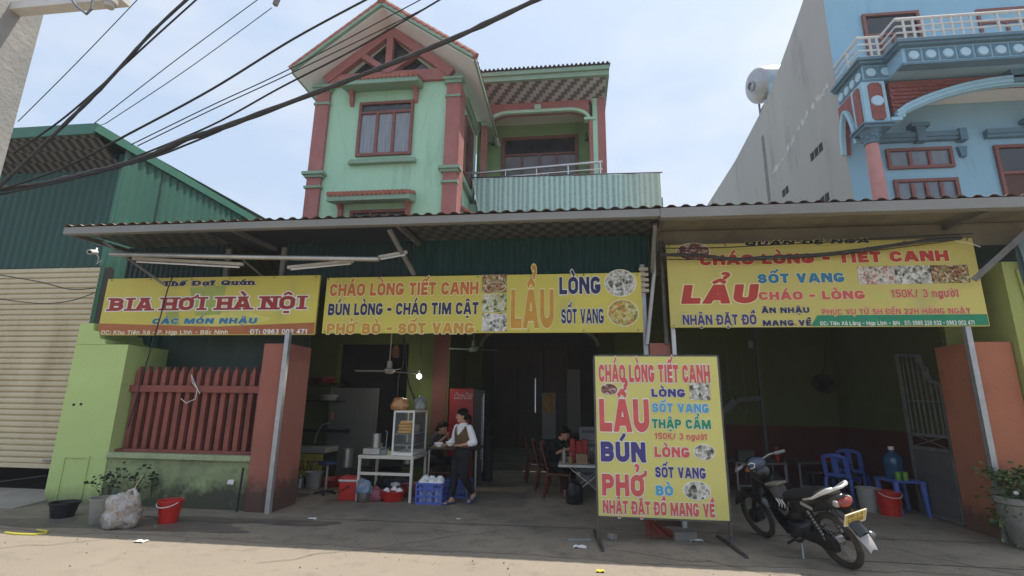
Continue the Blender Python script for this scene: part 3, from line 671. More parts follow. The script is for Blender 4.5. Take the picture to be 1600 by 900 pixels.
op = thing('gate_pillar', 'orange square pillar at the right end of the shop, behind the pot plant', 'pillar', (5.75, 7.5, 0))
obj('shaft', MB().bb(5.40, 5.90, 7.50, 8.22, 0, 2.52, .012), ORNG, op)
tag(obj('steel_post', MB().bb(5.325, 5.395, 7.44, 7.51, 0, 2.72), GALV), 'galvanised steel post fixed to the orange pillar', 'post')
mp_ = thing('gate_pillar', 'short red pillar standing behind the free-standing menu board', 'pillar', (1.28, 7.75, 0))
obj('shaft', MB().bb(1.14, 1.44, 7.62, 7.95, 0, 2.52, .01), REDP, mp_)
tag(obj('steel_post', MB().bb(1.455, 1.51, 7.55, 7.605, 0, 3.0), mat('white painted steel', (.66, .66, .66), .5, .1, 6)), 'white steel post at the left end of the tall right sign', 'post')
tag(obj('steel_post', MB().bb(1.06, 1.125, 7.66, 7.72, 0, 3.75), GALV), 'galvanised steel post with stacked clips, right of the middle banner', 'post')
tag(obj('pipe', MB().tube([(1.10, 7.6, 2.5), (1.26, 7.6, 3.6), (1.27, 7.58, 4.05)], .028, 8), mat('pvc pipe', (.5, .5, .5), .5, .1, 5)), 'grey plastic pipe rising between the middle and right signs', 'pipe')
tag(obj('pipe', MB().tube([(1.385, 7.6, 2.5), (1.385, 7.6, 4.1)], .03, 8), mat('rusty pipe', (.10, .09, .08), .7, .3, 8)), 'dark steel pipe left of the tall right sign', 'pipe')
ins = thing('insulator_rack', 'stack of cream wire clips at the top of the galvanised post', 'fitting', (1.08, 7.6, 3.3))
for i in range(5): obj('clip', MB().bb(1.035, 1.175, 7.62, 7.68, 3.3 + i * .085, 3.3 + i * .085 + .05, .006), mat('cream porcelain', (.62, .54, .38), .5, .08, 9), ins)
ew = thing('end_wall', 'yellow green end wall rising behind the orange pillar', 'wall', (6.2, 8.25, 0))
EW = mat('yellow green render', (.36, .40, .13), .85, .10, 1.3, .25, 22, stain=(.17, .17, .09), stain_amt=.25)
obj('slab', MB().bb(5.92, 6.55, 7.42, 12.0, 0, 3.62), EW, ew)
obj('slab', MB().bb(5.62, 5.918, 8.26, 12.0, 0, 4.1), EW, ew)
obj('added_shade_sheet', MB().bb(5.62, 8.6, 8.6, 8.63, 3.4, 4.5).bb(5.92, 8.6, 8.64, 8.67, 0, 3.5), DKGR, ew)  # added sheet: keeps the gap between end wall and awning dark
obj('conduit', MB().tube([(6.1, 7.40, 2.1), (6.12, 7.40, 3.0), (6.08, 7.40, 3.5)], .02, 6), EW, ew)
tb = MB(); tb.sheet(lambda u, v: (6.12 + .62 * u, 7.38 - .10 * math.sin(u * 3.1) - .06 * math.sin(v * 5 + u * 4), 3.95 - (1.0 + .25 * u) * v - .15 * (1 - u) * v), 14, 14)
tb.sheet(lambda u, v: (6.12 + .62 * u, 7.41, 3.95 - (1.0 + .25 * u) * v - .15 * (1 - u) * v), 14, 14)
tag(obj('tarp_bundle', tb, mat('faded blue tarp', (.20, .30, .33), .6, .15, 3), smooth=True), 'faded blue tarpaulin bundle hanging at the right end of the awning', 'tarpaulin')

# ---------------------------------------------------------------- awning roof over the forecourt
aw = thing('awning_roof', 'long corrugated awning roof with a grey gutter across the whole shop front', 'roof', (-.5, 6.7, 4.2))
RUST = mat('rusty corrugated sheet', (.17, .085, .055), .7, .25, 2.2, col2=(.26, .22, .19), thr=(.45, .6), stain=(.10, .045, .03), stain_amt=.3)
GUT = mat('grey gutter metal', (.25, .25, .235), .55, .10, 1.5, stain=(.19, .17, .15), stain_amt=.25, stretch=(.4, 1, 1))
AX0, AX1, AYF, AZ = -8.02, 8.6, 6.68, 4.245
rv = Vector((0, 1, .055)).normalized()
obj('roof_sheet', MB().corr((AX0, AYF - .07, AZ + .035), (1, 0, 0), rv, AX1 - AX0, 4.18, .19, .030), RUST, aw)
obj('rear_sheet', MB().corr((-2.60, 10.70, AZ + .25), (1, 0, 0), rv, AX1 + 2.60, 1.9, .19, .042), RUST, aw)
FOIL = pattern_mat('foil check lining', 'check', (.20, .19, .15), (.05, .05, .06), 9.0, 5.0, 'xy', .35)
FOIL2 = pattern_mat('foil plain lining', 'stripe', (.40, .37, .26), (.34, .32, .22), 1.2, 1.0, 'xy', .4, .3)
DKU = mat('dark lining', (.035, .04, .055), .5, .3, 2)
def lin(x0, x1, m): return obj('lining', MB().quad((x0, AYF + .06, AZ - .004), (x1, AYF + .06, AZ - .004), (x1, 10.6, AZ + .20), (x0, 10.6, AZ + .20)), m, aw)
lin(AX0 + .05, -5.9, FOIL); lin(-5.898, -2.5, DKU); lin(-2.498, 1.3, FOIL); lin(1.302, AX1, FOIL2)
obj('gutter', MB().bb(AX0, 1.22, AYF - .055, AYF + .05, AZ - .105, AZ + .008, .006), GUT, aw)
obj('gutter', MB().bb(1.222, AX1, AYF - .065, AYF + .06, AZ - .13, AZ + .012, .006), GUT, aw)
obj('rear_fascia', MB().bb(1.30, AX1, 7.66, 7.70, AZ - .30, AZ + .03), mat('stained ply', (.22, .20, .15), .8, .2, 1.5, stain=(.1, .09, .08), stain_amt=.35), aw)
bm_ = MB()
for x in (AX0 + .04, -5.2, -2.55, 1.3, 5.45):
    bm_.bar((x, AYF + .05, AZ - .07), (x, 7.9, AZ - .02), .05, .07)
obj('beam', bm_, mat('dark beam steel', (.16, .155, .15), .6, .2, 6), aw)
BRK = mat('bracket steel', (.20, .20, .195), .6, .25, 6, stain=(.13, .08, .05), stain_amt=.3)
obj('bracket', MB().bar((-7.62, 6.95, AZ - .13), (-6.85, 7.45, 3.50), .035), BRK, aw)
obj('bracket', MB().bar((-2.70, 6.80, AZ - .12), (-2.52, 7.55, 3.62), .06, .045), BRK, aw)
obj('bracket', MB().bar((1.18, 6.85, AZ - .14), (1.22, 7.55, 3.6), .05), BRK, aw)
obj('bracket', MB().bar((6.15, 6.9, AZ - .14), (5.48, 7.35, 3.35), .05, .07), BRK, aw)
fp = thing('fascia_panel', 'dark green corrugated panel above the two left banners', 'panel', (-3.5, 7.8, 3.5))
FPG = mat('deep green sheet', (.014, .042, .040), .5, .15, 1.2, stain=(.015, .04, .04), stain_amt=.3, stretch=(1, 1, .3))
NET = mat('teal shade net', (.014, .065, .058), .8, .25, 3, stain=(.015, .06, .055), stain_amt=.4, stretch=(3, 3, .4))
obj('sheet', MB().corr((-8.0, 7.8, 3.40), (1, 0, 0), (0, 0, 1), 2.05, .88, .10, .02), FPG, fp)
obj('sheet', MB().corr((-4.95, 7.8, 3.40), (1, 0, 0), (0, 0, 1), 2.3, .88, .10, .02), FPG, fp)
obj('shade_net', MB().sheet(lambda u, v: (-2.62 + 3.85 * u, 7.78 + .018 * math.sin(u * 260) + .012 * noise.noise(Vector((u * 30, v * 3, 1))), 3.35 + .92 * v), 330, 3), NET, fp)
obj('stud', MB().bb(-6.02, -5.94, 7.74, 7.79, 3.4, 4.2).bb(-4.98, -4.9, 7.74, 7.79, 3.4, 4.2).bar((-5.7, 7.77, 4.0), (-5.1, 7.77, 3.55), .03), BRK, fp)

# ---------------------------------------------------------------- inside of the eatery: dim rear and side walls
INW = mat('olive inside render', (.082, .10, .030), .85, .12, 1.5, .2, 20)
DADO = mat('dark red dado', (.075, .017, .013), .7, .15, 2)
iw = thing('rear_wall', 'olive green rear wall with a dark red dado in the motorbike bay', 'wall', (3.2, 11.6, 0))
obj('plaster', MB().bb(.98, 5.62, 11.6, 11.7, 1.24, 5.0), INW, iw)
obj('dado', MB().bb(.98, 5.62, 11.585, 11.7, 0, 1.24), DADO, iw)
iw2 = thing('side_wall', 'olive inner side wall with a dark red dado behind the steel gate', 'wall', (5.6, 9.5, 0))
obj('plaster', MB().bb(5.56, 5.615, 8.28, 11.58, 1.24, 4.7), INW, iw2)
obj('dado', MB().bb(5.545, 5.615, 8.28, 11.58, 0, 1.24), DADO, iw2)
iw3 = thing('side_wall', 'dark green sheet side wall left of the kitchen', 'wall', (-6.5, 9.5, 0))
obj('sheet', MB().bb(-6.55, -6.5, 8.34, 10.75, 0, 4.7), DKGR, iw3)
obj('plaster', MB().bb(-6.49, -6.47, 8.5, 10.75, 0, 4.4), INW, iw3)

# ---------------------------------------------------------------- mint green house behind
MINT = mat('mint green render', (.42, .68, .50), .85, .06, 1.0, .25, 22, col2=(.38, .63, .46), stain=(.24, .37, .27), stain_amt=.25, stain_scale=1.3, stretch=(1.4, 1.4, .28))
PIL = mat('dusty red pilaster paint', (.36, .145, .135), .8, .12, 1.8, .3, 20, col2=(.42, .21, .195), thr=(.5, .7))
TRIM = mat('grey green moulding', (.24, .37, .28), .7, .10, 3)
WOODR = mat('red brown window frame', (.22, .085, .07), .55, .12, 5)
GLS = mat('window glass', (.10, .12, .14), .08, .1, 2, spec=.8)
CURT = mat('pale curtain glass', (.21, .235, .26), .10, .3, 4, spec=.8, stretch=(6, 1, .3))
TILE = mat('red roof tile', (.38, .15, .11), .7, .18, 6, .3, 20, stain=(.20, .08, .06), stain_amt=.3)
WSOF = mat('white soffit', (.80, .81, .80), .8, .05, 1.5)
DGL = mat('dark void glass', (.018, .022, .026), .12, .2, 2, spec=.7)
HX0, HX1, HY = -6.46, -2.72, 10.8
ho = thing('house', 'mint green two storey house with red pilasters and a steep tiled gable, behind the awning', 'house', (-4.6, 10.8, 0))
KX0, KX1, KZ = -5.27, -3.62, 2.90
wl = MB()
wl.bb(HX0 + .04, HX1 - .04, HY, HY + .22, 5.0, 9.55)            # upper bay wall
obj('wall', wl, MINT, ho)
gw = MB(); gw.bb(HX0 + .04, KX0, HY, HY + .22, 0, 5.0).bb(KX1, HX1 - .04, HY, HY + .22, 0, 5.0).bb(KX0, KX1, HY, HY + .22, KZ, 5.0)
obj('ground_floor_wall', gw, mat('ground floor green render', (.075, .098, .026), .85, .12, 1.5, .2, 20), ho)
obj('side_wall', MB().bb(HX1 - .20, HX1, HY + .221, 13.05, 4.6, 9.55).bb(HX0 + .04, HX0 + .24, HY + .221, 16, 0, 9.55), MINT, ho)
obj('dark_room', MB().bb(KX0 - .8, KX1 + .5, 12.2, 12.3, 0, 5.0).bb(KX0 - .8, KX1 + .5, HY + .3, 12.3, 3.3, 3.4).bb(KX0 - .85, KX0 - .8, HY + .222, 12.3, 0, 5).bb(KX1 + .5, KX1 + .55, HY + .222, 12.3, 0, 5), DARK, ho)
for x0, x1 in ((HX0, HX0 + .36), (HX1 - .30, HX1 + .03)):
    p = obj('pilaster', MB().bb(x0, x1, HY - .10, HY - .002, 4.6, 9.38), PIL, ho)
    obj('pilaster', MB().bb(x0, x1, HY - .10, HY - .002, 0, 4.6), mat('pilaster paint shade tone', (.10, .034, .028), .8, .12, 2), ho)  # same pilaster below the awning, its shade put into the base colour
    obj('capital', MB().bb(x0 - .03, x1 + .03, HY - .13, HY + .05, 9.00, 9.06).bb(x0 - .05, x1 + .05, HY - .15, HY + .06, 9.38, 9.46).bb(x0 - .09, x1 + .09, HY - .19, HY + .07, 9.463, 9.53), TRIM, p)
    obj('band', MB().bb(x0 - .04, x1 + .04, HY - .14, HY + .05, 6.70, 6.76).bb(x0 - .05, x1 + .05, HY - .15, HY + .06, 6.98, 7.04).bb(x0 - .10, x1 + .10, HY - .20, HY + .07, 7.043, 7.12), TRIM, p)
obj('pilaster', MB().bb(HX1 + .001, HX1 + .06, HY - .09, HY + .45, 4.6, 9.38), PIL, ho)
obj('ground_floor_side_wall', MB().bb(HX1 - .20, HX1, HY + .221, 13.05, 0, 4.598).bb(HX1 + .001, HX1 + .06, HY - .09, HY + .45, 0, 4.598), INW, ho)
obj('cornice', MB().bb(HX1 + .002, HX1 + .10, HY + .46, 12.9, 9.2, 9.3).bb(HX1 + .002, HX1 + .14, HY + .46, 12.9, 9.303, 9.38).bb(HX1 + .002, HX1 + .10, HY + .46, 12.9, 6.98, 7.10), TRIM, ho)
# gable truss with four dark lights
gx0, gx1, gz0, gzt = HX0 + .22, HX1 - .22, 9.50, 11.06; gc = (HX0 + HX1) / 2
obj('gable_glass', MB().prism([(gx0 + .1, gz0), (gx1 - .1, gz0), (gc, gzt - .1)], (0, HY + .10, 0), (1, 0, 0), (0, 0, 1), -.03), DGL, ho)
tr = MB(); yv = HY - .04
tr.bb(HX0 + .28, HX1 - .25, HY - .09, HY + .12, 9.54, 9.86)
def tb_(a_, b_, w=.17, y=yv, d=.16): tr.bar((a_[0], y, a_[1]), (b_[0], y, b_[1]), w, d, up=(0, 1, 0))
tb_((gx0 - .02, gz0 + .20), (gc, gzt + .02), .24, yv - .003); tb_((gx1 + .02, gz0 + .20), (gc, gzt + .02), .24, yv + .003)
tb_((gc, 9.8), (gc, gzt), .17, yv + .006, .17); tb_((gc, 9.85), (gc - .85, 10.48), .15, yv + .009); tb_((gc, 9.85), (gc + .85, 10.48), .15, yv + .012)
obj('gable_truss', tr, PIL, ho)
for (x0, z0, x1, z1) in ((-5.9, 8.9, -5.5, 7.5), (-3.4, 9.2, -3.6, 8.2), (-4.9, 7.2, -4.1, 6.75), (-5.5, 7.3, -5.9, 6.4)):
    ck = MB(); n = 16; pts = [(x0 + (x1 - x0) * i / n + .05 * noise.noise(Vector((i * .8, x0, 0))), z0 + (z1 - z0) * i / n) for i in range(n + 1)]
    for p, q in zip(pts, pts[1:]): ck.quad((p[0] - .002, HY - .003, p[1]), (p[0] + .002, HY - .003, p[1]), (q[0] + .002, HY - .003, q[1]), (q[0] - .002, HY - .003, q[1]))
    obj('plaster_crack', ck, mat('crack grey green', (.20, .30, .23), .9, .2, 5), ho)
# roof
RXL, RXR, RYF, RZE, RZR = gc - 2.16, gc + 2.36, 10.08, 9.50, 11.20
rb = MB(); th = .10
for sgn, xe in ((-1, RXL), (1, RXR)):
    n_ = Vector((sgn * (RZR - RZE), 0, abs(xe - gc))).normalized()
    o_ = [Vector((gc, RYF, RZR)), Vector((xe, RYF, RZE)), Vector((xe, 16, RZE)), Vector((gc, 16, RZR))]
    rb.quad(*o_)
    rb.quad(*[q + n_ * th for q in o_])
    rb.quad(o_[0], o_[1], o_[1] + n_ * th, o_[0] + n_ * th); rb.quad(o_[1], o_[2], o_[2] + n_ * th, o_[1] + n_ * th)
roof = obj('roof', rb, WSOF, ho)
fb = MB()
fb.bar((RXL, RYF - .03, RZE + .07), (gc, RYF - .03, RZR + .07), .07, .13, up=(0, 1, 0)); fb.bar((RXR, RYF - .027, RZE + .07), (gc, RYF - .027, RZR + .07), .07, .13, up=(0, 1, 0))
fb.bar((RXR + .03, RYF, RZE + .07), (RXR + .03, 13.6, RZE + .07), .05, .14); fb.bar((RXL - .03, RYF, RZE + .07), (RXL - .03, 13.6, RZE + .07), .05, .14)
obj('barge_board', fb, TRIM, roof)
tl = MB()
for sgn, xe in ((-1, RXL), (1, RXR)):
    a_, b2_ = Vector((xe, 0, RZE)), Vector((gc, 0, RZR)); d_ = (b2_ - a_); n_ = Vector((sgn * (RZR - RZE), 0, abs(xe - gc))).normalized()
    nr = 15
    for i in range(nr):
        p0 = a_ + d_ * (i / nr) + n_ * (.115); p1 = a_ + d_ * ((i + 1.12) / nr) + n_ * .145
        for y in (RYF - .03,): tl.tube([(p0.x, y, p0.z), (p1.x, y, p1.z)], [.085, .07], 8)
        yy = RYF + .14
        q0 = a_ + d_ * (i / nr) + n_ * .12; q1 = a_ + d_ * ((i + 1.1) / nr) + n_ * .16
        tl.quad((q0.x, yy, q0.z), (q0.x, 16, q0.z), (q1.x, 16, q1.z), (q1.x, yy, q1.z))
    if sgn > 0:
        for k in range(22): tl.tube([(xe + .03, RYF + .1 + k * .17, RZE + .10), (xe - .14, RYF + .1 + k * .17, RZE + .26)], .07, 6)
obj('roof_tiles', tl, TILE, roof)
obj('finial_tile', MB().ball((gc, RYF - .06, RZR + .16), (.12, .14, .11), 10), TILE, roof)
# windows
def window(parent, x0, x1, z0, z1, y, n, transom=None, frame=WOODR, glass=CURT, fw=.07, name='window', bars=False, dp=.10, pane_names='pane'):
    f = MB(); f.bb(x0, x0 + fw, y - dp * .4, y + dp * .6, z0, z1).bb(x1 - fw, x1, y - dp * .4, y + dp * .6, z0, z1)
    f.bb(x0 + fw, x1 - fw, y - dp * .4 + .002, y + dp * .6, z1 - fw, z1).bb(x0 + fw, x1 - fw, y - dp * .4 + .002, y + dp * .6, z0, z0 + fw)
    zt = transom if transom else z1 - fw
    if transom: f.bb(x0 + fw, x1 - fw, y - dp * .4 + .004, y + dp * .5, zt - .03, zt + .03)
    w = (x1 - x0 - 2 * fw) / n
    for i in range(1, n): f.bb(x0 + fw + w * i - .035, x0 + fw + w * i + .035, y - dp * .4 + .006, y + dp * .5, z0 + fw, zt - .03)
    o_ = obj(name, f, frame, parent)
    if transom: obj('transom_pane', MB().bb(x0 + fw, x1 - fw, y + .012, y + .024, zt + .03, z1 - fw), DGL, o_)
    for i in range(n):
        a_ = x0 + fw + w * i + (.035 if i else 0); c_ = x0 + fw + w * (i + 1) - (.035 if i < n - 1 else 0)
        obj(pane_names, MB().bb(a_, c_, y + .008, y + .02, z0 + fw, zt - (.03 if transom else 0)), glass, o_)
        if bars:
            g_ = MB()
            for k in range(1, 4): x = a_ + (c_ - a_) * k / 4; g_.bar((x, y + .004, z0 + fw), (x, y + .004, zt), .012)
            obj('bar', g_, WHT, o_)
    return o_
window(ho, -5.28, -3.86, 7.53, 9.02, HY - .03, 3, 8.72)
obj('sill', MB().bb(-5.42, -3.72, HY - .14, HY - .001, 7.30, 7.36).bb(-5.40, -3.74, HY - .11, HY - .001, 7.363, 7.42), TRIM, ho)
window(ho, -5.28, -3.82, 4.75, 6.10, HY - .03, 3, None, glass=DGL)
def canopy(x0, x1, zt, zb, tiles=True):
    c = obj('window_canopy', MB().prism([(0, zb), (0, zb + .18), (.48, zb + .02), (.48, zb - .10), (.42, zb - .10)], (x0, HY - .001, 0), (0, -1, 0), (0, 0, 1), -(x1 - x0)), TRIM, ho)
    t_ = MB(); n = int((x1 - x0) / .11)
    for i in range(n):
        x = x0 + (i + .5) * (x1 - x0) / n
        t_.tube([(x, HY - .52, zb + .055), (x, HY - .02, zb + .235)], .058, 8)
    for k in range(3): t_.bar((x0, HY - .42 + k * .16, zb + .115 + k * .058), (x1, HY - .42 + k * .16, zb + .115 + k * .058), .03, .05)
    obj('canopy_tiles', t_, TILE, c)
    for x in (x0 + .16, x1 - .16): obj('canopy_bracket', MB().prism([(0, 0), (.24, 0), (.10, -.14), (.10, -.30), (0, -.40)], (x - .05, HY - .002, zb - .02), (0, -1, 0), (0, 0, 1), -.10), PIL, c)
canopy(-5.66, -3.66, 9.7, 9.36); canopy(-5.68, -3.68, 6.6, 6.28)
# side window, small side canopy
sw_ = MB().bb(HX1 + .001, HX1 + .05, 11.5, 12.5, 7.35, 9.0)
swo = obj('window', sw_, WOODR, ho); obj('pane', MB().bb(HX1 + .052, HX1 + .06, 11.58, 11.97, 7.45, 8.9).bb(HX1 + .052, HX1 + .06, 12.03, 12.42, 7.45, 8.9), DGL, swo)
scn = obj('window_canopy', MB().prism([(HX1, 6.05), (HX1 + .02, 6.25), (HX1 + .42, 6.0), (HX1 + .42, 5.88)], (0, 11.3, 0), (1, 0, 0), (0, 0, 1), -1.0), TRIM, ho)
t_ = MB()
for k in range(9): t_.tube([(HX1 + .46, 11.33 + k * .115, 6.03), (HX1 + .02, 11.33 + k * .115, 6.33)], .06, 8)
obj('canopy_tiles', t_, TILE, scn)
# balcony wing
VX0, VX1, VY = HX1 + .002, 1.0, 13.0
wing = obj('wing_beam', MB().bb(-2.5, .62, VY, VY + .19, 10.19, 10.24), PIL, ho)
def archp(x0, x1, zs, zt, rx, n=12):
    pts = [(x0, zs)] + [(x0 + rx * (1 - math.cos(R(90 * i / n))), zs + (zt - zs) * math.sin(R(90 * i / n))) for i in range(n + 1)]
    pts += [(x1 - rx * (1 - math.cos(R(90 - 90 * i / n))), zs + (zt - zs) * math.sin(R(90 - 90 * i / n))) for i in range(n + 1)] + [(x1, zs)]
    return pts
zs_, zt_ = 9.58, 9.92
ar = archp(-2.36, .56, zs_, zt_, .62)
ab = MB(); top = 10.188
for (xa, za), (xb, zb) in zip(ar, ar[1:]):
    if abs(xb - xa) < 1e-4: continue
    ab.prism([(xa, za), (xb, zb), (xb, top), (xa, top)], (0, VY, 0), (1, 0, 0), (0, 0, 1), -.2)
obj('arch_beam', ab, PIL, ho)
at_ = MB()
for (xa, za), (xb, zb) in zip(ar, ar[1:]): at_.bar((xa, VY - .03, za + .0), (xb, VY - .03, zb + .0), .09, .10, up=(0, 1, 0))
at_.bb(-2.56, -2.2, VY - .10, VY + .1, 9.54, 9.62).bb(.42, .74, VY - .10, VY + .1, 9.54, 9.62).bb(-1.0, -.82, VY - .08, VY - .0, 9.95, 10.12)
obj('arch_moulding', at_, mat('pale mint moulding', (.40, .62, .47), .8, .06, 3), ho)
obj('balcony_column', MB().bb(-2.56, -2.40, VY - .03, VY + .2, 6.8, 9.54), PIL, ho)
obj('balcony_column', MB().bb(.56, .66, VY - .03, VY + .2, 6.8, 9.54), PIL, ho)
obj('corner_pier', MB().bb(.664, .80, VY - .04, VY + .25, 6.6, 10.24), MINT, ho)
obj('corner_pier', MB().bb(.802, 1.02, VY - .06, VY + .3, 6.6, 10.23), PIL, ho)
obj('pier_capital', MB().bb(.78, 1.06, VY - .1, VY + .3, 7.30, 7.38), TRIM, ho)
WSTAIR = pattern_mat('stepped grey tile soffit', 'stair', (.50, .50, .51), (.16, .165, .18), 5.6, 9.0, 'xy', .5, .15)
obj('wing_soffit', MB().quad((-2.72, 12.25, 10.42), (1.02, 12.25, 10.42), (1.02, VY + .01, 10.235), (-2.72, VY + .01, 10.235)), WSTAIR, ho)
ws = MB().bb(-2.72, 1.08, 12.14, 12.24, 10.40, 10.54).bb(-2.72, 1.10, 12.08, 12.238, 10.543, 10.66)
wr = obj('wing_fascia', ws, TRIM, ho)
obj('eave_tiles', MB().corr((-2.72, 12.02, 10.70), (1, 0, 0), Vector((0, 1, .3)).normalized(), 3.86, 1.5, .12, .05), mat('old grey brown tile', (.15, .10, .085), .8, .2, 5), wr)
obj('verge', MB().bb(1.021, 1.10, 12.24, 14, 10.42, 10.76), TRIM, wr)
obj('balcony_back_wall', MB().bb(-2.72, 1.0, 14.2, 14.4, 6.6, 10.6).bb(-2.72, -2.70, VY + .2, 14.2, 6.6, 10.6).bb(.66, .70, VY + .25, 14.2, 6.6, 10.6), mat('balcony green render', (.24, .38, .17), .85, .08, 1.5), ho)
obj('balcony_ceiling', MB().bb(-2.7, .98, VY + .2, 14.2, 10.25, 10.35), WSOF, ho)
bd = window(ho, -2.12, .26, 6.85, 9.80, 14.16, 4, 9.18, glass=mat('door glass', (.16, .15, .15), .15, .2, 3), fw=.10, name='balcony_door')
obj('terrace_slab', MB().bb(-2.72, 2.35, 12.3, 14.2, 6.55, 6.82), TRIM, ho)
for x in (-2.30, .50):
    wl_ = obj('wall_lamp', MB().ball((x, VY + .55, 9.28), .07, 10).bar((x, VY + .55, 9.3), (x, VY + .55, 9.5), .03), DGL, ho)
obj('lower_wall', MB().bb(.97, 1.02, 11.705, 13.2, 0, 4.6), INW, ho)
# terrace rail and tarpaulin
STL = mat('stainless rail', (.55, .56, .57), .25, .05, 5, metal=.9)
tr_ = thing('balcony_railing', 'stainless steel railing along the upper terrace, above the striped tarpaulin', 'railing', (-1, 12.35, 6.8))
obj('top_rail', MB().tube([(-2.66, 12.4, 7.76), (.86, 12.4, 7.94)], .035, 10), STL, tr_)
obj('rail', MB().tube([(-2.66, 12.4, 7.58), (.86, 12.4, 7.74)], .018, 8), STL, tr_); obj('rail', MB().tube([(-2.66, 12.4, 7.42), (.86, 12.4, 7.56)], .018, 8), STL, tr_)
for k in range(5):
    x = -2.6 + k * .85; obj('post', MB().tube([(x, 12.4, 6.8), (x, 12.4, 7.76 + .05 * (x + 2.66))], .024, 8), STL, tr_)
ring = [(-.72 + .18 * math.cos(R(a_)), 12.4, 7.50 + .18 * math.sin(R(a_))) for a_ in range(0, 361, 15)]
obj('ring', MB().tube(ring, .016, 6, False), STL, tr_); obj('ring_spoke', MB().tube([(-.72, 12.4, 7.50), (-.72, 12.4, 7.68)], .012, 6), STL, tr_)
def tarp_material():
    m = bpy.data.materials.new('bamboo print tarp'); m.use_nodes = True; nt = m.node_tree; b = nt.nodes['Principled BSDF']; l = nt.links.new
    b.inputs['Roughness'].default_value = .55
    tc = nt.nodes.new('ShaderNodeTexCoord'); mp = nt.nodes.new('ShaderNodeMapping'); mp.inputs['Scale'].default_value = (1, 0, .06); l(tc.outputs['Object'], mp.inputs[0])
    n1 = nt.nodes.new('ShaderNodeTexNoise'); n1.inputs['Scale'].default_value = 9; n1.inputs['Detail'].default_value = 3; l(mp.outputs[0], n1.inputs['Vector'])
    w = nt.nodes.new('ShaderNodeTexWave'); w.inputs['Scale'].default_value = 2.3; w.inputs['Distortion'].default_value = 5.5; w.inputs['Detail'].default_value = 2; l(mp.outputs[0], w.inputs['Vector'])
    n2 = nt.nodes.new('ShaderNodeTexNoise'); n2.inputs['Scale'].default_value = 24; n2.inputs['Detail'].default_value = 2; l(tc.outputs['Object'], n2.inputs['Vector'])
    r1 = nt.nodes.new('ShaderNodeValToRGB'); e = r1.color_ramp.elements; e[0].position = .32; e[1].position = .62; e[0].color = (.27, .45, .41, 1); e[1].color = (.46, .63, .57, 1); l(w.outputs['Fac'], r1.inputs[0])
    r2 = nt.nodes.new('ShaderNodeValToRGB'); e = r2.color_ramp.elements; e[0].position = .50; e[1].position = .62; e[0].color = (0, 0, 0, 1); e[1].color = (.55, .55, .55, 1); l(n2.outputs['Fac'], r2.inputs[0])
    mu = nt.nodes.new('ShaderNodeMath'); mu.operation = 'MULTIPLY'; l(r2.outputs[0], mu.inputs[0])
    iv = nt.nodes.new('ShaderNodeMath'); iv.operation = 'SUBTRACT'; iv.inputs[0].default_value = 1; l(w.outputs['Fac'], iv.inputs[1]); l(iv.outputs[0], mu.inputs[1])
    mx = nt.nodes.new('ShaderNodeMixRGB'); l(mu.outputs[0], mx.inputs[0]); l(r1.outputs[0], mx.inputs[1]); mx.inputs[2].default_value = (.10, .19, .17, 1)
    sx_ = nt.nodes.new('ShaderNodeSeparateXYZ'); l(tc.outputs['Object'], sx_.inputs[0])
    fr = nt.nodes.new('ShaderNodeMapRange'); fr.inputs[1].default_value = 1.1; fr.inputs[2].default_value = 2.3; fr.inputs[4].default_value = .45; l(sx_.outputs[0], fr.inputs[0])
    m2 = nt.nodes.new('ShaderNodeMixRGB'); l(fr.outputs[0], m2.inputs[0]); l(mx.outputs[0], m2.inputs[1]); m2.inputs[2].default_value = (.60, .62, .42, 1)
    l(m2.outputs[0], b.inputs['Base Color']); return m
tp = MB()
def tf(u, v, dy=0):
    x0 = -2.62 + .38 * v; x = x0 + (2.30 - x0) * u
    return (x, 12.2 + .035 * noise.noise(Vector((x * 2.2, v * 1.2, 3))) + .03 * math.sin(x * 9 + v * 2) * v + dy, 7.53 - .014 * (x + 2.6) - 1.9 * v - .02 * abs(math.sin(x * 4)) * (1 - v))
tp.sheet(tf, 90, 14); tp.sheet(lambda u, v: tf(u, v, .006), 90, 14)
tarp = tag(obj('tarpaulin', tp, tarp_material(), smooth=True), 'pale green bamboo striped tarpaulin hung along the terrace', 'tarpaulin')
obj('tarp_pole', MB().tube([(-2.66, 12.2, 7.54), (2.36, 12.2, 7.47)], .018, 8), DS, tarp)
obj('tarp_rope', MB().tube([(-2.60, 12.18, 7.45), (-2.35, 12.1, 6.3), (-2.28, 12.05, 5.6)], .012, 6), WHT, tarp)

# ground-floor entry under the wing
ent = thing('entry_arch', 'dim arched entrance with dark doors and steps at the back of the eatery', 'doorway', (-.9, 12.5, 0))
ea = archp(-2.3, .62, 3.02, 3.42, .5); eb = MB()
for (xa, za), (xb, zb) in zip(ea, ea[1:]):
    if abs(xb - xa) > 1e-4: eb.prism([(xa, za), (xb, zb), (xb, 4.7), (xa, 4.7)], (0, 12.5, 0), (1, 0, 0), (0, 0, 1), -.2)
obj('arch_wall', eb, mat('dim red beam', (.13, .035, .03), .8, .1, 2), ent)
em = MB()
for (xa, za), (xb, zb) in zip(ea, ea[1:]): em.bar((xa, 12.47, za), (xb, 12.47, zb), .07, .06, up=(0, 1, 0))
obj('arch_moulding', em, mat('dull green trim', (.20, .27, .15), .8, .1, 3), ent)
obj('jamb', MB().bb(-2.70, -2.3, 12.48, 12.7, 0, 4.7), INW, ent); obj('jamb', MB().bb(.62, .965, 12.48, 12.7, 0, 4.7), INW, ent)
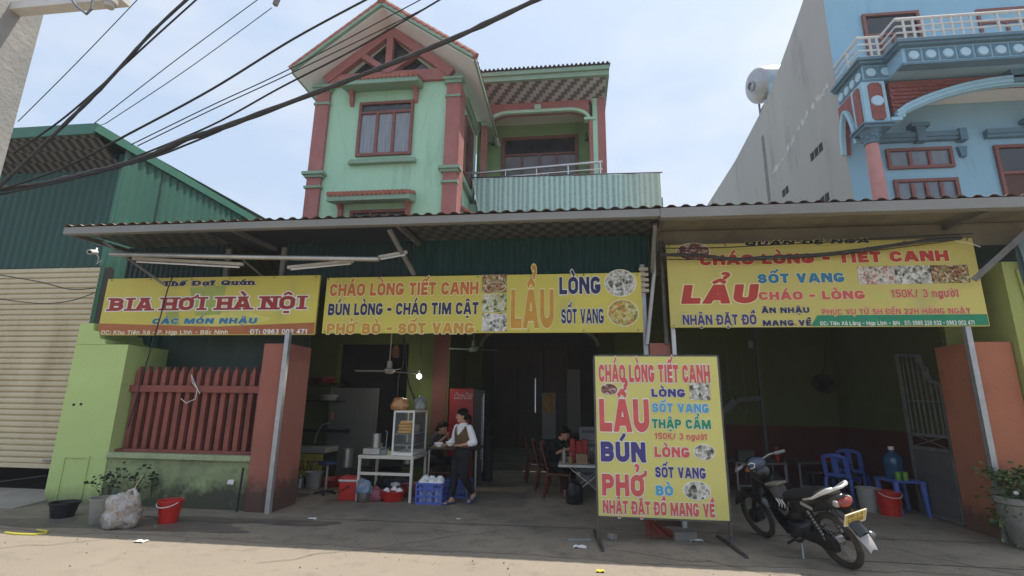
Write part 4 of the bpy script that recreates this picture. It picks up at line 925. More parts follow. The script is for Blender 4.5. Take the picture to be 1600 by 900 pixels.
obj('step', MB().bb(-2.28, .60, 13.0, 13.3, .0, .16), mat('dim step stone', (.12, .11, .10), .8, .2, 3), ent); obj('step', MB().bb(-2.28, .60, 13.3, 13.6, .0, .32), MATS['dim step stone'], ent); obj('step', MB().bb(-2.28, .60, 13.6, 14, .0, .48), MATS['dim step stone'], ent)
DW = mat('dark door wood', (.030, .018, .013), .5, .3, 3)
obj('door_wall', MB().bb(-2.7, .96, 14.0, 14.1, 0, 5), DARK, ent)
for x in (-2.2, -1.5, -.8):
    d_ = obj('door', MB().bb(x, x + .68, 13.93, 13.995, .48, 3.3, .008), DW, ent)
    obj('door_panel', MB().bb(x + .12, x + .56, 13.91, 13.928, .7, 1.5, .006).bb(x + .12, x + .56, 13.91, 13.928, 1.75, 3.1, .006), DW, d_)
obj('door_pull', MB().bar((-1.02, 13.86, 1.4), (-1.02, 13.86, 2.3), .03), STL, ent)

# ---------------------------------------------------------------- blue house (right)
BLUE = mat('sky blue render', (.29, .50, .63), .85, .06, 1.2, .2, 22, stain=(.17, .33, .44), stain_amt=.25, stretch=(1.4, 1.4, .3))
BLUD = mat('slate blue moulding', (.12, .22, .29), .7, .10, 3)
BLUL = mat('pale blue moulding', (.34, .56, .68), .7, .06, 3)
DISC = mat('pale blue disc', (.44, .64, .75), .7, .05, 3)
GREY = mat('bare grey render', (.42, .415, .39), .9, .08, .5, .3, 14, col2=(.36, .355, .335), stain=(.22, .22, .21), stain_amt=.22, stain_scale=1.1, stretch=(1, .9, .22))
SCALE = mat('red scale tiles', (.26, .085, .075), .7, .2, 9)
BX, BY0, BYW = 6.6, 10.72, 11.8
bh_ = thing('blue_house', 'sky blue house with arched portico and a long bare grey side wall', 'house', (8.5, 11.8, 0))
gwp = [(11.80, 0), (11.80, 13.2), (13.3, 12.55), (14.6, 12.05), (16.2, 11.6), (19.2, 11.25), (26, 11.1), (26, 0)]
side = obj('side_wall', MB().prism([(y, z) for y, z in gwp], (BX - .013, 0, 0), (0, 1, 0), (0, 0, 1), .012), GREY, bh_)
vent = MB()
for (px, py) in ((1280, 235), (1228, 300), (1290, 312)):
    q = Vector((0, 0, CH)); d_ = _f * CF + _r * (px - 800) - _u * (py - 450); q = q + d_ * (BX / d_.x)
    for k in range(3 if px == 1280 else 2):
        vent = MB(); vent.bb(BX - .019, BX - .003, q.y - .22 + k * .24, q.y - .02 + k * .24, q.z - .10, q.z + .13); obj('vent', vent, DARK, side)
MARK = mat('old plaster scar', (.55, .55, .53), .9, .15, 3, .3, 20); MARKD = mat('dark wall streak', (.20, .20, .19), .9, .2, 3)
sc_ = MB()
def sp(px, py):
    d_ = _f * CF + _r * (px - 800) - _u * (py - 450); q = Vector((0, 0, CH)) + d_ * (BX / d_.x); return Vector((BX - .018, q.y, q.z))
pl = [sp(1300, 122), sp(1284, 150), sp(1266, 172), sp(1253, 195), sp(1238, 222), sp(1225, 245), sp(1205, 277)]
rng = random.Random(31); fine = []
for p, q in zip(pl, pl[1:]): fine += [p.lerp(q, k / 7) for k in range(7)]
for i, (a_, c_) in enumerate(zip(fine, fine[1:])):
    if rng.random() < .22: continue
    j0, j1 = rng.uniform(.01, .13), rng.uniform(.01, .13); o_ = Vector((0, 0, rng.uniform(-.05, .05)))
    sc_.quad(a_ + o_ + Vector((0, 0, j0)), c_ + o_ + Vector((0, 0, j1)), c_ + o_ - Vector((0, 0, j1 * .8)), a_ + o_ - Vector((0, 0, j0 * .8)))
obj('plaster_scar', sc_, MARK, side)
a_, c_ = sp(1192, 212), sp(1201, 325)
obj('rain_streak', MB().quad(a_ + Vector((0, -.12, 0)), a_ + Vector((0, .12, 0)), Vector((BX - .018, a_.y + .14, 6)), Vector((BX - .018, a_.y - .1, 6))), MARKD, side)
obj('wall', MB().bb(BX, 14.5, BYW, BYW + .2, 0, 13.6), BLUE, bh_)
obj('back_block', MB().bb(BX + .21, 14.5, 13.0, 25.9, 0, 11), BLUE, bh_)
# balcony slab: set-back corner and forward middle
SZ0, SZ1 = 8.80, 9.17; BF, SX = 10.2, 7.10
sl_ = MB(); sl_.bb(BX - .02, SX - .001, BY0, BYW - .001, SZ0, SZ1).bb(SX, 14.5, BF, BYW - .001, SZ0 + .002, SZ1 + .002)
slab = obj('balcony_slab', sl_, BLUE, bh_)
md = MB()
for k, (z, e) in enumerate(((SZ1 + .003, .10), (SZ1 + .06, .15), (SZ1 + .12, .09))):
    md.bb(BX - .02 - e, SX - e, BY0 - e, BYW - .002, z, z + .056).bb(SX - e + .001, 14.5, BF - e, BYW - .002, z + .001, z + .057)
for z, e in ((SZ0 - .05, .03),): md.bb(BX - .02 - e, SX - e, BY0 - e, BY0 + .2, z, z + .049).bb(SX - e + .001, 14.5, BF - e, BF + .2, z + .001, z + .05)
obj('cornice', md, BLUD, slab)
fz = (SZ0 + SZ1) / 2
def disc(x, y, z, ax):
    M = Matrix.Translation((x, y, z)) @ (Euler((R(90), 0, 0)) if ax == 'y' else Euler((0, R(-90), 0))).to_matrix().to_4x4()
    d = obj('frieze_panel', (MB().box((x, y - .008, z), (.29, .014, .28)) if ax == 'y' else MB().box((x - .008, y, z), (.014, .24, .28))), BLUD, slab)
    obj('disc', MB().lathe([(0, .030), (.09, .030), (.105, .015)], 20, M=M), DISC, d)
for i in range(2): disc(6.80 + i * .24 - .06, BY0, fz, 'y') if False else disc(6.75 + i * .31, BY0, fz, 'y')
for i in range(9): disc(7.32 + i * .335, BF, fz, 'y')
for i in range(4): disc(BX - .02, BY0 + .16 + i * .25, fz, 'x')
# balustrade
rz0 = SZ1 + .18
br = thing('balcony_railing', 'white tube railing along the blue balcony', 'railing', (9, 10.2, 9.3))
RAILW = mat('white rail paint', (.62, .60, .57), .5, .08, 5)
pth = [(BX, BYW - .03), (BX, BY0 + .02), (SX - .02, BY0 + .02), (SX - .02, BF + .02), (14.4, BF + .02)]
for z in (rz0 + .06, rz0 + .22, rz0 + .38): obj('rail', MB().tube([(x, y, z) for x, y in pth], .022, 8), RAILW, br)
obj('top_rail', MB().tube([(x, y, rz0 + .56) for x, y in pth], .035, 8), RAILW, br)
for x, y in ([(6.85, BY0 + .02), (7.0, BY0 + .02), (BX, 11.2)] + [(7.25 + .19 * i, BF + .02) for i in range(8)] + [(9.1 + .42 * i, BF + .02) for i in range(8)]):
    obj('post', MB().bar((x, y, rz0), (x, y, rz0 + .56), .035), RAILW, br)
# portico: scale-tiled beam with a broad arch, corner pedestal, column
pz0, pz1 = 7.62, 8.78
ax0, ax1, azs, azt = 7.10, 12.2, 7.85, 8.55
n = 26; arc_ = [(ax0 + (ax1 - ax0) * i / n, azs + (azt - azs) * math.sin(math.pi * (i / n)) ** .75) for i in range(n + 1)]
pbm = MB()
for (xa, za), (xb, zb) in zip(arc_, arc_[1:]): pbm.prism([(xa, za), (xb, zb), (xb, SZ0 - .055), (xa, SZ0 - .055)], (0, BY0 + .04, 0), (1, 0, 0), (0, 0, 1), -.2)
port = obj('portico_beam', pbm, SCALE, bh_)
scb = MB()
for r_ in range(9):
    z = 7.95 + r_ * .095
    for c_ in range(26):
        x = 7.14 + c_ * .10 + (.05 if r_ % 2 else 0)
        zl = azs + (azt - azs) * max(0, math.sin(math.pi * min(1, max(0, (x - ax0) / (ax1 - ax0))))) ** .75
        if z > zl + .13 and z < SZ0 - .1: scb.box((x, BY0 + .03, z), (.09, .02, .08), Euler((R(-14), 0, 0)))
obj('scale_tiles', scb, SCALE, port)
am = MB()
for k, (off, y, w_) in enumerate(((0, BY0 - .02, .08), (.075, BY0 - .04, .06), (-.05, BY0 + .02, .06))):
    for (xa, za), (xb, zb) in zip(arc_, arc_[1:]): am.bar((xa, y, za + off), (xb, y, zb + off), w_, .12, up=(0, 1, 0))
am.bb(6.98, 7.20, BY0 - .06, BY0 + .1, 7.74, 7.82).bb(7.1, 7.28, BY0 - .05, BY0 + .1, 7.82, 7.92)
obj('arch_moulding', am, BLUL, port)
obj('keystone', MB().prism([(-.13, 0), (.13, 0), (.19, .30), (-.19, .30)], (9.65, BY0 - .1, 8.50), (1, 0, 0), (0, 0, 1), -.2), BLUD, port)
obj('portico_ceiling', MB().bb(BX + .05, 14.4, BY0 + .25, BYW - .01, SZ0 - .06, SZ0 - .01), WSOF, bh_)
ped = obj('pedestal', MB().bb(6.50, 6.98, BY0 - .02, BY0 + .42, 7.70, SZ0 - .055), BLUL, bh_)
def octo(x, z, w, h, c): return [(x - w, z - h + c), (x - w + c, z - h), (x + w - c, z - h), (x + w, z - h + c), (x + w, z + h - c), (x + w - c, z + h), (x - w + c, z + h), (x - w, z + h - c)]
obj('pedestal_panel', MB().prism(octo(6.76, 8.24, .14, .46, .06), (0, BY0 - .021, 0), (1, 0, 0), (0, 0, 1), .02), SCALE, ped)
obj('pedestal_panel', MB().prism(octo(BY0 + .2, 8.24, .12, .46, .06), (6.499, 0, 0), (0, 1, 0), (0, 0, 1), -.02), SCALE, ped)
obj('disc', MB().lathe([(0, .03), (.12, .03), (.13, .0)], 18, M=Matrix.Translation((6.76, BY0 - .042, 8.24)) @ Euler((R(90), 0, 0)).to_matrix().to_4x4()), DISC, ped)
col_ = obj('column', MB().lathe([(.135, 4.5), (.145, 5.5), (.138, 6.6), (.12, 7.28)], 24, c=(6.62, BY0 + .16, 0)), mat('salmon column paint', (.52, .26, .24), .75, .1, 4), bh_, smooth=True)
cp = MB().lathe([(.125, 7.28), (.15, 7.30), (.13, 7.33), (.15, 7.42), (.18, 7.47), (.15, 7.50), (.19, 7.57), (.23, 7.60)], 20, c=(6.62, BY0 + .16, 0)); cp.bb(6.40, 6.98, BY0 - .08, BY0 + .42, 7.60, 7.66).bb(6.36, 7.02, BY0 - .12, BY0 + .46, 7.663, 7.70)
for k in range(10):
    a_ = 2 * math.pi * k / 10; cp.ball((6.62 + .16 * math.cos(a_), BY0 + .16 + .16 * math.sin(a_), 7.42 + .05 * (k % 2)), (.035, .035, .05), 6)
obj('capital', cp, BLUD, col_)
# small side arch between pedestal and wall
sa = MB(); sarc = [(BY0 + .44 + (BYW - .05 - BY0 - .44) * i / 12, 7.5 + .95 * math.sin(math.pi * i / 12) ** .6) for i in range(13)]
for (ya, za), (yb, zb) in zip(sarc, sarc[1:]): sa.prism([(ya, za), (yb, zb), (yb, SZ0 - .055), (ya, SZ0 - .055)], (BX - .08, 0, 0), (0, 1, 0), (0, 0, 1), .15)
obj('side_arch', sa, SCALE, bh_)
sam = MB()
for (ya, za), (yb, zb) in zip(sarc, sarc[1:]): sam.bar((BX - .10, ya, za), (BX - .10, yb, zb), .09, .10, up=(1, 0, 0))
obj('side_arch_moulding', sam, BLUL, bh_)
# openings
BW = mat('red brown joinery', (.23, .09, .075), .55, .12, 5)
BG = mat('blue house glass', (.13, .16, .19), .1, .25, 3, spec=.8)
window(bh_, 7.44, 8.86, 7.10, 7.62, BYW - .03, 3, frame=BW, glass=BG)
window(bh_, 7.50, 8.86, 5.30, 7.08 - .25, BYW - .03, 4, frame=BW, glass=BG)
window(bh_, 9.75, 11.3, 5.2, 7.60, BYW - .03, 2, 6.9, frame=BW, glass=mat('dark joinery panel', (.09, .035, .025), .5, .2, 5), name='door')
window(bh_, 7.42, 8.74, 9.2, 11.38, BYW - .03, 4, 10.75, frame=BW, glass=BG)
window(bh_, 10.05, 11.3, 9.2, 11.3, BYW + .0, 2, 10.9, frame=BW, glass=BG, name='door')
hd = MB()
for x0, x1 in ((7.25, 9.15), (9.62, 11.6)):
    hd.bb(x0, x1, BYW - .14, BYW - .001, 7.86, 7.98).bb(x0, x1, BYW - .11, BYW - .001, 7.78, 7.858).bb((x0 + x1) / 2 - .10, (x0 + x1) / 2 + .10, BYW - .18, BYW - .001, 7.74, 8.1).bb((x0 + x1) / 2 - .2, (x0 + x1) / 2 + .2, BYW - .2, BYW - .001, 8.103, 8.2)
    hd.bb(x1 - .14, x1 + .02, BYW - .17, BYW - .001, 7.72, 8.02).prism([(x1 - .17, 7.60), (x1 + .02, 7.60), (x1 - .02, 7.34), (x1 - .13, 7.34)], (0, BYW - .08, 0), (1, 0, 0), (0, 0, 1), -.079)
obj('window_hood', hd, BLUD, bh_)
# water tank
wt = thing('water_tank', 'horizontal stainless water tank on a frame above the grey wall', 'tank', (6.9, 16.5, 11.2))
TK = mat('bright tank steel', (.40, .40, .41), .42, .15, 3, metal=.6)
TM = Matrix.Translation((7.05, 16.2, 12.55)) @ Euler((0, R(78), R(14))).to_matrix().to_4x4()
tcyl = obj('drum', MB().lathe([(0, -.86), (.2, -.84), (.52, -.72), (.60, -.62), (.61, .0), (.60, .62), (.52, .72), (.2, .84), (0, .86)], 28, M=TM), TK, wt, smooth=True)
obj('manhole', MB().lathe([(.17, -.90), (.17, -.82), (.12, -.83), (.12, -.905), (.17, -.90)], 18, M=TM), mat('tank ring', (.3, .3, .32), .4, metal=.6), tcyl)
st = MB()
for x in (6.66, 7.5):
    for y in (15.8, 16.6): st.bar((x, y, 11.3), (x, y, 12.2), .05)
for z in (11.75, 12.1):
    st.bar((6.66, 15.8, z), (6.66, 16.6, z), .04); st.bar((6.66, 15.8, z), (7.5, 15.8, z), .04)
st.bar((6.66, 15.8, 11.75), (6.66, 16.6, 12.1), .03)
obj('stand', st, mat('tank stand steel', (.22, .22, .23), .6, .2, 6), wt)
# ---------------------------------------------------------------- wires, pole and lamp on the street
PCON = mat('weathered pole concrete', (.30, .295, .28), .9, .14, 2.5, .4, 25, col2=(.22, .22, .215), stain=(.22, .22, .215), stain_amt=.3)
up = thing('utility_pole', 'pale mottled concrete utility pole at the top left corner', 'pole', (-4.4, 2.7, 0))
pe = P(43, 117, 2.92)
obj('shaft', MB().prism([(-.62, 0), (0, 0), (0, 7), (-.55, 7)], (pe.x, 2.6, 0), (1, 0, 0), (0, 0, 1), -.32), PCON, up)
xz = P(130, 4, 2.7).z
obj('crossarm', MB().bb(pe.x - .2, P(188, 0, 2.7).x, 2.70, 2.78, xz + .005, xz + .07), mat('white cross arm', (.60, .59, .57), .6, .08, 6), up)
bk = P(135, 22, 2.66)
obj('bracket', MB().tube([P(108, -8, 2.66), P(118, 8, 2.66), bk, P(143, 14, 2.66), P(146, -4, 2.66)], .009, 8), mat('bracket dark', (.16, .17, .2), .5, .1, 6), up)
obj('insulator', MB().lathe([(0, 0), (.03, .003), (.034, .03), (.045, .036), (.045, .07), (0, .07)], 14, c=P(170, 12, 2.66)), mat('insulator grey', (.45, .44, .42), .5, .1, 6), up)
CB = mat('black cable', (.022, .022, .024), .6, .2, 8)
CBT = mat('worn cable bundle', (.05, .05, .05), .7, .3, 10)
def cable(label, pts, r, Y=4.5, m=None, lumpy=0, group=None):
    q = [P(x, y, Y) for x, y in pts]; out = []
    for i in range(len(q) - 1):
        p0, p1, p2, p3 = q[max(i - 1, 0)], q[i], q[i + 1], q[min(i + 2, len(q) - 1)]
        for k in range(8):
            t = k / 8; out.append(.5 * ((2 * p1) + (p2 - p0) * t + (2 * p0 - 5 * p1 + 4 * p2 - p3) * t * t + (3 * p1 - p0 - 3 * p2 + p3) * t ** 3))
    out.append(q[-1])
    if pts[-1][1] < 0: d_ = (out[-1] - out[-3]).normalized(); out += [out[-1] + d_ * 4 + Vector((0, 0, .1)), out[-1] + d_ * 9 + Vector((0, 0, .6))]      # runs on overhead, past the frame
    if pts[0][0] < 0: d_ = (out[0] - out[2]).normalized(); out = [out[0] + d_ * 6 + Vector((0, 0, .4)), out[0] + d_ * 3 + Vector((0, 0, .1))] + out
    if pts[0][0] in (148, 165): out = [P(152, 197, 7.27)] + out                                             # tied to the warehouse eave
    rr = [r * (1 + lumpy * noise.noise(p * 9)) for p in out]
    return tag(obj('cable', MB().tube(out, rr, 7), m or CB, smooth=True), label, 'cable', group)
cable('thick lumpy cable bundle crossing in front of the mint house gable', [(-20, 298), (60, 288), (150, 268), (235, 243), (290, 218), (335, 204), (480, 150), (610, 100), (720, 55), (850, -6)], .028, 4.5, CBT, .5)
cable('single cable sagging under the thick bundle, at the left', [(-20, 308), (100, 283), (235, 247), (292, 226), (345, 204)], .011, 4.48)
cable('paired black cable climbing steeply to the top edge, thickest of the left group', [(-10, 300), (90, 205), (165, 130), (240, 48), (300, -8)], .018, 4.4, CBT, .3)
cable('thin strand peeling off the steep black cable', [(20, 240), (95, 188), (165, 128), (245, 55), (315, -8)], .010, 4.42)
cable('thin wire alone at the far upper left of the sky', [(28, 190), (120, 98), (218, -4)], .005, 4.6)
cable('thin wire rising from the warehouse ridge corner', [(148, 192), (280, 90), (410, -6)], .005, 4.6)
cable('thin wire ending at the small lamp at the top edge', [(165, 193), (290, 110), (425, 12)], .0045, 4.6)
cable('medium black cable rising past the left eave of the mint house', [(-10, 300), (100, 262), (200, 210), (330, 140), (460, 60), (590, -10)], .012, 4.45)
cable('thin upper wire of the pair crossing the house roof', [(205, 226), (330, 165), (460, 104), (660, -2)], .006, 4.5)
cable('thin lower wire of the pair crossing the house roof', [(215, 228), (330, 172), (460, 112), (650, 20), (700, -8)], .006, 4.52)
cable('black cable just above the thick bundle over the gable', [(200, 250), (330, 196), (440, 136), (560, 74), (700, -8)], .010, 4.52)
lp = P(432, 4, 4.6)
tag(obj('lamp_tip', MB().box(lp + Vector((0, 0, .02)), (.05, .05, .12), Euler((0, R(15), 0)), .01), mat('lamp dark', (.2, .19, .18), .5, .1, 5)), 'small dark fitting poking in at the top edge', 'fitting')
# wires strung across the tall right sign
for i, (lb, pts, r, Y) in enumerate((
    ('heavy black cable bundle sagging across the tall right sign', [(1030, 398), (1090, 399), (1150, 405), (1200, 402), (1290, 397), (1370, 387), (1440, 377), (1502, 372)], .026, 7.36),
    ('straight black wire across the top lettering of the tall right sign', [(1030, 388), (1120, 387), (1200, 383), (1300, 378), (1400, 371), (1520, 365)], .008, 7.38),
    ('thin black wire looping below the bundle on the tall right sign', [(1032, 405), (1100, 406), (1200, 406), (1290, 400), (1380, 390), (1500, 374)], .007, 7.37))):
    cable(lb, pts, r, Y, CBT if i == 0 else CB, .25 if i == 0 else 0)
cable('white wire looping from the tall right sign to the end wall', [(1488, 372), (1500, 378), (1515, 380), (1532, 386)], .006, 7.36, WHT)
cable('black cable hanging down across the left beer sign', [(270, 432), (262, 452), (252, 490), (243, 520), (228, 570), (208, 640), (200, 668)], .010, 7.40)
cable('slack black wires over the beige roller shutter', [(-10, 428), (60, 440), (110, 452), (150, 450)], .009, 7.7)
cable('lower slack wire over the beige roller shutter', [(-10, 466), (60, 474), (110, 470), (152, 456)], .008, 7.7)

# ---------------------------------------------------------------- under the awning
SHN = mat('shiny steel tube', (.50, .49, .46), .35, .15, 5, metal=.8)
tag(obj('curtain_tube', MB().tube([P(173, 397, 6.95), P(400, 402, 6.95), P(592, 405, 6.95)], .038, 12), SHN, smooth=True), 'long shiny steel roller tube slung under the awning above the beer sign', 'tube')
lt = thing('tube_light', 'white fluorescent batten under the shiny tube at the left', 'light', P(290, 410, 7.1))
obj('batten', MB().bar(P(208, 404, 7.1), P(380, 413, 7.1), .05, .045), mat('dusty white metal', (.55, .52, .46), .55, .12, 6), lt)
obj('tube', MB().tube([P(214, 409, 7.06), P(374, 417.5, 7.06)], .014, 8), WHT, lt)
lt = thing('tube_light', 'tilted white fluorescent batten under the awning above the middle banner', 'light', P(500, 412, 7.1))
obj('batten', MB().bar(P(450, 418, 7.1), P(552, 408, 7.1), .05, .045), MATS['dusty white metal'], lt)
obj('tube', MB().tube([P(455, 421, 7.06), P(548, 412, 7.06)], .014, 8), WHT, lt)
lt = thing('tube_light', 'short white batten beside the awning bracket', 'light', P(612, 397, 7.2))
obj('batten', MB().bar(P(592, 402, 7.2), P(636, 394, 7.2), .05, .045), MATS['dusty white metal'], lt)
obj('tube', MB().tube([P(595, 405, 7.16), P(633, 398, 7.16)], .014, 8), WHT, lt)
cc = thing('security_camera', 'small white security camera under the left end of the awning', 'camera', P(146, 393, 7.3))
c0 = P(145, 394, 7.3)
obj('body', MB().tube([c0 + Vector((-.05, .10, .03)), c0 + Vector((.02, -.08, -.02))], .042, 12), WHT, cc, smooth='auto')
obj('lens', MB().ball(c0 + Vector((.024, -.085, -.022)), .028, 10), INK['black'], cc)
obj('mount', MB().bar(c0 + Vector((-.05, .1, .03)), c0 + Vector((-.1, .15, .12)), .025), WHT, cc)
obj('cord', MB().tube([c0 + Vector((.04, .05, -.03)), c0 + Vector((.10, .04, -.1)), c0 + Vector((.08, .04, -.2)), c0 + Vector((.16, .04, -.14))], .008, 6), WHT, cc)

# ---------------------------------------------------------------- clutter along the low wall
REDPL = mat("red plastic", (.52, .020, .016), .35, .08, 4, spec=.5)
def bucket(name, label, loc, r0, r1, h, m, handle=True, cat='bucket', band=None, group=None):
    t = thing(name, label, cat, loc, group=group)
    obj('shell', MB().lathe([(0, 0), (r0, 0), (r0 + (r1 - r0) * .5, h * .5), (r1, h), (r1 + .012, h), (r1 + .012, h - .02), (r1 + .002, h - .022), (r1 - .006, h - .01), (r0 - .006, .012), (0, .012)], 28), m, t, local=True, smooth='auto')
    if handle:
        pts = [(r1 * 1.02 * math.cos(R(a_)), -.02 - .5 * r1 * math.sin(R(a_)) * .9, h - .01 - .45 * r1 * math.sin(R(a_))) for a_ in range(0, 181, 15)]
        obj('handle', MB().tube([(p[0], p[1] - r1 * .55 * math.sin(R(i * 15)), p[2]) for i, p in enumerate(pts)], .006, 6), WHT, t, local=True)
    return t
bucket('bucket', 'bright red bucket with a white handle by the low green wall', G(262, 817), .110, .145, .29, REDPL)
bucket('pot', 'squat black plastic pot at the foot of the lime green pillar', G(97, 808), .13, .17, .20, mat('black plastic', (.012, .012, .014), .5, .2, 5), False, 'pot')
bucket('bucket', 'grimy grey white bucket half hidden by the rubbish bag', G(160, 817), .15, .18, .32, mat('grimy white plastic', (.30, .29, .26), .6, .2, 5, stain=(.1, .09, .08), stain_amt=.5), False)
def bag(name, label, c, r, m, seed=0, lump=.35, cat='bag', top=True):
    mb = MB(); bmesh.ops.create_icosphere(mb.bm, subdivisions=4, radius=1)
    for v in mb.bm.verts:
        d = v.co.normalized(); k = 1 + lump * .9 * noise.noise(d * 1.7 + Vector((seed, 0, 0))) + lump * .5 * (.3 - abs(noise.noise(d * 3.6 + Vector((0, seed, 0))))) + lump * .34 * (.25 - abs(noise.noise(d * 8 + Vector((0, seed, 3)))))
        z = d.z * k
        if z < -.7: z = -.7 - (z + .7) * .1
        v.co = Vector((c[0] + d.x * k * r[0], c[1] + d.y * k * r[1], c[2] + (z + .72) * r[2]))
    return mb
tb2 = thing('rubbish_bag', 'tied clear rubbish bag of mixed scraps on the road edge', 'bag', G(186, 824))
g_ = G(186, 824)
def bagmat(name, cols, rough=.25):
    m = food_mat(name, cols, 9, 1.7); m.node_tree.nodes['Principled BSDF'].inputs['Roughness'].default_value = rough; return m
RUB = bagmat('rubbish in clear plastic', [(.33, .32, .30), (.38, .37, .35), (.34, .27, .21), (.46, .45, .43), (.27, .20, .15), (.42, .41, .39)])
obj('sack', bag('', '', (g_.x, g_.y, 0), (.24, .18, .24), RUB, 3), RUB, tb2, smooth=True)
kn = MB(); kn.tube([(g_.x + .06, g_.y, .36), (g_.x + .09, g_.y - .03, .45), (g_.x + .14, g_.y - .02, .47), (g_.x + .17, g_.y, .40), (g_.x + .14, g_.y, .30)], [.035, .025, .022, .025, .03], 7)
obj('knot', kn.jitter(.01, 20), mat('cloudy plastic', (.50, .49, .47), .3, .15, 8), tb2, smooth=True)
tag(obj('stick', MB().bar(G(186, 822) + Vector((.02, .03, .3)), G(186, 822) + Vector((.14, .08, .62)), .028, .012), mat('pale wood', (.50, .42, .28), .7, .1, 6)), 'pale wooden stick poking out of the rubbish bag', 'stick')
LEAF = mat('weed leaf', (.035, .05, .022), .6, .35, 9)
STEM = mat('weed stem', (.10, .09, .05), .8, .2, 9)
def leaves(mb, c, spread, n, size, rng):
    for _ in range(n):
        p = Vector(c) + Vector((rng.gauss(0, spread[0]), rng.gauss(0, spread[1]), rng.gauss(0, spread[2])))
        e = Euler((rng.uniform(-1, 1), rng.uniform(-1, 1), rng.uniform(0, 6.3))).to_matrix(); s = size * rng.uniform(.6, 1.3)
        a_, b_, c_, d_ = e @ Vector((0, 0, 0)), e @ Vector((s * .35, s * .5, s * .08)), e @ Vector((0, s, -.1 * s)), e @ Vector((-s * .35, s * .5, s * .08))
        mb.quad(p + a_, p + b_, p + c_, p + d_)
def weed(label, base, h, w, n, size, seed, name='weed'):
    rng = random.Random(seed); t = thing(name, label, 'plant', base)
    st_ = MB(); lf = MB()
    for k in range(n):
        a_ = rng.uniform(0, 6.3); tip = Vector(base) + Vector((w * math.cos(a_) * rng.uniform(.3, 1), w * .5 * math.sin(a_) - .05, h * rng.uniform(.5, 1)))
        mid = Vector(base).lerp(tip, .5) + Vector((0, 0, h * .12)); st_.tube([base, mid, tip], [.006, .004, .002], 5)
        for q in (tip, mid.lerp(tip, .5)): leaves(lf, q, (size * .7, size * .7, size * .4), 4, size, rng)
    obj('stem', st_, STEM, t); obj('foliage', lf, LEAF, t)
weed('straggly dark weed growing in front of the lime pillar', Vector((-6.95, 7.2, 0)), .62, .26, 7, .07, 3)
weed('leafy weed beside the rubbish bag at the low wall', Vector((-6.55, 7.25, 0)), .62, .22, 6, .07, 5)
weed('small dark weed sprouting from the stained low wall', Vector((P(234, 790, 7.42).x, 7.42, .12)), .40, .08, 5, .055, 8)
PAP = mat('white paper', (.74, .74, .72), .7, .05, 8)
def litter(label, p, s, seed, m=PAP, name='paper_scrap', cat='litter', up=False):
    rng = random.Random(seed); mb = MB()
    mb.sheet(lambda u, v: (p[0] + (u - .5) * s, p[1] + (v - .5) * s * .7 * (0.2 if up else 1), p[2] + .01 + (v * s * .6 if up else 0) + .025 * abs(noise.noise(Vector((u * 3 + seed, v * 3, seed))))), 5, 5)
    mb.sheet(lambda u, v: (p[0] + (u - .5) * s, p[1] + (v - .5) * s * .7 * (0.2 if up else 1) + .002, p[2] + .006 + (v * s * .6 if up else 0) + .025 * abs(noise.noise(Vector((u * 3 + seed, v * 3, seed))))), 5, 5)
    tag(obj(name, mb, m), label, cat)
litter('white scrap of paper stuck on the stained low wall', Vector((-5.15, 7.44, .36)), .10, 2, up=True)
litter('white litter flake on the road below the low wall', G(220, 847), .13, 3)
litter('white litter scrap on the concrete below the red pillar', G(487, 812), .12, 4)
litter('white scrap beside the left foot of the menu board', G(906, 856), .15, 5)
litter('white scrap under the right half of the menu board', G(1088, 846), .16, 6)
litter('yellow scrap at the bottom edge of the road', G(938, 894), .08, 7, mat('yellow scrap', (.6, .5, .05), .6, .1, 5))
litter('tiny white scrap on the floor beside the walking woman', G(716, 812), .06, 8)
cable_pts = [G(8, 832, .01), G(25, 834, .012), G(55, 835, .01), G(72, 833, .012), G(74, 830, .012), G(58, 828, .01)]
tag(obj('strap', MB().tube(cable_pts, .012, 6), mat('yellow strap', (.62, .56, .06), .5, .08, 5)), 'yellow plastic strap lying on the road at the lower left', 'strap')
tag(obj('pipe', MB().tube([(-4.95, 7.38, 0), (-4.94, 7.39, .62)], .014, 6), CB), 'thin black pipe at the right end of the low wall', 'pipe')
BRI = mat('grey brick rubble', (.24, .23, .21), .9, .2, 6)
tag(obj('brick', MB().box(G(1068, 843) + Vector((0, 0, .05)), (.30, .16, .10), Euler((0, 0, .3)), .012).jitter(.006, 12), BRI), 'flat grey block behind the foot of the menu board', 'brick')
tag(obj('brick', MB().box(G(957, 843) + Vector((0, 0, .035)), (.11, .08, .07), Euler((0, .2, .8)), .012).jitter(.006, 12), BRI), 'small broken stone by the left leg of the menu board', 'stone')
tag(obj('brick', MB().box(G(905, 846) + Vector((0, 0, .015)), (.30, .05, .03), Euler((0, 0, .1)), .008).jitter(.004, 12), BRI), 'flat wooden offcut left of the menu board', 'offcut')
bro = thing('broom', 'red and green plastic broom lying behind the menu board', 'broom', G(1020, 838))
g_ = G(1022, 843); rb_ = MB(); rng = random.Random(4)
for k in range(70):
    a_ = rng.uniform(-.22, .22); rb_.tube([g_ + Vector((-.10, .12, .26)), g_ + Vector((.10 + a_ * .8, .0 + rng.uniform(-.06, .06), .02 + rng.uniform(0, .06)))], .006, 3)
obj('bristles', rb_, mat('faded red fibre', (.24, .06, .045), .8, .3, 9), bro)
obj('head', MB().bar(g_ + Vector((-.09, .12, .25)), g_ + Vector((-.22, .2, .38)), .12, .05), mat('green plastic', (.05, .16, .05), .5, .2, 6), bro)
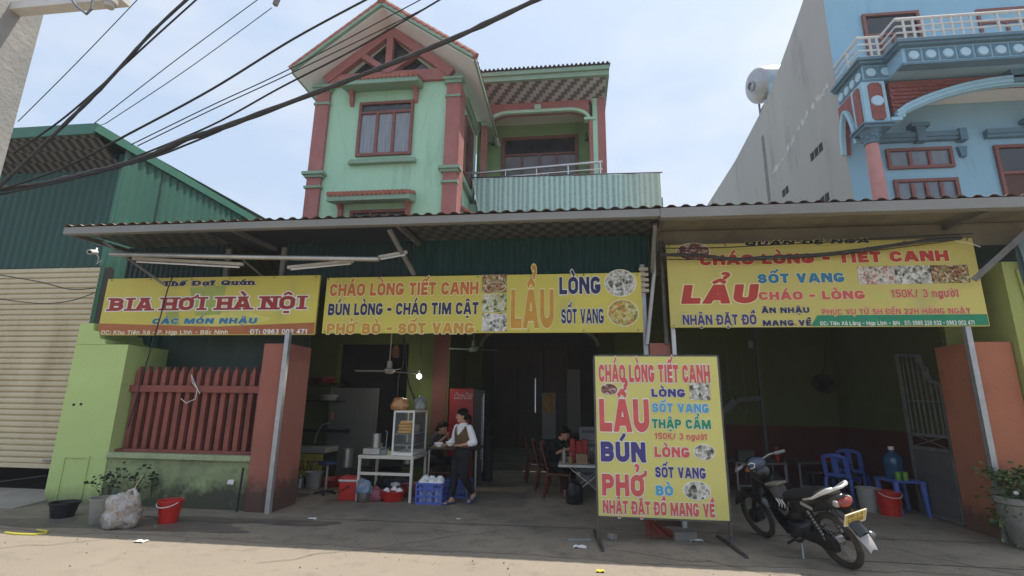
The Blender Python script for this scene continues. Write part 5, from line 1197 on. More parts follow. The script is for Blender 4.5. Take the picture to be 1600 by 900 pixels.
# pot plant at the right
pp = thing('pot_plant', 'leafy shrub in a round concrete pot at the lower right corner', 'plant', (5.42, 6.98, 0))
POTC = mat('rough pot concrete', (.26, .25, .225), .9, .2, 4, .5, 18, stain=(.10, .10, .09), stain_amt=.4)
pc = G(1598, 862)
pot = obj('pot', MB().lathe([(0, 0), (.17, 0), (.22, .06), (.29, .35), (.30, .50), (.33, .52), (.33, .58), (.28, .585), (.26, .5), (0, .5)], 26, c=(pc.x + .24, pc.y + .1, 0)), POTC, pp, smooth='auto')
rng = random.Random(11); st_ = MB(); lf = MB(); base = Vector((pc.x + .22, pc.y + .1, .48))
for k in range(22):
    a_ = rng.uniform(0, 6.3); tip = base + Vector((.42 * math.cos(a_) * rng.uniform(.2, 1) - .10, .25 * math.sin(a_), rng.uniform(-.32, .48)))
    mid = base.lerp(tip, .45) + Vector((0, 0, .18)); st_.tube([base, mid, tip], [.012, .007, .003], 5)
    for q in (mid, mid.lerp(tip, .5), tip): leaves(lf, q, (.06, .06, .045), 15, .058, rng)
obj('stem', st_, STEM, pp); obj('foliage', lf, mat('shrub leaf', (.075, .115, .035), .55, .4, 9), pp)
ltr = MB()
for k in range(2): ltr.ball(base + Vector((rng.uniform(-.4, .1), -.1, rng.uniform(-.1, .4))), (.03, .02, .025), 6)
obj('blossom', ltr, WHT, pp)

# ---------------------------------------------------------------- steel gate swung open on the right
GT = mat('grey gate steel', (.20, .20, .19), .6, .25, 5, metal=.3, stain=(.13, .09, .07), stain_amt=.3)
gt = thing('steel_gate', 'grey barred steel gate with a sheet lower half, swung open by the orange pillar', 'gate', (5.48, 8.8, 0))
gx = 5.46; y0, y1 = 8.30, 9.22; gtop = lambda y: 2.42 if y > 8.55 else 1.98
f_ = MB()
for a_, b_ in (((y0, .04), (y0, 1.98)), ((y1, .04), (y1, 2.50)), ((y0, .04), (y1, .04)), ((y0, 1.02), (y1, 1.02)), ((y0, 1.22), (y1, 1.22)), ((y0, 1.98), (y0 + .22, 2.05)), ((y0 + .22, 2.05), (y0 + .42, 2.45)), ((y0 + .42, 2.45), (y1, 2.50))):
    f_.bar((gx, a_[0], a_[1]), (gx, b_[0], b_[1]), .045)
obj('frame', f_, GT, gt)
br_ = MB()
for k in range(1, 8):
    y = y0 + (y1 - y0) * k / 8; zt = 2.02 if k < 2 else (2.25 if k == 2 else 2.46); br_.bar((gx, y, 1.22), (gx, y, zt), .016)
br_.bar((gx, y0, 1.72), (gx, y1, 1.76), .014); br_.bar((gx, y0 + .1, 1.22), (gx, y1 - .1, 1.05), .012); br_.bar((gx, y1 - .1, 1.22), (gx, y0 + .1, 1.05), .012)
obj('bars', br_, GT, gt)
obj('sheet_panel', MB().bb(gx - .008, gx + .008, y0 + .02, y1 - .02, .06, 1.0), mat('dusty gate sheet', (.11, .11, .108), .6, .2, 2.5), gt)

# ---------------------------------------------------------------- motorbike
BLKP = mat('black bike plastic', (.012, .012, .013), .22, .2, 5, spec=.5, coat=.4)
BLKM = mat('dusty black rubber', (.010, .0095, .009), .85, .3, 9)
TYRE = mat('dusty tyre', (.050, .045, .040), .9, .3, 9)
ALU = mat('dull alloy', (.30, .29, .28), .4, .2, 9, metal=.8)
CHR = mat('chrome rail', (.74, .73, .70), .35, .06, 6, metal=.2)
rear, front = G(1326, 888), G(1196, 839)
mt = thing('motorbike', 'black step-through motorbike with a yellow number plate, parked leaning on its stand', 'motorbike', rear, (R(-18), 0, math.atan2(front.y - rear.y, front.x - rear.x)))
mt.rotation_mode = 'XYZ'
WB = (front - rear).length; WR = .285; S_ = WB / 1.22
def wheel(x, name):
    c = Vector((x, 0, WR)); M = Matrix.Translation(c) @ Euler((R(90), 0, 0)).to_matrix().to_4x4()
    w = obj('wheel', MB().lathe([(.045, -.05), (.055, -.045), (.055, .045), (.045, .05), (.012, .05), (.012, -.05), (.045, -.05)], 18, M=M), ALU, mt, local=True, smooth='auto')
    prof = [(WR - .055 + .034 * math.cos(R(a_)) + .021, .034 * math.sin(R(a_))) for a_ in range(0, 361, 30)]
    obj('tyre', MB().lathe(prof, 44, M=M), TYRE, w, local=True, smooth='auto')
    obj('rim', MB().lathe([(WR - .058, -.022), (WR - .048, -.022), (WR - .058, 0), (WR - .048, .022), (WR - .058, .022), (WR - .064, .0), (WR - .058, -.022)], 40, M=M), ALU, w, local=True)
    sp_ = MB()
    for k in range(28):
        a_ = 2 * math.pi * k / 28; b_ = a_ + (.35 if k % 2 else -.35); y = .035 if k % 4 < 2 else -.035
        sp_.tube([c + Vector((.05 * math.cos(b_), y, .05 * math.sin(b_))), c + Vector(((WR - .06) * math.cos(a_), 0, (WR - .06) * math.sin(a_)))], .0022, 4, False)
    obj('spokes', sp_, ALU, w, local=True)
    return w
wheel(0, 'r'); fw_ = wheel(WB, 'f')
obj('brake_drum', MB().tube([(WB, -.055, WR), (WB, .06, WR)], .085, 18), BLKM, fw_, local=True)
fk = MB()
for s_ in (-1, 1): fk.tube([(WB, s_ * .075, WR), (WB - .15, s_ * .07, .50), (WB - .33, s_ * .06, .80)], [.022, .024, .026], 10)
obj('fork', fk, BLKM, mt, local=True, smooth='auto')
fe = MB()
fe.sheet(lambda u, v: (WB + (WR + .035) * math.cos(R(15 + 140 * u)), (v - .5) * .13, WR + (WR + .035 + .02 * (1 - (2 * v - 1) ** 2)) * math.sin(R(15 + 140 * u))), 18, 6)
fe.sheet(lambda u, v: (WB + (WR + .03) * math.cos(R(15 + 140 * u)), (v - .5) * .125, WR + (WR + .03 + .02 * (1 - (2 * v - 1) ** 2)) * math.sin(R(15 + 140 * u))), 18, 6)
obj('front_fender', fe, BLKP, mt, local=True, smooth=True)
def loft(mb, secs, n=16, p=2.6):
    """rounded sections (x, z, half width, half height, tilt) joined along the body"""
    rings = []
    for x, z, hw, hh, tl_ in secs:
        r_ = []
        for k in range(n):
            a_ = 2 * math.pi * k / n; c_, s_ = math.cos(a_), math.sin(a_)
            yy = hw * math.copysign(abs(c_) ** (2 / p), c_); zz = hh * math.copysign(abs(s_) ** (2 / p), s_)
            r_.append(mb.bm.verts.new((x - zz * math.sin(R(tl_)), yy, z + zz * math.cos(R(tl_)))))
        rings.append(r_)
    for a_, b_ in zip(rings, rings[1:]):
        for k in range(n): mb.bm.faces.new((a_[k], a_[(k + 1) % n], b_[(k + 1) % n], b_[k]))
    mb.bm.faces.new(rings[0][::-1]); mb.bm.faces.new(rings[-1]); return mb
hx = WB - .36
obj('front_cowl', loft(MB(), [(hx + .15, .58, .05, .07, 25), (hx + .11, .66, .10, .15, 25), (hx + .04, .76, .13, .18, 22), (hx - .03, .82, .13, .17, 20), (hx - .09, .84, .09, .12, 20), (hx - .13, .84, .05, .06, 20)]), BLKP, mt, local=True, smooth=True)
ls = MB()
def shield(u, v, t=0):
    z = .86 - .56 * v; w_ = .11 + .12 * math.sin(min(1, v * 1.35) * math.pi * .5) - .10 * max(0, v - .7)
    y = (u - .5) * 2 * w_; return (hx - .03 - .30 * v - .14 * abs(2 * u - 1) ** 1.6 * (1 - .3 * v) + t, y, z)
ls.sheet(lambda u, v: shield(u, v), 12, 12); ls.sheet(lambda u, v: shield(u, v, .016), 12, 12)
obj('leg_shield', ls, BLKP, mt, local=True, smooth=True)
obj('headlight_nacelle', loft(MB(), [(hx + .10, .985, .04, .04, 0), (hx + .08, .985, .085, .065, 0), (hx, .995, .10, .07, 0), (hx - .08, 1.0, .075, .05, 0), (hx - .11, 1.0, .03, .02, 0)]), BLKP, mt, local=True, smooth=True)
obj('headlight', MB().ball((hx + .075, 0, .98), (.04, .075, .055), 12), mat('lamp glass', (.5, .52, .55), .1, .05, 3, spec=.9), mt, local=True, smooth=True)
obj('steering_stem', MB().tube([(hx + .03, 0, .78), (hx - .02, 0, .98)], .035, 10), BLKM, mt, local=True)
hb = obj('handlebar', MB().tube([(hx - .11, -.33, 1.03), (hx - .03, -.20, 1.03), (hx - .01, 0, .99), (hx - .03, .20, 1.03), (hx - .11, .33, 1.03)], .012, 8), ALU, mt, local=True, smooth=True)
for s_ in (-1, 1):
    obj('grip', MB().tube([(hx - .07, s_ * .245, 1.03), (hx - .12, s_ * .36, 1.03)], .019, 10), mat('grey grip', (.20, .20, .20), .7, .2, 9), hb, local=True)
    obj('lever', MB().tube([(hx - .0, s_ * .2, 1.02), (hx - .01, s_ * .27, 1.01), (hx - .06, s_ * .35, 1.0)], .006, 6), ALU, hb, local=True)
    obj('turn_signal', MB().ball((hx + .05, s_ * .105, .93), (.035, .03, .03), 10), mat('amber lens', (.45, .16, .03), .2, .1, 5), mt, local=True)
ih = MB().ball((hx - .07, .05, 1.0), (.10, .12, .075), 14); ih.jitter(.012, 14)
hc = obj('handlebar_cover', ih, mat('worn blue grey cover', (.07, .09, .12), .5, .4, 14), mt, local=True, smooth=True)
obj('cover_print', MB().tube([(hx - .09, .165, 1.03), (hx - .13, .15, 1.05), (hx - .155, .12, 1.03), (hx - .14, .13, .99), (hx - .10, .16, .98)], .007, 5), WHT, hc, local=True)
# centre tunnel, engine, body side, seat
obj('frame_spine', loft(MB(), [(hx - .10, .72, .07, .12, 40), (hx - .22, .56, .10, .14, 40), (hx - .38, .47, .11, .12, 20), (.46, .47, .11, .11, 5), (.34, .54, .10, .10, -10)]), BLKP, mt, local=True, smooth=True)
eng = MB(); eng.box((.52, 0, .30), (.26, .17, .17), Euler((0, R(-6), 0)), .03); eng.tube([(.46, .06, .30), (.46, .125, .30)], .085, 20); eng.tube([(.64, 0, .30), (.80, 0, .335)], .062, 16)
for k in range(5): eng.tube([(.66 + k * .025, 0, .305 + k * .006), (.668 + k * .025, 0, .307 + k * .006)], .078, 16)
eng.tube([(.40, -.06, .30), (.40, -.11, .30)], .07, 16)
obj('engine', eng, mat('engine metal', (.10, .10, .10), .5, .3, 9, metal=.6), mt, local=True, smooth='auto')
obj('crank_case', MB().tube([(.44, .12, .295), (.44, .145, .295)], .10, 22), mat('dark alloy cover', (.055, .055, .057), .35, .25, 9, metal=.6), mt, local=True, smooth='auto')
cc_ = loft(MB(), [(-.10, .285, .02, .055, 0), (-.04, .285, .024, .085, 0), (.06, .285, .024, .085, 0), (.20, .29, .022, .062, 0), (.38, .295, .022, .062, 0), (.44, .295, .02, .04, 0)])
for v in cc_.bm.verts: v.co.y += .095
obj('chain_case', cc_, BLKM, mt, local=True, smooth=True)
obj('swingarm', MB().bar((0, .065, WR), (.36, .065, .30), .03, .045).bar((0, -.065, WR), (.36, -.065, .30), .03, .045), BLKM, mt, local=True)
for s_ in (-1, 1):
    sh_ = obj('shock', MB().tube([(.03, s_ * .105, .31), (.14, s_ * .115, .60)], .014, 8), ALU, mt, local=True)
    pts = [Vector((.045, s_ * .107, .35)).lerp(Vector((.135, s_ * .115, .585)), i / 60) + Vector((.026 * math.cos(i * .85), .026 * math.sin(i * .85), 0)) for i in range(61)]
    obj('spring', MB().tube(pts, .005, 5), BLKM, sh_, local=True)
obj('body_side', loft(MB(), [(.62, .50, .06, .04, 0), (.52, .55, .11, .095, 8), (.36, .60, .13, .105, 10), (.12, .66, .135, .10, 8), (-.12, .71, .11, .085, 10), (-.26, .76, .075, .055, 10), (-.31, .78, .03, .02, 10)]), BLKP, mt, local=True, smooth=True)
seat = obj('seat', loft(MB(), [(.56, .66, .06, .02, 0), (.48, .685, .10, .045, 5), (.34, .705, .125, .055, 3), (.16, .735, .135, .06, 8), (0, .765, .13, .055, 6), (-.16, .785, .11, .05, 4), (-.25, .795, .05, .02, 0)]), BLKM, mt, local=True, smooth=True)
gr_ = MB()
for s_ in (-1, 1): gr_.tube([(.10, s_ * .145, .735), (-.05, s_ * .15, .775), (-.15, s_ * .145, .825), (-.27, s_ * .115, .880), (-.31, s_ * .085, .89)], [.011, .013, .018, .025, .018], 10)
gr_.tube([(-.30, -.10, .885), (-.335, 0, .89), (-.30, .10, .885)], .016, 8)
obj('grab_rail', gr_, CHR, mt, local=True, smooth=True)
bdg = MB().box((.10, .137, .665), (.15, .006, .038), Euler((0, R(-16), R(3))), .003)
obj('badge', bdg, mat('silver badge', (.55, .55, .52), .3, .1, 9, metal=.5), mt, local=True)
cs = MB().tube([(.62, .105, .52), (.50, .14, .50), (.42, .145, .545), (.40, .145, .60)], [.012, .018, .016, .008], 8)
obj('trim_sweep', cs, mat('dusty grey trim', (.13, .12, .10), .5, .2, 9), mt, local=True, smooth=True)
tlm = obj('tail_light', MB().ball((-.305, 0, .735), (.05, .085, .05), 16, Euler((0, R(-25), 0))), mat('red lens', (.24, .025, .02), .15, .12, 5, spec=.8), mt, local=True, smooth=True)
for s_ in (-1, 1): obj('rear_signal', MB().ball((-.270, s_ * .080, .735), (.040, .030, .036), 12), mat('clear smoky lens', (.34, .32, .30), .12, .1, 4, spec=.9), tlm, local=True, smooth=True)
rf = MB(); rf.sheet(lambda u, v: (-.20 - .20 * u - .02 * (1 - (2 * v - 1) ** 2), (v - .5) * .16 * (1 - .2 * u), .70 - .26 * u + .02 * (1 - (2 * v - 1) ** 2)), 6, 6); rf.sheet(lambda u, v: (-.19 - .20 * u, (v - .5) * .155 * (1 - .2 * u), .69 - .26 * u), 6, 6)
obj('rear_fender', rf, BLKP, mt, local=True, smooth=True)
ff = MB(); ff.sheet(lambda u, v: (-.36 - .11 * u + .05 * u * u, (v - .5) * (.12 - .05 * u), .44 - .15 * u + .008 * (1 - (2 * v - 1) ** 2)), 6, 6); ff.sheet(lambda u, v: (-.352 - .13 * u + .05 * u * u, (v - .5) * (.135 - .05 * u), .432 - .15 * u + .025 * (1 - (2 * v - 1) ** 2)), 6, 6)
obj('mud_flap', ff, mat('grey white plastic', (.40, .385, .375), .5, .1, 5), mt, local=True, smooth=True)
pm = Matrix.Translation((-.365, .01, .60)) @ Euler((R(36), 0, R(-102))).to_matrix().to_4x4() @ Matrix.Diagonal((1.12, 1, 1.12, 1))
plm = MB().box((0, 0, 0), (.20, .008, .15), None, .003); plm.xform(pm)
plate = obj('number_plate', plm, mat('plate yellow', (.72, .55, .14), .4, .05, 4), mt, local=True)
rmb = MB()
for a_, b_ in (((-.098, -.073), (.098, -.073)), ((-.098, .073), (.098, .073)), ((-.098, -.073), (-.098, .073)), ((.098, -.073), (.098, .073))): rmb.bar((a_[0], -.006, a_[1]), (b_[0], -.006, b_[1]), .008, .006, up=(0, 1, 0))
rmb.xform(pm); obj('plate_rim', rmb, WHT, plate, local=True)
wm = WM[mt] @ pm; ux = (wm.to_3x3() @ Vector((1, 0, 0))); uz = (wm.to_3x3() @ Vector((0, 0, 1)))
PLT = mat('plate lettering', (.20, .15, .06), .6, .2, 9)
lettering(plate, '98-L4', wm @ Vector((-.072, -.0045, .012)), ux, uz, .144, .046, PLT, None, t=.15, res=14, lift=.001)
lettering(plate, '1109', wm @ Vector((-.075, -.0045, -.056)), ux, uz, .15, .052, PLT, None, t=.15, res=14, lift=.001)
obj('plate_bracket', MB().bar((-.345, 0, .61), (-.25, 0, .68), .08, .02), BLKM, plate, local=True)
pgs = MB()
for s_ in (-1, 1): pgs.tube([(.44, s_ * .10, .245), (.45, s_ * .27, .235)], .016, 8)
obj('footpegs', pgs, BLKM, mt, local=True)
obj('gear_pedal', MB().tube([(.36, .15, .27), (.44, .16, .24), (.60, .165, .24)], .009, 6), ALU, mt, local=True)
obj('side_stand', MB().tube([(.42, .10, .24), (.36, .21, .06)], .012, 6).box((.355, .22, .055), (.06, .03, .012)), ALU, mt, local=True)
obj('exhaust', MB().tube([(.66, -.10, .27), (.45, -.14, .20), (.20, -.15, .22), (-.20, -.15, .33), (-.32, -.15, .36)], [.018, .02, .045, .05, .035], 12), mat('exhaust shield', (.18, .18, .18), .35, .2, 5, metal=.7), mt, local=True, smooth=True)
pc_ = MB().box((hx - .33, .06, .72), (.17, .12, .20), Euler((0, R(24), .1)), .04); pc_.jitter(.015, 9)
pou = obj('hanging_pouch', pc_, mat('grey pouch cloth', (.085, .083, .08), .8, .3, 9), mt, local=True, smooth=True)
obj('flap', MB().box((hx - .34, .07, .815), (.20, .15, .03), Euler((R(8), R(8), .1)), .012).jitter(.01, 9), mat('tan pouch flap', (.17, .155, .12), .8, .2, 9), pou, local=True)
stp = MB()
for k in range(3): stp.tube([(hx - .33 - .045 * k, .128, .66), (hx - .36 - .045 * k, .13, .60), (hx - .33 - .045 * k, .125, .565)], .007, 5)
obj('white_strap', stp, WHT, pou, local=True)
obj('cable_loop', MB().tube([(hx - .05, .10, .98), (hx - .12, .17, .88), (hx - .18, .12, .80), (hx - .25, .10, .72)], .006, 5), CB, mt, local=True)
# ---------------------------------------------------------------- kitchen corner under the awning
STS = mat('brushed stainless', (.40, .40, .39), .35, .12, 6, metal=.7)
OLDW = mat('old pale table frame', (.66, .63, .54), .5, .12, 6, stain=(.25, .22, .17), stain_amt=.25)
BLK = mat('black kitchen metal', (.015, .015, .015), .5, .3, 6)
wt_ = thing('work_table', 'pale metal work table with a low rail, carrying the glass food cabinet', 'table', (-3.15, 8.55, 0))
tx0, tx1, ty0, ty1 = -3.63, -2.66, 8.50, 9.35; tz = P(600, 712, 8.5).z
obj('table_top', MB().bb(tx0, tx1, ty0, ty1, tz - .055, tz, .006), OLDW, wt_)
for x in (tx0 + .03, tx1 - .03):
    for y in (ty0 + .03, ty1 - .03): obj('leg', MB().bar((x, y, 0), (x, y, tz - .056), .042), OLDW, wt_)
obj('rail', MB().bar((tx0 + .05, ty0 + .03, tz * .60), (tx1 - .05, ty0 + .03, tz * .60), .03, .045), OLDW, wt_)
cb = thing('glass_cabinet', 'glass food cabinet in a white metal frame, on the work table', 'cabinet', (-2.9, 8.55, tz))
cx0, cx1, cy0, cy1, cz0 = -3.04, -2.70, 8.53, 9.28, tz + .002; cz1 = P(625, 643, 8.53).z
fm = MB()
for x in (cx0, cx1):
    for y in (cy0, cy1): fm.bar((x, y, cz0), (x, y, cz1), .028)
    for z in (cz0 + .03, cz1): fm.bar((x, cy0, z), (x, cy1, z), .03)
for y in (cy0, cy1):
    for z in (cz0 + .03, cz1): fm.bar((cx0, y, z), (cx1, y, z), .034, .05 if z < cz1 else .03)
obj('frame', fm, mat('white cabinet frame', (.82, .82, .79), .4, .06, 8), cb)
CG = mat('cabinet glass', (.30, .33, .33), .06, .05, 3, alpha=.14, spec=.6)
obj('pane', MB().bb(cx0 + .016, cx1 - .016, cy0 - .003, cy0 + .001, cz0 + .06, cz1 - .02), CG, cb)
obj('pane', MB().bb(cx1 - .002, cx1 + .002, cy0 + .016, cy1 - .016, cz0 + .05, cz1 - .02), CG, cb)
obj('back_pane', MB().bb(cx0 + .016, cx1 - .016, cy1 - .004, cy1, cz0 + .05, cz1 - .02), mat('dull back panel', (.10, .10, .10), .6, .2, 5), cb)
for z in (cz0 + .34, cz0 + .16): obj('shelf', MB().bb(cx0 + .016, cx1 - .016, cy0 + .02, cy1 - .02, z, z + .012), mat('shelf metal', (.35, .35, .34), .5, .1, 6), cb)
YP = mat('yellow food packs', (.85, .45, .05), .5, .15, 9)
fp_ = thing('food_pack', 'stack of yellow wrapped packs behind the cabinet glass', 'food', (-2.9, 8.7, cz0 + .36))
for i in range(4): obj('pack', MB().box((-2.88 + .01 * (i % 2), 8.70, cz0 + .382 + i * .052), (.24 - .02 * (i == 3), .22, .046), Euler((0, 0, .06 * i)), .016).jitter(.005, 14), YP, fp_)
for k, (x, y, z) in enumerate(((-2.80, 9.05, cz0 + .37), (-2.9, 9.1, cz0 + .37), (-2.82, 8.85, cz0 + .19))):
    tag(obj('tub', MB().lathe([(0, 0), (.05, 0), (.06, .10), (.045, .12), (0, .12)], 14, c=(x, y, z)), mat('cloudy tub', (.34, .33, .31), .4, .1, 6)), ('cloudy tub on the upper cabinet shelf', 'cloudy tub at the rear of the cabinet', 'cloudy tub on the lower cabinet shelf')[k], 'tub')
BRE = mat('bread in clear bag', (.55, .27, .12), .35, .25, 7, stain=(.55, .48, .42), stain_amt=.35, stain_scale=3)
q = P(625, 632, 8.75)
tag(obj('bread_bag', bag('', '', (q.x, 8.75, cz1 + .018), (.155, .14, .13), BRE, 2, .22), BRE, smooth=True), 'clear bag of brown bread rolls on top of the glass cabinet', 'bread')
tag(obj('plastic_bag', bag('', '', (-2.72, 8.92, cz1 + .018), (.11, .12, .14), RUB, 6, .4), mat('clear crumpled plastic', (.30, .31, .30), .2, .2, 9), smooth=True), 'crumpled clear plastic bag beside the bread on the cabinet', 'bag')
def vessel(name, label, c, r, h, m, cat, flare=1.0, lid=False):
    prof = [(0, 0), (r, 0), (r * (1 + flare) / 2, h * .5), (r * flare, h), (r * flare + .008, h), (r * flare - .006, h - .004), (r - .008, .012), (0, .012)]
    if lid: prof = [(0, 0), (r, 0), (r * flare, h), (r * flare + .012, h), (r * flare + .012, h + .012), (r * .4, h + .04), (.03, h + .05), (.03, h + .075), (0, h + .075)]
    return tag(obj(name, MB().lathe(prof, 26, c=c), m, smooth='auto'), label, cat)
def on(px, py, Y, z): q = P(px, py, Y); return (q.x, Y, z)
tag(obj('tray', MB().bb(-3.58, -3.28, 8.56, 8.86, tz + .002, tz + .105, .012), STS), 'stainless box tray on the left end of the work table', 'tray')
vessel('pot', 'tall stainless pot on the box tray', (-3.41, 8.72, tz + .106), .078, .235, STS, 'pot')
vessel('bowl', 'pale steel bowl in the middle of the work table', on(598, 705, 8.68, tz + .002), .075, .085, mat('dull steel bowl', (.33, .37, .37), .4, .1, 6, metal=.4), 'bowl', 1.5)
vessel('pot', 'small steel jug behind the bowl on the work table', on(594, 700, 8.92, tz + .002), .055, .17, STS, 'jug', .8)
ldl = tag(obj('ladle', MB().tube([(-3.27, 8.8, tz + .01), (-3.26, 8.82, tz + .36), (-3.29, 8.82, tz + .39)], .008, 6), STS), 'thin steel ladle standing behind the tall pot', 'ladle')
# under and behind the table
stv = thing('gas_stove', 'low black gas stove behind the work table', 'stove', (-3.2, 9.9, 0))
obj('body', MB().bb(-3.9, -2.6, 9.7, 10.3, .42, .72, .01), BLK, stv)
for k in range(3): obj('knob', MB().tube([(-3.5 + k * .2, 9.69, .58), (-3.5 + k * .2, 9.66, .58)], .03, 14), STS, stv)
obj('leg', MB().bar((-3.85, 9.75, 0), (-3.85, 9.75, .42), .04).bar((-2.65, 9.75, 0), (-2.65, 9.75, .42), .04), BLK, stv)
vessel('pot', 'small steel pot on the dark shelf below the work table', (-3.08, 9.5, .5), .09, .13, STS, 'pot')
REDD = mat('deep red plastic', (.30, .014, .012), .4, .12, 4)
co = thing('cool_box', 'red cool box with a white lid band, left of the work table', 'cool box', G(539, 783))
g_ = G(539, 783); obj('body', MB().box((g_.x, g_.y + .16, .15), (.30, .30, .30), Euler((0, 0, .12)), .02), REDPL, co)
obj('lid_band', MB().box((g_.x, g_.y + .16, .318), (.32, .32, .034), Euler((0, 0, .12)), .008), mat('white lid', (.66, .62, .58), .5, .06, 6), co)
obj('lid', MB().box((g_.x, g_.y + .16, .355), (.30, .30, .038), Euler((0, 0, .12)), .014), REDPL, co)
obj('handle', MB().bar((g_.x - .13, g_.y - .012, .13), (g_.x + .05, g_.y - .006, .24), .03, .012), BLK, co)
jr = thing('jar', 'squat glass jar with a blue bag stuffed over it, beside the red cool box', 'jar', G(565, 786))
g_ = G(564, 786)
obj('glass', MB().lathe([(0, 0), (.10, 0), (.105, .03), (.105, .12), (.09, .16), (0, .16)], 20, c=(g_.x, g_.y + .08, 0)), mat('murky jar', (.12, .095, .08), .2, .3, 7), jr, smooth='auto')
obj('bag', bag('', '', (g_.x, g_.y + .08, .12), (.13, .10, .14), CG, 9, .35), mat('pale blue plastic', (.21, .28, .38), .35, .2, 8), jr, smooth=True)
obj('lid', MB().lathe([(0, 0), (.07, 0), (.07, .03), (0, .03)], 18, c=(g_.x, g_.y + .05, .275)), mat('pinkish lid', (.42, .26, .24), .5, .1, 6), jr)
def basin(label, c, r, h, m, lattice=True, name='basin'):
    t = thing(name, label, 'basin', c)
    obj('bowl', MB().lathe([(0, 0), (r * .72, 0), (r * .92, h * .5), (r, h * .94), (r + .02, h), (r + .02, h - .014), (r * .98, h - .02), (r * .88, h * .5), (r * .68, .014), (0, .014)], 30), m, t, local=True, smooth='auto')
    if lattice:
        lb_ = MB()
        for k in range(22):
            a_ = 2 * math.pi * k / 22; lb_.bar((r * .86 * math.cos(a_), r * .86 * math.sin(a_), h * .2), (r * 1.005 * math.cos(a_), r * 1.005 * math.sin(a_), h * .85), .008)
        obj('ribs', lb_, m, t, local=True)
    return t
g_ = G(607, 786); basin('round red plastic basin with white bowls, under the work table', (g_.x, g_.y + .18, 0), .20, .17, REDPL)
PORC = mat('white porcelain', (.86, .86, .84), .18, .05, 5, spec=.6)
def bowl_mesh(r=.075, h=.062): return MB().lathe([(0, 0), (r * .45, 0), (r * .47, .012), (r * .8, h * .45), (r, h), (r - .004, h + .001), (r * .76, h * .5), (r * .4, .016), (0, .014)], 26)
b0 = tag(obj('bowl', bowl_mesh(.062), PORC, smooth='auto'), 'white bowl at the left of the red basin', 'bowl', 'white bowls in the red basin')
b0.location = (g_.x - .08, g_.y + .13, .21); b0.rotation_euler = (R(160), R(10), 0)
for k, (dx, dy, dz, lb_) in enumerate(((.03, .16, .235, 'topmost white bowl in the red basin'), (.12, .14, .215, 'white bowl at the right rim of the red basin'))):
    c = b0.copy(); COL.objects.link(c); c.location = (g_.x + dx, g_.y + dy, dz); c.rotation_euler = (R(170), R(-12 * k), 0); c['label'] = lb_
tag(obj('bag', bag('', '', (G(583, 784).x, G(583, 784).y + .05, 0), (.13, .10, .13), CG, 4, .3), mat('pink plastic', (.30, .09, .11), .35, .2, 8), smooth=True), 'pinkish plastic bag squeezed beside the red basin', 'bag')
tag(obj('bag', bag('', '', (-3.25, 9.35, 0), (.36, .16, .20), CG, 12, .25), mat('dark navy plastic', (.018, .018, .03), .35, .3, 8), smooth=True), 'dark navy sack lying behind the basin under the table', 'bag')
basin('red lattice basket of white scraps behind the right table leg', (G(636, 778).x, 9.1, 0), .19, .20, mat('faded red lattice', (.26, .05, .05), .5, .2, 6), True, 'basket')
tag(obj('scrap', bag('', '', (G(628, 770).x, 9.05, .17), (.08, .06, .04), CG, 7, .3), PORC, smooth=True), 'white crumpled scrap in the lattice basket', 'scrap')
BLC = mat('blue crate plastic', (.085, .14, .48), .45, .12, 5)
def crate(label, c, w, d, h, rz=0, group=None):
    t = thing('crate', label, 'crate', c, (0, 0, rz), group)
    mb = MB(); th = .014
    for z in (0.0, h * .34, h * .66, h - .03):
        hh = .03 if z else .04
        mb.bb(-w / 2, w / 2, -d / 2, -d / 2 + th, z, z + hh).bb(-w / 2, w / 2, d / 2 - th, d / 2, z, z + hh).bb(-w / 2, -w / 2 + th, -d / 2 + th, d / 2 - th, z + .001, z + hh).bb(w / 2 - th, w / 2, -d / 2 + th, d / 2 - th, z + .001, z + hh)
    for i in range(9):
        x = -w / 2 + .012 + (w - .024) * i / 8; ww = .02 if i not in (0, 8) else .03
        mb.bb(x - ww / 2, x + ww / 2, -d / 2 + .003, -d / 2 + .012, .02, h - .02).bb(x - ww / 2, x + ww / 2, d / 2 - .012, d / 2 - .003, .02, h - .02)
    for i in range(7):
        y = -d / 2 + .012 + (d - .024) * i / 6
        mb.bb(-w / 2 + .003, -w / 2 + .012, y - .01, y + .01, .02, h - .02).bb(w / 2 - .012, w / 2 - .003, y - .01, y + .01, .02, h - .02)
    mb.bb(-w / 2 + .016, w / 2 - .016, -d / 2 + .016, d / 2 - .016, .003, .013)
    obj('basket_frame', mb, BLC, t, local=True); obj('label_plate', MB().bb(-.08, .08, -d / 2 - .004, -d / 2 - .0005, h * .62, h * .93), BLC, t, local=True)
    return t
g_ = G(668, 789); crx, cry = g_.x, g_.y + .17
crate('blue plastic crate heaped with white bowls, in front of the seated worker', (crx, cry, 0), .44, .32, .33, .03)
for k, (dx, dy, dz) in enumerate(((-.13, -.05, .325), (.0, .05, .36), (.02, -.06, .325), (.14, .06, .36), (.15, -.06, .33), (-.12, .08, .36))):
    c = obj('bowl', bowl_mesh(.085, .075), PORC, smooth='auto'); c.location = (crx + dx, cry + dy, dz + .06); c.rotation_euler = (R(180 + 8 * (k % 3 - 1)), R(6 * (k % 2)), 0)
    tag(c, 'upturned white bowl on top of the blue crate', 'bowl', 'upturned white bowls heaped in the blue crate')
for k in range(6):
    x = crx - .13 + (k % 3) * .13; c = obj('bowl_stack', MB().lathe([(0, 0), (.05, 0), (.06, .05), (.05, .06), (.06, .11), (.05, .12), (.06, .17), (.05, .18), (.06, .24), (0, .24)], 18, c=(x, cry - .06 + .13 * (k // 3), .016)), PORC, smooth='auto')
    tag(c, 'column of white bowls inside the blue crate', 'bowls', 'columns of bowls inside the blue crate')
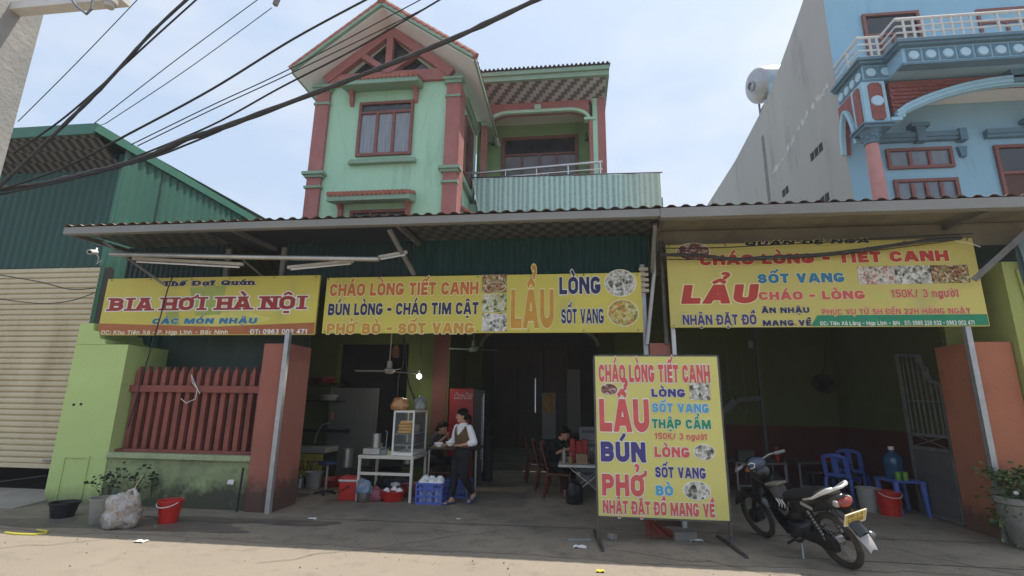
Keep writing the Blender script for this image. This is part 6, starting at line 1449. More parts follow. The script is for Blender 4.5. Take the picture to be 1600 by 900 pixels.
crate('blue plastic crate behind the heaped one, by the walking woman', (G(702, 778).x + .12, 9.25, 0), .44, .32, .30, -.1)
# left of the kitchen
BST = mat('dark blue stool seat', (.015, .025, .09), .4, .15, 5)
g_ = G(508, 772); stl = thing('stool', 'round dark blue stool on a single steel stem, left of the red cool box', 'stool', (g_.x, g_.y, 0))
obj('seat', MB().lathe([(0, 0), (.16, 0), (.18, .02), (.17, .05), (0, .06)], 26, c=(g_.x, g_.y, .50)), BST, stl, smooth='auto')
obj('stem', MB().tube([(g_.x, g_.y, .05), (g_.x, g_.y, .5)], .022, 10), STS, stl)
bs = MB()
for k in range(5): a_ = 2 * math.pi * k / 5; bs.bar((g_.x, g_.y, .06), (g_.x + .2 * math.cos(a_), g_.y + .2 * math.sin(a_), .02), .03)
obj('base', bs, BLK, stl)
g_ = G(485, 764); bucket('bucket', 'tall whitish bucket under the small yellow sign', (g_.x, g_.y + .1, 0), .13, .155, .30, mat('dull white bucket', (.36, .36, .35), .5, .15, 5, stain=(.2, .19, .18), stain_amt=.3), False)
g_ = G(463, 764); vessel('can', 'small dull aluminium can beside the whitish bucket', (g_.x, g_.y + .1, 0), .085, .17, STS, 'can', .95, True)
g_ = G(507, 764); basin('wide deep red basin behind the blue stool', (g_.x, g_.y + .35, 0), .28, .15, REDD, False)
vessel('stock_pot', 'tall shiny stock pot behind the blue stool', (G(535, 765).x - .05, 9.75, .38), .11, .34, STS, 'pot')
dk = thing('chair', 'low black seat block under the stock pot', 'stand', (-3.98, 9.7, 0)); obj('body', MB().bb(-4.22, -3.75, 9.55, 9.95, .0, .378, .02), BLK, dk)
ct = thing('counter', 'dark counter with a white top at the left of the kitchen', 'counter', (-5.1, 9.9, 0))
c0, c1 = P(452, 700, 9.9), P(503, 740, 9.9)
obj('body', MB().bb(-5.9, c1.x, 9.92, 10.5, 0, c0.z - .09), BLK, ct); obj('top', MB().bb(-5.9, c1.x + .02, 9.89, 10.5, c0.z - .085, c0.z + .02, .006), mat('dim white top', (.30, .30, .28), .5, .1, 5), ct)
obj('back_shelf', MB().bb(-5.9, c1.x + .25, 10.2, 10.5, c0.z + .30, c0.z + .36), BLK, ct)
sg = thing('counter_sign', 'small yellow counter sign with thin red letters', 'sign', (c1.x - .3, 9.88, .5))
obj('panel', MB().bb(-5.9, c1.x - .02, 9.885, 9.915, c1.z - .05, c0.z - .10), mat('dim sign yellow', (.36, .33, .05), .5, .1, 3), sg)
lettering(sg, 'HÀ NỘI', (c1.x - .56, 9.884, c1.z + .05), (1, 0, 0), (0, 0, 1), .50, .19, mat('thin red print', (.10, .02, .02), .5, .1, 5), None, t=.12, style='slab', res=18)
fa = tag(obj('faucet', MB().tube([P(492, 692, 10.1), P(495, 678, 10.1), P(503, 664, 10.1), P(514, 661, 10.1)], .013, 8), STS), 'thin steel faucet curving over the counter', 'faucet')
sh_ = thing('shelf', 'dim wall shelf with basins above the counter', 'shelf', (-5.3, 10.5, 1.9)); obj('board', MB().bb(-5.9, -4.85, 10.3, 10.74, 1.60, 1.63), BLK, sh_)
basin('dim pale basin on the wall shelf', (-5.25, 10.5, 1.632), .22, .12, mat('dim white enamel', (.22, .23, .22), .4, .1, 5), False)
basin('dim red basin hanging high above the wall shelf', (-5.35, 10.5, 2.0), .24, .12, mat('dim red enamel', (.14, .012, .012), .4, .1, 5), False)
obj('upper_board', MB().bb(-5.9, -4.95, 10.3, 10.74, 1.96, 1.99), BLK, sh_)
dl = thing('metal_door', 'grey sheet metal door leaf standing open in the kitchen doorway', 'door', (-4.6, 10.6, 0))
d0, d1 = P(520, 606, 10.5), P(583, 700, 10.5)
DGR = mat('dull grey door sheet', (.105, .11, .105), .5, .2, 1.5, stain=(.06, .06, .055), stain_amt=.4, stretch=(3, 1, .3))
obj('leaf', MB().bb(d0.x, d1.x + .04, 10.48, 10.52, .04, d0.z, .006), DGR, dl)
obj('frame', MB().bb(d0.x - .03, d0.x - .002, 10.47, 10.53, 0, d0.z + .03).bb(d0.x + .05, d1.x, 10.468, 10.479, 1.2, 1.24), DGR, dl)
obj('latch', MB().bb(d0.x + .02, d0.x + .08, 10.44, 10.478, 1.25, 1.38, .006), REDP, dl)
# fans, bulb, cables
def ceiling_fan(label, c, top, blade, m, hubm, rot, n=3):
    t = thing('ceiling_fan', label, 'fan', c, (0, 0, rot))
    obj('rod', MB().tube([(0, 0, .06), (0, 0, top - c[2])], .012, 8), hubm, t, local=True)
    obj('motor', MB().lathe([(0, -.05), (.06, -.045), (.10, -.01), (.10, .03), (.05, .06), (.045, .18), (.02, .20), (0, .2)], 22), hubm, t, local=True, smooth='auto')
    for k in range(n):
        b = MB(); a_ = 2 * math.pi * k / n; b.box((blade / 2 + .08, 0, 0), (blade, .11, .008), Euler((R(10), 0, 0)), .003); b.xform(Matrix.Rotation(a_, 4, 'Z')); obj('blade', b, m, t, local=True)
    return t
q = P(608, 580, 9.2); ceiling_fan('white ceiling fan hanging in front of the black kitchen doorway', (q.x, 9.2, q.z), 4.36, .58, mat('fan white', (.55, .55, .53), .4, .08, 5), MATS['fan white'], R(183))
tag(obj('bag', bag('', '', (q.x + .10, 9.2, q.z + .26), (.07, .06, .13), CG, 3, .3), mat('brown paper bundle', (.20, .10, .05), .6, .3, 9), smooth=True), 'brown bundle tied to the rod of the white ceiling fan', 'bundle')
q = P(740, 546, 10.6); ceiling_fan('pale green ceiling fan in front of the arched entrance', (q.x, 10.6, q.z), 4.4, .45, mat('fan green', (.16, .22, .17), .4, .1, 5), MATS['fan green'], R(20), 4)
q = P(655, 588, 10.0); lb2 = thing('light_bulb', 'lit round white bulb hanging on a cord by the kitchen', 'bulb', (q.x, 10.0, q.z))
obj('globe', MB().ball((q.x, 10, q.z), .05, 16), mat('lit bulb', (.9, .9, .85), .4, 0, emit=(1, .97, .88, 5)), lb2, smooth=True)
obj('socket', MB().tube([(q.x, 10, q.z + .045), (q.x, 10, q.z + .12)], .022, 10), BLK, lb2); obj('cord', MB().tube([(q.x, 10, q.z + .12), (q.x + .03, 10, 4.3)], .006, 6), BLK, lb2)
pl_ = bpy.data.lights.new('bulb_light', 'POINT'); pl_.energy = 14; pl_.shadow_soft_size = .06; pl_.color = (1, .93, .8)
po = bpy.data.objects.new('bulb_light', pl_); COL.objects.link(po); po.location = (q.x, 9.93, q.z - .02)
for lb_, pts in (('black wire hanging in a loop beside the kitchen doorway', [(632, 528), (630, 570), (622, 590), (621, 618)]), ('black wire dropping to the bread bag', [(633, 528), (635, 570), (640, 600), (649, 622)])):
    tag(obj('cable', MB().tube([P(x, y, 10.7) for x, y in pts], .012, 6), CB), lb_, 'cable')
# fridge
fx0, fx1, fz = P(703, 607, 10.3).x, P(741, 607, 10.3).x, P(703, 607, 10.3).z
fr = thing('drinks_fridge', 'tall red drinks fridge with white script, behind the walking woman', 'fridge', ((fx0 + fx1) / 2, 10.3, 0))
FRR = mat('fridge red', (.22, .010, .013), .35, .08, 2)
obj('body', MB().bb(fx0, fx1, 10.3, 10.95, .08, fz, .015), FRR, fr)
sx1 = P(757, 607, 10.3).x
dr = obj('door', MB().bb(fx1 + .004, sx1, 10.30, 10.38, .1, fz - .02, .01), BLK, fr)
ds = MB()
for k in range(26): ds.box((sx1 - .035, 10.296, .55 + k * .047), (.022, .006, .022))
obj('light_strip', ds, mat('pale strip dots', (.36, .38, .46), .4, .1, 5), dr); obj('edge', MB().bb(sx1 - .012, sx1 + .004, 10.285, 10.299, .3, fz - .1), STS, dr)
obj('base', MB().bb(fx0 + .03, fx1 - .03, 10.34, 10.9, 0, .078), BLK, fr)
FWT = mat('dim white script', (.42, .36, .35), .5, .05, 5)
def script(body, x0, z0, w, h): return lettering(fr, body, (x0, 10.298, z0), (1, 0, 0), (0, 0, 1), w, h, FWT, None, t=.10, shear=.35, res=18)
g('d', .62, arc(.5, .36, .5, .36, 0, 360, 18), [(1, 0), (1, 1)]); g('v', .6, [(0, X), (.5, 0)], [(1, X), (.5, 0)])
GLC = P(712, 622, 10.3), P(733, 613, 10.3)
script('Coca-Cola', fx0 + .09, GLC[0].z - .02, .36, .13)
script('ngon cùng bia hơi', 0, 0, .01, .01) if False else None
# the seated pair of tables on the right, the folding table in the middle
CHR_ = mat('dark red chair plastic', (.11, .022, .016), .4, .15, 5)
CHB = mat('blue chair plastic', (.08, .14, .46), .4, .10, 5)
def plastic_chair(label, loc, rz, m, group=None, h=.86, arms=True):
    t = thing('plastic_chair', label, 'chair', loc, (0, 0, rz), group)   # faces -y
    obj('seat', MB().sheet(lambda u, v: ((u - .5) * .43, -.22 + .43 * v, .435 - .02 * math.sin(math.pi * u) * math.sin(math.pi * v) - .02 * (v - .5)), 8, 8).sheet(lambda u, v: ((u - .5) * .43, -.22 + .43 * v, .415 - .02 * math.sin(math.pi * u) * math.sin(math.pi * v) - .02 * (v - .5)), 8, 8).bb(-.215, .215, -.225, -.21, .38, .437).bb(-.215, -.20, -.21, .21, .38, .425).bb(.20, .215, -.21, .21, .38, .425), m, t, local=True)
    bk = MB(); hh = h - .42
    def bp(x, s): return Vector((x, .20 + .13 * s + .03 * math.cos(x * 5) - .03, .43 + hh * s))
    for x0, x1 in ((-.20, -.135), (-.045, .045), (.135, .20)):
        bk.sheet(lambda u, v: bp(x0 + (x1 - x0) * u, v * .93), 3, 8); bk.sheet(lambda u, v: bp(x0 + (x1 - x0) * u, v * .93) + Vector((0, .014, 0)), 3, 8)
    arcp = [bp(-.19, .78), bp(-.16, .92), bp(-.08, .985), bp(.0, 1.0), bp(.08, .985), bp(.16, .92), bp(.19, .78)]
    bk.tube(arcp, [.022, .03, .034, .036, .034, .03, .022], 8)
    bk.tube([bp(-.19, .0), bp(-.195, .4), bp(-.19, .8)], .018, 6); bk.tube([bp(.19, .0), bp(.195, .4), bp(.19, .8)], .018, 6)
    bk.tube([bp(-.19, .12), bp(0, .12), bp(.19, .12)], .03, 6)
    obj('backrest', bk, m, t, local=True, smooth='auto')
    for sx_ in (-1, 1):
        obj('leg', MB().tube([(sx_ * .20, -.20, .40), (sx_ * .225, -.235, 0)], [.032, .02], 6), m, t, local=True)
        obj('leg', MB().tube([(sx_ * .19, .20, .42), (sx_ * .21, .27, 0)], [.032, .02], 6), m, t, local=True)
        if arms: obj('armrest', MB().tube([(sx_ * .225, -.20, .42), (sx_ * .245, -.17, .62), (sx_ * .245, .05, .655), (sx_ * .20, .25, .64)], [.018, .022, .024, .02], 8), m, t, local=True, smooth=True)
    return t
g_ = G(1328, 790); c1_ = plastic_chair('blue plastic chair nearest the motorbike, with oval slots in its back', (g_.x + .05, g_.y + .25, 0), R(138), CHB, None, .80, False)
g_ = G(1372, 785); plastic_chair('blue plastic chair standing behind the first, against the dado', (g_.x - .10, g_.y + .50, 0), R(146), CHB, None, .84, False)
g_ = G(866, 778); plastic_chair('dark red chair at the folding table, closest to the street', (g_.x + .10, g_.y + .12, 0), R(84), CHR_, 'dark red chairs round the folding table', .92, False)
g_ = G(846, 775); plastic_chair('dark red chair just behind the closest red one', (g_.x + .12, g_.y + .65, 0), R(88), CHR_, 'dark red chairs round the folding table', .92, False)
g_ = G(835, 765); plastic_chair('dark red chair farthest left, seen in the gloom', (g_.x - .0, g_.y + 1.1, 0), R(100), CHR_, 'dark red chairs round the folding table', .92, False)
f0, f1 = P(872, 728, 8.95), P(940, 728, 8.95)
ft = thing('folding_table', 'steel folding table with crossed legs half hidden by the menu board', 'table', (f0.x + .4, 9.2, 0))
obj('table_top', MB().bb(f0.x, f0.x + 1.15, 8.95, 9.55, f0.z - .02, f0.z + .018, .008), mat('white table edge', (.58, .57, .53), .4, .08, 5), ft)
for y in (9.0, 9.5):
    obj('leg', MB().tube([(f0.x + .18, y, f0.z - .02), (f0.x + .55, y, .30), (f0.x + .85, y, .02)], .013, 8), STS, ft, smooth=True)
    obj('leg', MB().tube([(f0.x + .80, y, f0.z - .02), (f0.x + .42, y, .28), (f0.x + .12, y, .02)], .013, 8), STS, ft, smooth=True)
tz2 = f0.z + .019
tag(obj('tissue_box', MB().bb(f0.x + .30, f0.x + .50, 9.05, 9.22, tz2, tz2 + .17, .008), mat('tan carton', (.26, .19, .12), .7, .1, 5)), 'tan tissue box on the folding table', 'box')
rb2 = MB(); 
for k in range(3): rb2.bb(f0.x + .20 + k * .11, f0.x + .30 + k * .11, 9.32, 9.5, tz2, tz2 + .40 - .03 * (k % 2), .02)
tag(obj('napkin_rack', rb2, mat('red napkin rack', (.34, .02, .02), .5, .2, 6)), 'bright red rack standing on the folding table behind the tan box', 'rack')
def bottle(label, c, r, h, m, capm=None, name='bottle'):
    t = thing(name, label, 'bottle', c)
    obj('glass', MB().lathe([(0, 0), (r, 0), (r, h * .6), (r * .5, h * .78), (r * .36, h * .82), (r * .36, h * .95), (0, h * .95)], 16), m, t, local=True, smooth='auto')
    obj('cap', MB().lathe([(0, h * .95), (r * .42, h * .95), (r * .42, h), (0, h)], 12), capm or WHT, t, local=True); return t
bottle('pale sauce bottle left on the folding table', (f0.x + .10, 9.2, tz2), .035, .26, mat('pale bottle', (.30, .29, .27), .3, .1, 5))
bottle('small brown condiment jar on the folding table', (f0.x + .21, 9.1, tz2), .045, .17, mat('amber jar', (.22, .13, .05), .3, .2, 5))
bottle('dark bottle right on the folding table', (f0.x + .58, 9.25, tz2), .035, .24, mat('dark bottle', (.05, .035, .02), .2, .2, 5))
tag(obj('bag', bag('', '', (G(897, 790).x, G(897, 790).y + .12, 0), (.14, .13, .22), CG, 15, .3), mat('black bag plastic', (.012, .012, .014), .35, .3, 8), smooth=True), 'full black bin bag under the folding table', 'bag')
CRT = mat('pale carton', (.20, .21, .22), .75, .1, 4)
q0, q1 = P(905, 668, 10.4), P(936, 668, 10.4)
for k in range(5):
    z = q0.z - .24 - k * .262
    if z < -.05: break
    c = thing('carton', ('topmost pale carton of the stack right of the seated man', 'second pale carton of the stack', 'third pale carton of the stack', 'fourth pale carton of the stack, by the table', 'lowest pale carton of the stack')[k], 'box', (q0.x + .2, 10.5, max(z, 0)))
    obj('box', MB().bb(q0.x, q1.x + .12, 10.4, 10.7, max(z, 0), z + .255, .004), CRT, c); obj('print', MB().bb(q0.x + .05, q0.x + .30, 10.396, 10.3995, z + .14, z + .19).bb(q1.x - .06, q1.x + .02, 10.396, 10.3995, z + .06, z + .14), mat('carton print', (.09, .09, .10), .7, .1, 4), c)
p0, p1 = P(847, 686, 13.85), P(868, 614, 13.85)
po_ = thing('poster', 'pale poster with an orange dish, on the dark doors beyond the folding table', 'poster', ((p0.x + p1.x) / 2, 13.85, 1.5))
obj('sheet', MB().bb(p0.x, p1.x, 13.84, 13.855, p0.z, p1.z), mat('dim poster paper', (.20, .21, .20), .5, .1, 4), po_)
pm0 = P(849, 645, 13.83); obj('picture', MB().bb(p0.x + .03, p1.x - .03, 13.832, 13.839, pm0.z, p1.z - .03), food_mat('dim orange dish', [(.05, .03, .01), (.28, .13, .02), (.40, .25, .04), (.16, .07, .02)], 9, 9), po_)
p0, p1 = P(887, 676, 13.85), P(906, 577, 13.85)
tag(obj('panel', MB().bb(p0.x, p1.x, 13.84, 13.86, p0.z, p1.z), mat('dim pale panel', (.12, .125, .115), .5, .1, 4)), 'tall plain pale panel right of the poster', 'panel')
# right-hand bay
g_ = G(1440, 806)
TBL = P(1402, 745, 8.95)
bt = thing('plastic_table', 'low blue plastic table carrying the water jug and green cups', 'table', (5.0, 9.15, 0))
bx0, bx1 = P(1395, 748, 8.95).x, 5.42; bz = P(1430, 752, 8.95).z
obj('table_top', MB().bb(bx0, bx1, 8.92, 9.5, bz - .035, bz, .01), CHB, bt)
for x in (bx0 + .04, bx1 - .04):
    for y in (8.96, 9.45): obj('leg', MB().tube([(x, y, bz - .03), (x + (.02 if x > 5 else -.0), y - .02, 0)], [.045, .03], 8), CHB, bt)
jg = thing('water_jug', 'large blue water jug with a white cap on the low blue table', 'jug', (P(1398, 740, 9.3).x, 9.3, bz))
JB = mat('blue water jug', (.018, .075, .16), .12, .15, 3, spec=.7)
obj('body', MB().lathe([(0, 0), (.13, 0), (.14, .03), (.132, .10), (.14, .13), (.132, .19), (.14, .22), (.14, .30), (.09, .37), (.035, .40), (.035, .44), (0, .44)], 26), JB, jg, local=True, smooth='auto')
obj('cap', MB().lathe([(0, .44), (.042, .44), (.042, .49), (0, .49)], 16), WHT, jg, local=True)
GC = mat('green cup plastic', (.16, .33, .05), .4, .1, 5)
for k, (px, lb_) in enumerate(((1404, 'green plastic cup beside the water jug'), (1415, 'green plastic cup at the right of the pair'))):
    q = P(px, 748, 9.0); vessel('cup', lb_, (q.x, 9.0, bz), .035, .125, GC, 'cup', 1.25)
g_ = G(1370, 802); bucket('bucket', 'dusty white bucket between the blue chairs and the red bucket', (g_.x, g_.y + .15, 0), .14, .175, .36, mat('dusty white bucket', (.36, .35, .32), .6, .2, 5, stain=(.16, .15, .13), stain_amt=.4), False)
g_ = G(1401, 808); rbk = bucket('bucket', 'red bucket with a raised rim beside the dusty white one', (g_.x, g_.y + .13, 0), .145, .165, .36, REDPL, True)
obj('hoop', MB().lathe([(.15, .17), (.168, .175), (.168, .2), (.155, .205), (.15, .17)], 28), REDPL, rbk, local=True)
tag(obj('mop', MB().bar(G(1372, 795) + Vector((-.03, .35, .30)), G(1372, 795) + Vector((-.22, .55, .75)), .08, .03), mat('dark mop', (.06, .055, .05), .8, .3, 6)), 'dark scrubbing brush leaning out of the dusty white bucket', 'brush')
def dining_table(label, x0, x1, y, d, h):
    t = thing('dining_table', label, 'table', ((x0 + x1) / 2, y, 0))
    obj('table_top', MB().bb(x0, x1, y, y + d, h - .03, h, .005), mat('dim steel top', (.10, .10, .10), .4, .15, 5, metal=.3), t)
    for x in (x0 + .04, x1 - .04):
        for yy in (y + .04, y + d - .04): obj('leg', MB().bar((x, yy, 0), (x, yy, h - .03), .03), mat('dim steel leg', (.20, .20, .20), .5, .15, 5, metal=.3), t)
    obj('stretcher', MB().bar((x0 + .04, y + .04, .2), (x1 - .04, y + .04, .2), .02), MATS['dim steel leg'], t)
    return t
a_, b_ = P(1148, 722, 10.2), P(1222, 722, 10.2); dining_table('dim steel dining table behind the motorbike handlebar', a_.x, b_.x + .1, 10.2, .7, a_.z)
dz = a_.z
a2_, b2_ = P(1246, 722, 10.4), P(1330, 722, 10.4); dining_table('dim steel dining table beside the blue chairs', a2_.x, b2_.x, 10.4, .7, a2_.z)
q = P(1222, 722, 10.4); tag(obj('chilli_bottle', MB().lathe([(0, 0), (.05, 0), (.05, .10), (.035, .24), (.03, .28), (0, .28)], 14, c=(b_.x, 10.4, dz)), mat('dim red rack', (.24, .016, .016), .5, .2, 6)), 'red sauce bottle on the dim table behind the motorbike', 'bottle')
tag(obj('napkin_box', MB().bb(a_.x + .12, a_.x + .42, 10.35, 10.55, dz + .001, dz + .2, .01), mat('dim box', (.06, .055, .05), .7, .2, 5)), 'dark box on the dim table behind the motorbike', 'box')
tag(obj('sauce_rack', MB().bb(a2_.x + .5, a2_.x + .75, 10.6, 10.8, a2_.z, a2_.z + .10, .01), MATS['dim red rack']), 'small red rack on the dim table by the blue chairs', 'rack')
for k, (px, lb_) in enumerate(((1180, 'dark stool tucked under the dim table on the left'), (1275, 'dark stool tucked under the dim table on the right'))):
    q = P(px, 740, 10.6); s_ = thing('stool', lb_, 'stool', (q.x, 10.55, 0)); obj('seat', MB().bb(q.x - .15, q.x + .15, 10.4, 10.7, .42, .45, .01), mat('dim stool', (.05, .05, .055), .6, .2, 5), s_)
    for dx in (-.13, .13):
        for dy in (-.13, .13): obj('leg', MB().bar((q.x + dx, 10.55 + dy, .42), (q.x + dx * 1.25, 10.55 + dy * 1.25, 0), .035), MATS['dim stool'], s_)
q = P(1280, 600, 11.5); wf = thing('wall_fan', 'black wall fan tilted down on the olive rear wall', 'fan', (q.x, 11.45, q.z))
fmx = Matrix.Translation((q.x, 11.3, q.z)) @ Euler((R(60), R(-8), 0)).to_matrix().to_4x4()
cg = MB()
for rr_2 in (.06, .12, .18, .22):
    for zz in (-.05, .05): cg.tube([fmx @ Vector((rr_2 * math.cos(R(a_)), rr_2 * math.sin(R(a_)), zz * (1 - (rr_2 / .25) ** 2 * .8))) for a_ in range(0, 361, 15)], .004, 4, False)
for k in range(24):
    a_ = 2 * math.pi * k / 24
    for zz in (-.05, .05): cg.tube([fmx @ Vector((.03 * math.cos(a_), .03 * math.sin(a_), zz)), fmx @ Vector((.225 * math.cos(a_), .225 * math.sin(a_), zz * .2))], .003, 3, False)
obj('cage', cg, BLK, wf)
bl_ = MB()
for k in range(3): bl_.box((0, 0, 0), (.18, .10, .006), None); 
bl2 = MB()
for k in range(3):
    m_ = Matrix.Rotation(2 * math.pi * k / 3, 4, 'Z') @ Matrix.Translation((.11, 0, 0)) @ Euler((R(20), 0, 0)).to_matrix().to_4x4(); bmesh.ops.create_cube(bl2.bm, size=1, matrix=fmx @ m_ @ Matrix.Diagonal((.18, .11, .005, 1)))
obj('blades', bl2, BLK, wf); obj('motor', MB().ball(fmx @ Vector((0, 0, -.09)), .075, 12), BLK, wf); obj('arm', MB().bar(fmx @ Vector((0, 0, -.1)), (q.x, 11.59, q.z + .1), .04), BLK, wf)
obj('cord', MB().tube([(q.x + .1, 11.58, q.z + .1), (q.x + .22, 11.58, q.z + .5), (q.x + .3, 11.58, q.z + 1.1)], .008, 5), BLK, wf)
tag(obj('conduit', MB().tube([P(1345, 515, 11.57), P(1352, 580, 11.57), P(1360, 660, 11.57)], .018, 6), mat('olive conduit', (.10, .12, .05), .7, .1, 5)), 'thin conduit running down the olive rear wall', 'conduit')
sk = thing('wall_socket', 'small socket box on the dado line of the rear wall', 'socket', P(1361, 668, 11.56)); q = P(1361, 668, 11.56); obj('box', MB().bb(q.x - .06, q.x + .06, 11.54, 11.583, q.z - .05, q.z + .05, .006), MATS['dim poster paper'], sk); obj('plug', MB().ball((q.x, 11.52, q.z - .12), .035, 8), MATS['dim red rack'], sk)
q = P(1173, 540, 10.2); pn = thing('pendant_lamp', 'small dim pendant lamp on a thin cord in the motorbike bay', 'lamp', (q.x, 10.2, q.z)); obj('shade', MB().lathe([(.03, .10), (.05, .02), (.03, -.02), (.06, -.05), (0, -.06)], 14, c=(q.x, 10.2, q.z)), MATS['dim poster paper'], pn); obj('cord', MB().tube([(q.x, 10.2, q.z + .1), (q.x, 10.2, 4.3)], .006, 5), BLK, pn)
# steel stair against the left of the bay
ss = thing('steel_stair', 'dim steel stair flight at the back left of the motorbike bay', 'stair', (2.2, 11.2, 0))
a_, b_ = P(1100, 668, 11.2), P(1150, 625, 11.2); c_ = P(1190, 622, 11.2)
SSM = mat('dim stair steel', (.075, .078, .075), .5, .2, 5)
obj('stringer', MB().bar((a_.x - .6, 11.2, a_.z - .55), (b_.x, 11.2, b_.z), .05, .14).bar((b_.x, 11.2, b_.z), (c_.x, 11.2, c_.z), .05, .10), SSM, ss)
for k in range(7): z = b_.z + .12 + k * .13; obj('rail', MB().bar((b_.x - .6 + k * .0, 11.25, z - .3), (c_.x, 11.25, z), .012), SSM, ss) if k % 2 == 0 else None
for k in range(4): x = b_.x - .4 + k * .3; obj('baluster', MB().bar((x, 11.25, b_.z - .3), (x, 11.25, b_.z + 1.0), .018), SSM, ss)
obj('post', MB().bar((c_.x, 11.2, 0), (c_.x, 11.2, 3.6), .05), SSM, ss)
# stainless frame table by the woman
q = P(744, 705, 9.15); sf = thing('serving_table', 'stainless frame serving table behind the walking woman', 'table', (-1.9, 9.3, 0))
obj('table_top', MB().bb(q.x - .85, q.x + .02, 9.0, 9.9, .80, .83, .004), BLK, sf)
for x in (q.x - .82, q.x - .13, q.x): obj('leg', MB().tube([(x, 9.03 if x < q.x else 9.14, 0), (x, 9.03 if x < q.x else 9.14, .80)], .018, 8), STS, sf)
obj('rail', MB().tube([(q.x - .82, 9.03, .42), (q.x - .13, 9.03, .42)], .012, 6), mat('dim red rail', (.12, .03, .03), .5, .1, 5), sf)
weed('small dim pot plant beside the drinks fridge', Vector((P(762, 690, 11.2).x, 11.2, .9)), .42, .2, 6, .09, 21, 'plant')
tag(obj('plant_stand', MB().lathe([(0, 0), (.14, 0), (.12, .3), (.16, .88), (.17, .92), (0, .92)], 18, c=(P(762, 690, 11.2).x, 11.2, 0)), BLK), 'dark plant stand beside the drinks fridge', 'stand')

# ---------------------------------------------------------------- people
SKIN = mat('skin', (.52, .29, .195), .55, .06, 6, spec=.3)
HAIR = mat('black hair', (.010, .008, .008), .75, .3, 20, spec=.15)
EYE = mat('eye', (.015, .010, .008), .3); LIPS = mat('lips', (.30, .09, .075), .5, .05, 6)
def limb(mb, pts, r, n=12, ry=None): mb.tube(pts, r, n, True, ry); [mb.ball(p, q * .98, 10) for p, q in ((pts[0], r[0]), (pts[-1], r[-1]))]; return mb
def hand(mb, wrist, d, palm, side, curl=.6):
    """palm + four bent fingers + thumb. d: along the hand, palm: palm normal, side: thumb side"""
    d, palm, side = Vector(d).normalized(), Vector(palm).normalized(), Vector(side).normalized(); w = Vector(wrist)
    c = w + d * .045
    mb.tube([w, w + d * .03, w + d * .075], [.020, .032, .034], 10, True, [.016, .016, .014])
    for k, (o, ln) in enumerate(((.026, .062), (.009, .070), (-.009, .066), (-.026, .052))):
        b = w + d * .07 + side * o; d1 = (d + palm * curl * .5).normalized(); d2 = (d + palm * curl * 1.6).normalized(); d3 = (d * .4 + palm * curl * 1.8).normalized()
        p1 = b + d1 * ln * .45; p2 = p1 + d2 * ln * .32; p3 = p2 + d3 * ln * .26
        mb.tube([b - d * .02, b, p1, p2, p3], [.010, .010, .0092, .0085, .007], 7)
    b = w + d * .028 + side * .028; p1 = b + (d * .6 + side * .7 + palm * .3).normalized() * .034; p2 = p1 + (d * .8 + palm * .7 + side * .1).normalized() * .028
    mb.tube([w + d * .015 + side * .012, b, p1, p2], [.014, .013, .011, .009], 7); return mb
def head(mb, c, rz, tilt=0, s=1.0):
    """skull, jaw, nose, ears into the body mesh; returns its frame"""
    M = Matrix.Translation(Vector(c)) @ Euler((R(tilt), 0, rz), 'XYZ').to_matrix().to_4x4() @ Matrix.Diagonal((s, s, s, 1))
    def B(p, r, rot=None):
        r4 = Matrix.Diagonal((*r, 1)); bmesh.ops.create_uvsphere(mb.bm, u_segments=16, v_segments=12, radius=1, matrix=M @ Matrix.Translation(p) @ (rot.to_matrix().to_4x4() if rot else Matrix.Identity(4)) @ r4)
    B((0, .012, .03), (.073, .088, .082)); B((0, -.028, -.035), (.056, .060, .072)); B((0, -.058, -.082), (.030, .028, .024))
    B((0, -.092, -.018), (.013, .020, .018), Euler((R(20), 0, 0))); B((0, -.085, .008), (.010, .016, .026), Euler((R(12), 0, 0)))
    B((0, -.078, -.056), (.024, .014, .012)); B((-.033, -.066, -.012), (.022, .018, .02)); B((.033, -.066, -.012), (.022, .018, .02)); B((0, -.072, .028), (.050, .02, .016))
    for s_ in (-1, 1): B((s_ * .073, .012, -.012), (.010, .020, .030), Euler((0, 0, s_ * .3)))
    return M
def face(t, body, M):
    e = MB()
    for s_ in (-1, 1): e.box(M @ Vector((s_ * .030, -.0855, .006)), (.022, .012, .009), Euler(M.to_euler()), .003)
    obj('eyes', e, EYE, body, local=True)
    b_ = MB()
    for s_ in (-1, 1): b_.box(M @ Vector((s_ * .031, -.0895, .026)), (.034, .010, .006), Euler(M.to_euler()), .002)
    obj('eyebrows', b_, HAIR, body, local=True)
    obj('lips', MB().ball(M @ Vector((0, -.0905, -.056)), (.020, .006, .0075), 10, Euler(M.to_euler())), LIPS, body, local=True)
def hair(t, M, bun=True, length=0.0):
    h = MB()
    def B(p, r): bmesh.ops.create_uvsphere(h.bm, u_segments=18, v_segments=14, radius=1, matrix=M @ Matrix.Translation(p) @ Matrix.Diagonal((*r, 1)))
    B((0, .028, .048), (.083, .088, .082)); B((0, -.012, .066), (.078, .078, .060)); B((0, .06, -.005), (.068, .058, .075)); B((-.042, -.035, .075), (.045, .052, .034)); B((.042, -.035, .075), (.045, .052, .034)); B((-.074, .01, .035), (.014, .045, .04)); B((.074, .01, .035), (.014, .045, .04))
    if bun: h.tube([M @ Vector((0, .105, .0)), M @ Vector((0, .135, -.05)), M @ Vector((.01, .125, -.14)), M @ Vector((.015, .11, -.21 - length))], [.030, .036, .028, .010], 9)
    obj('hair', h, HAIR, t, local=True, voxel=.009)

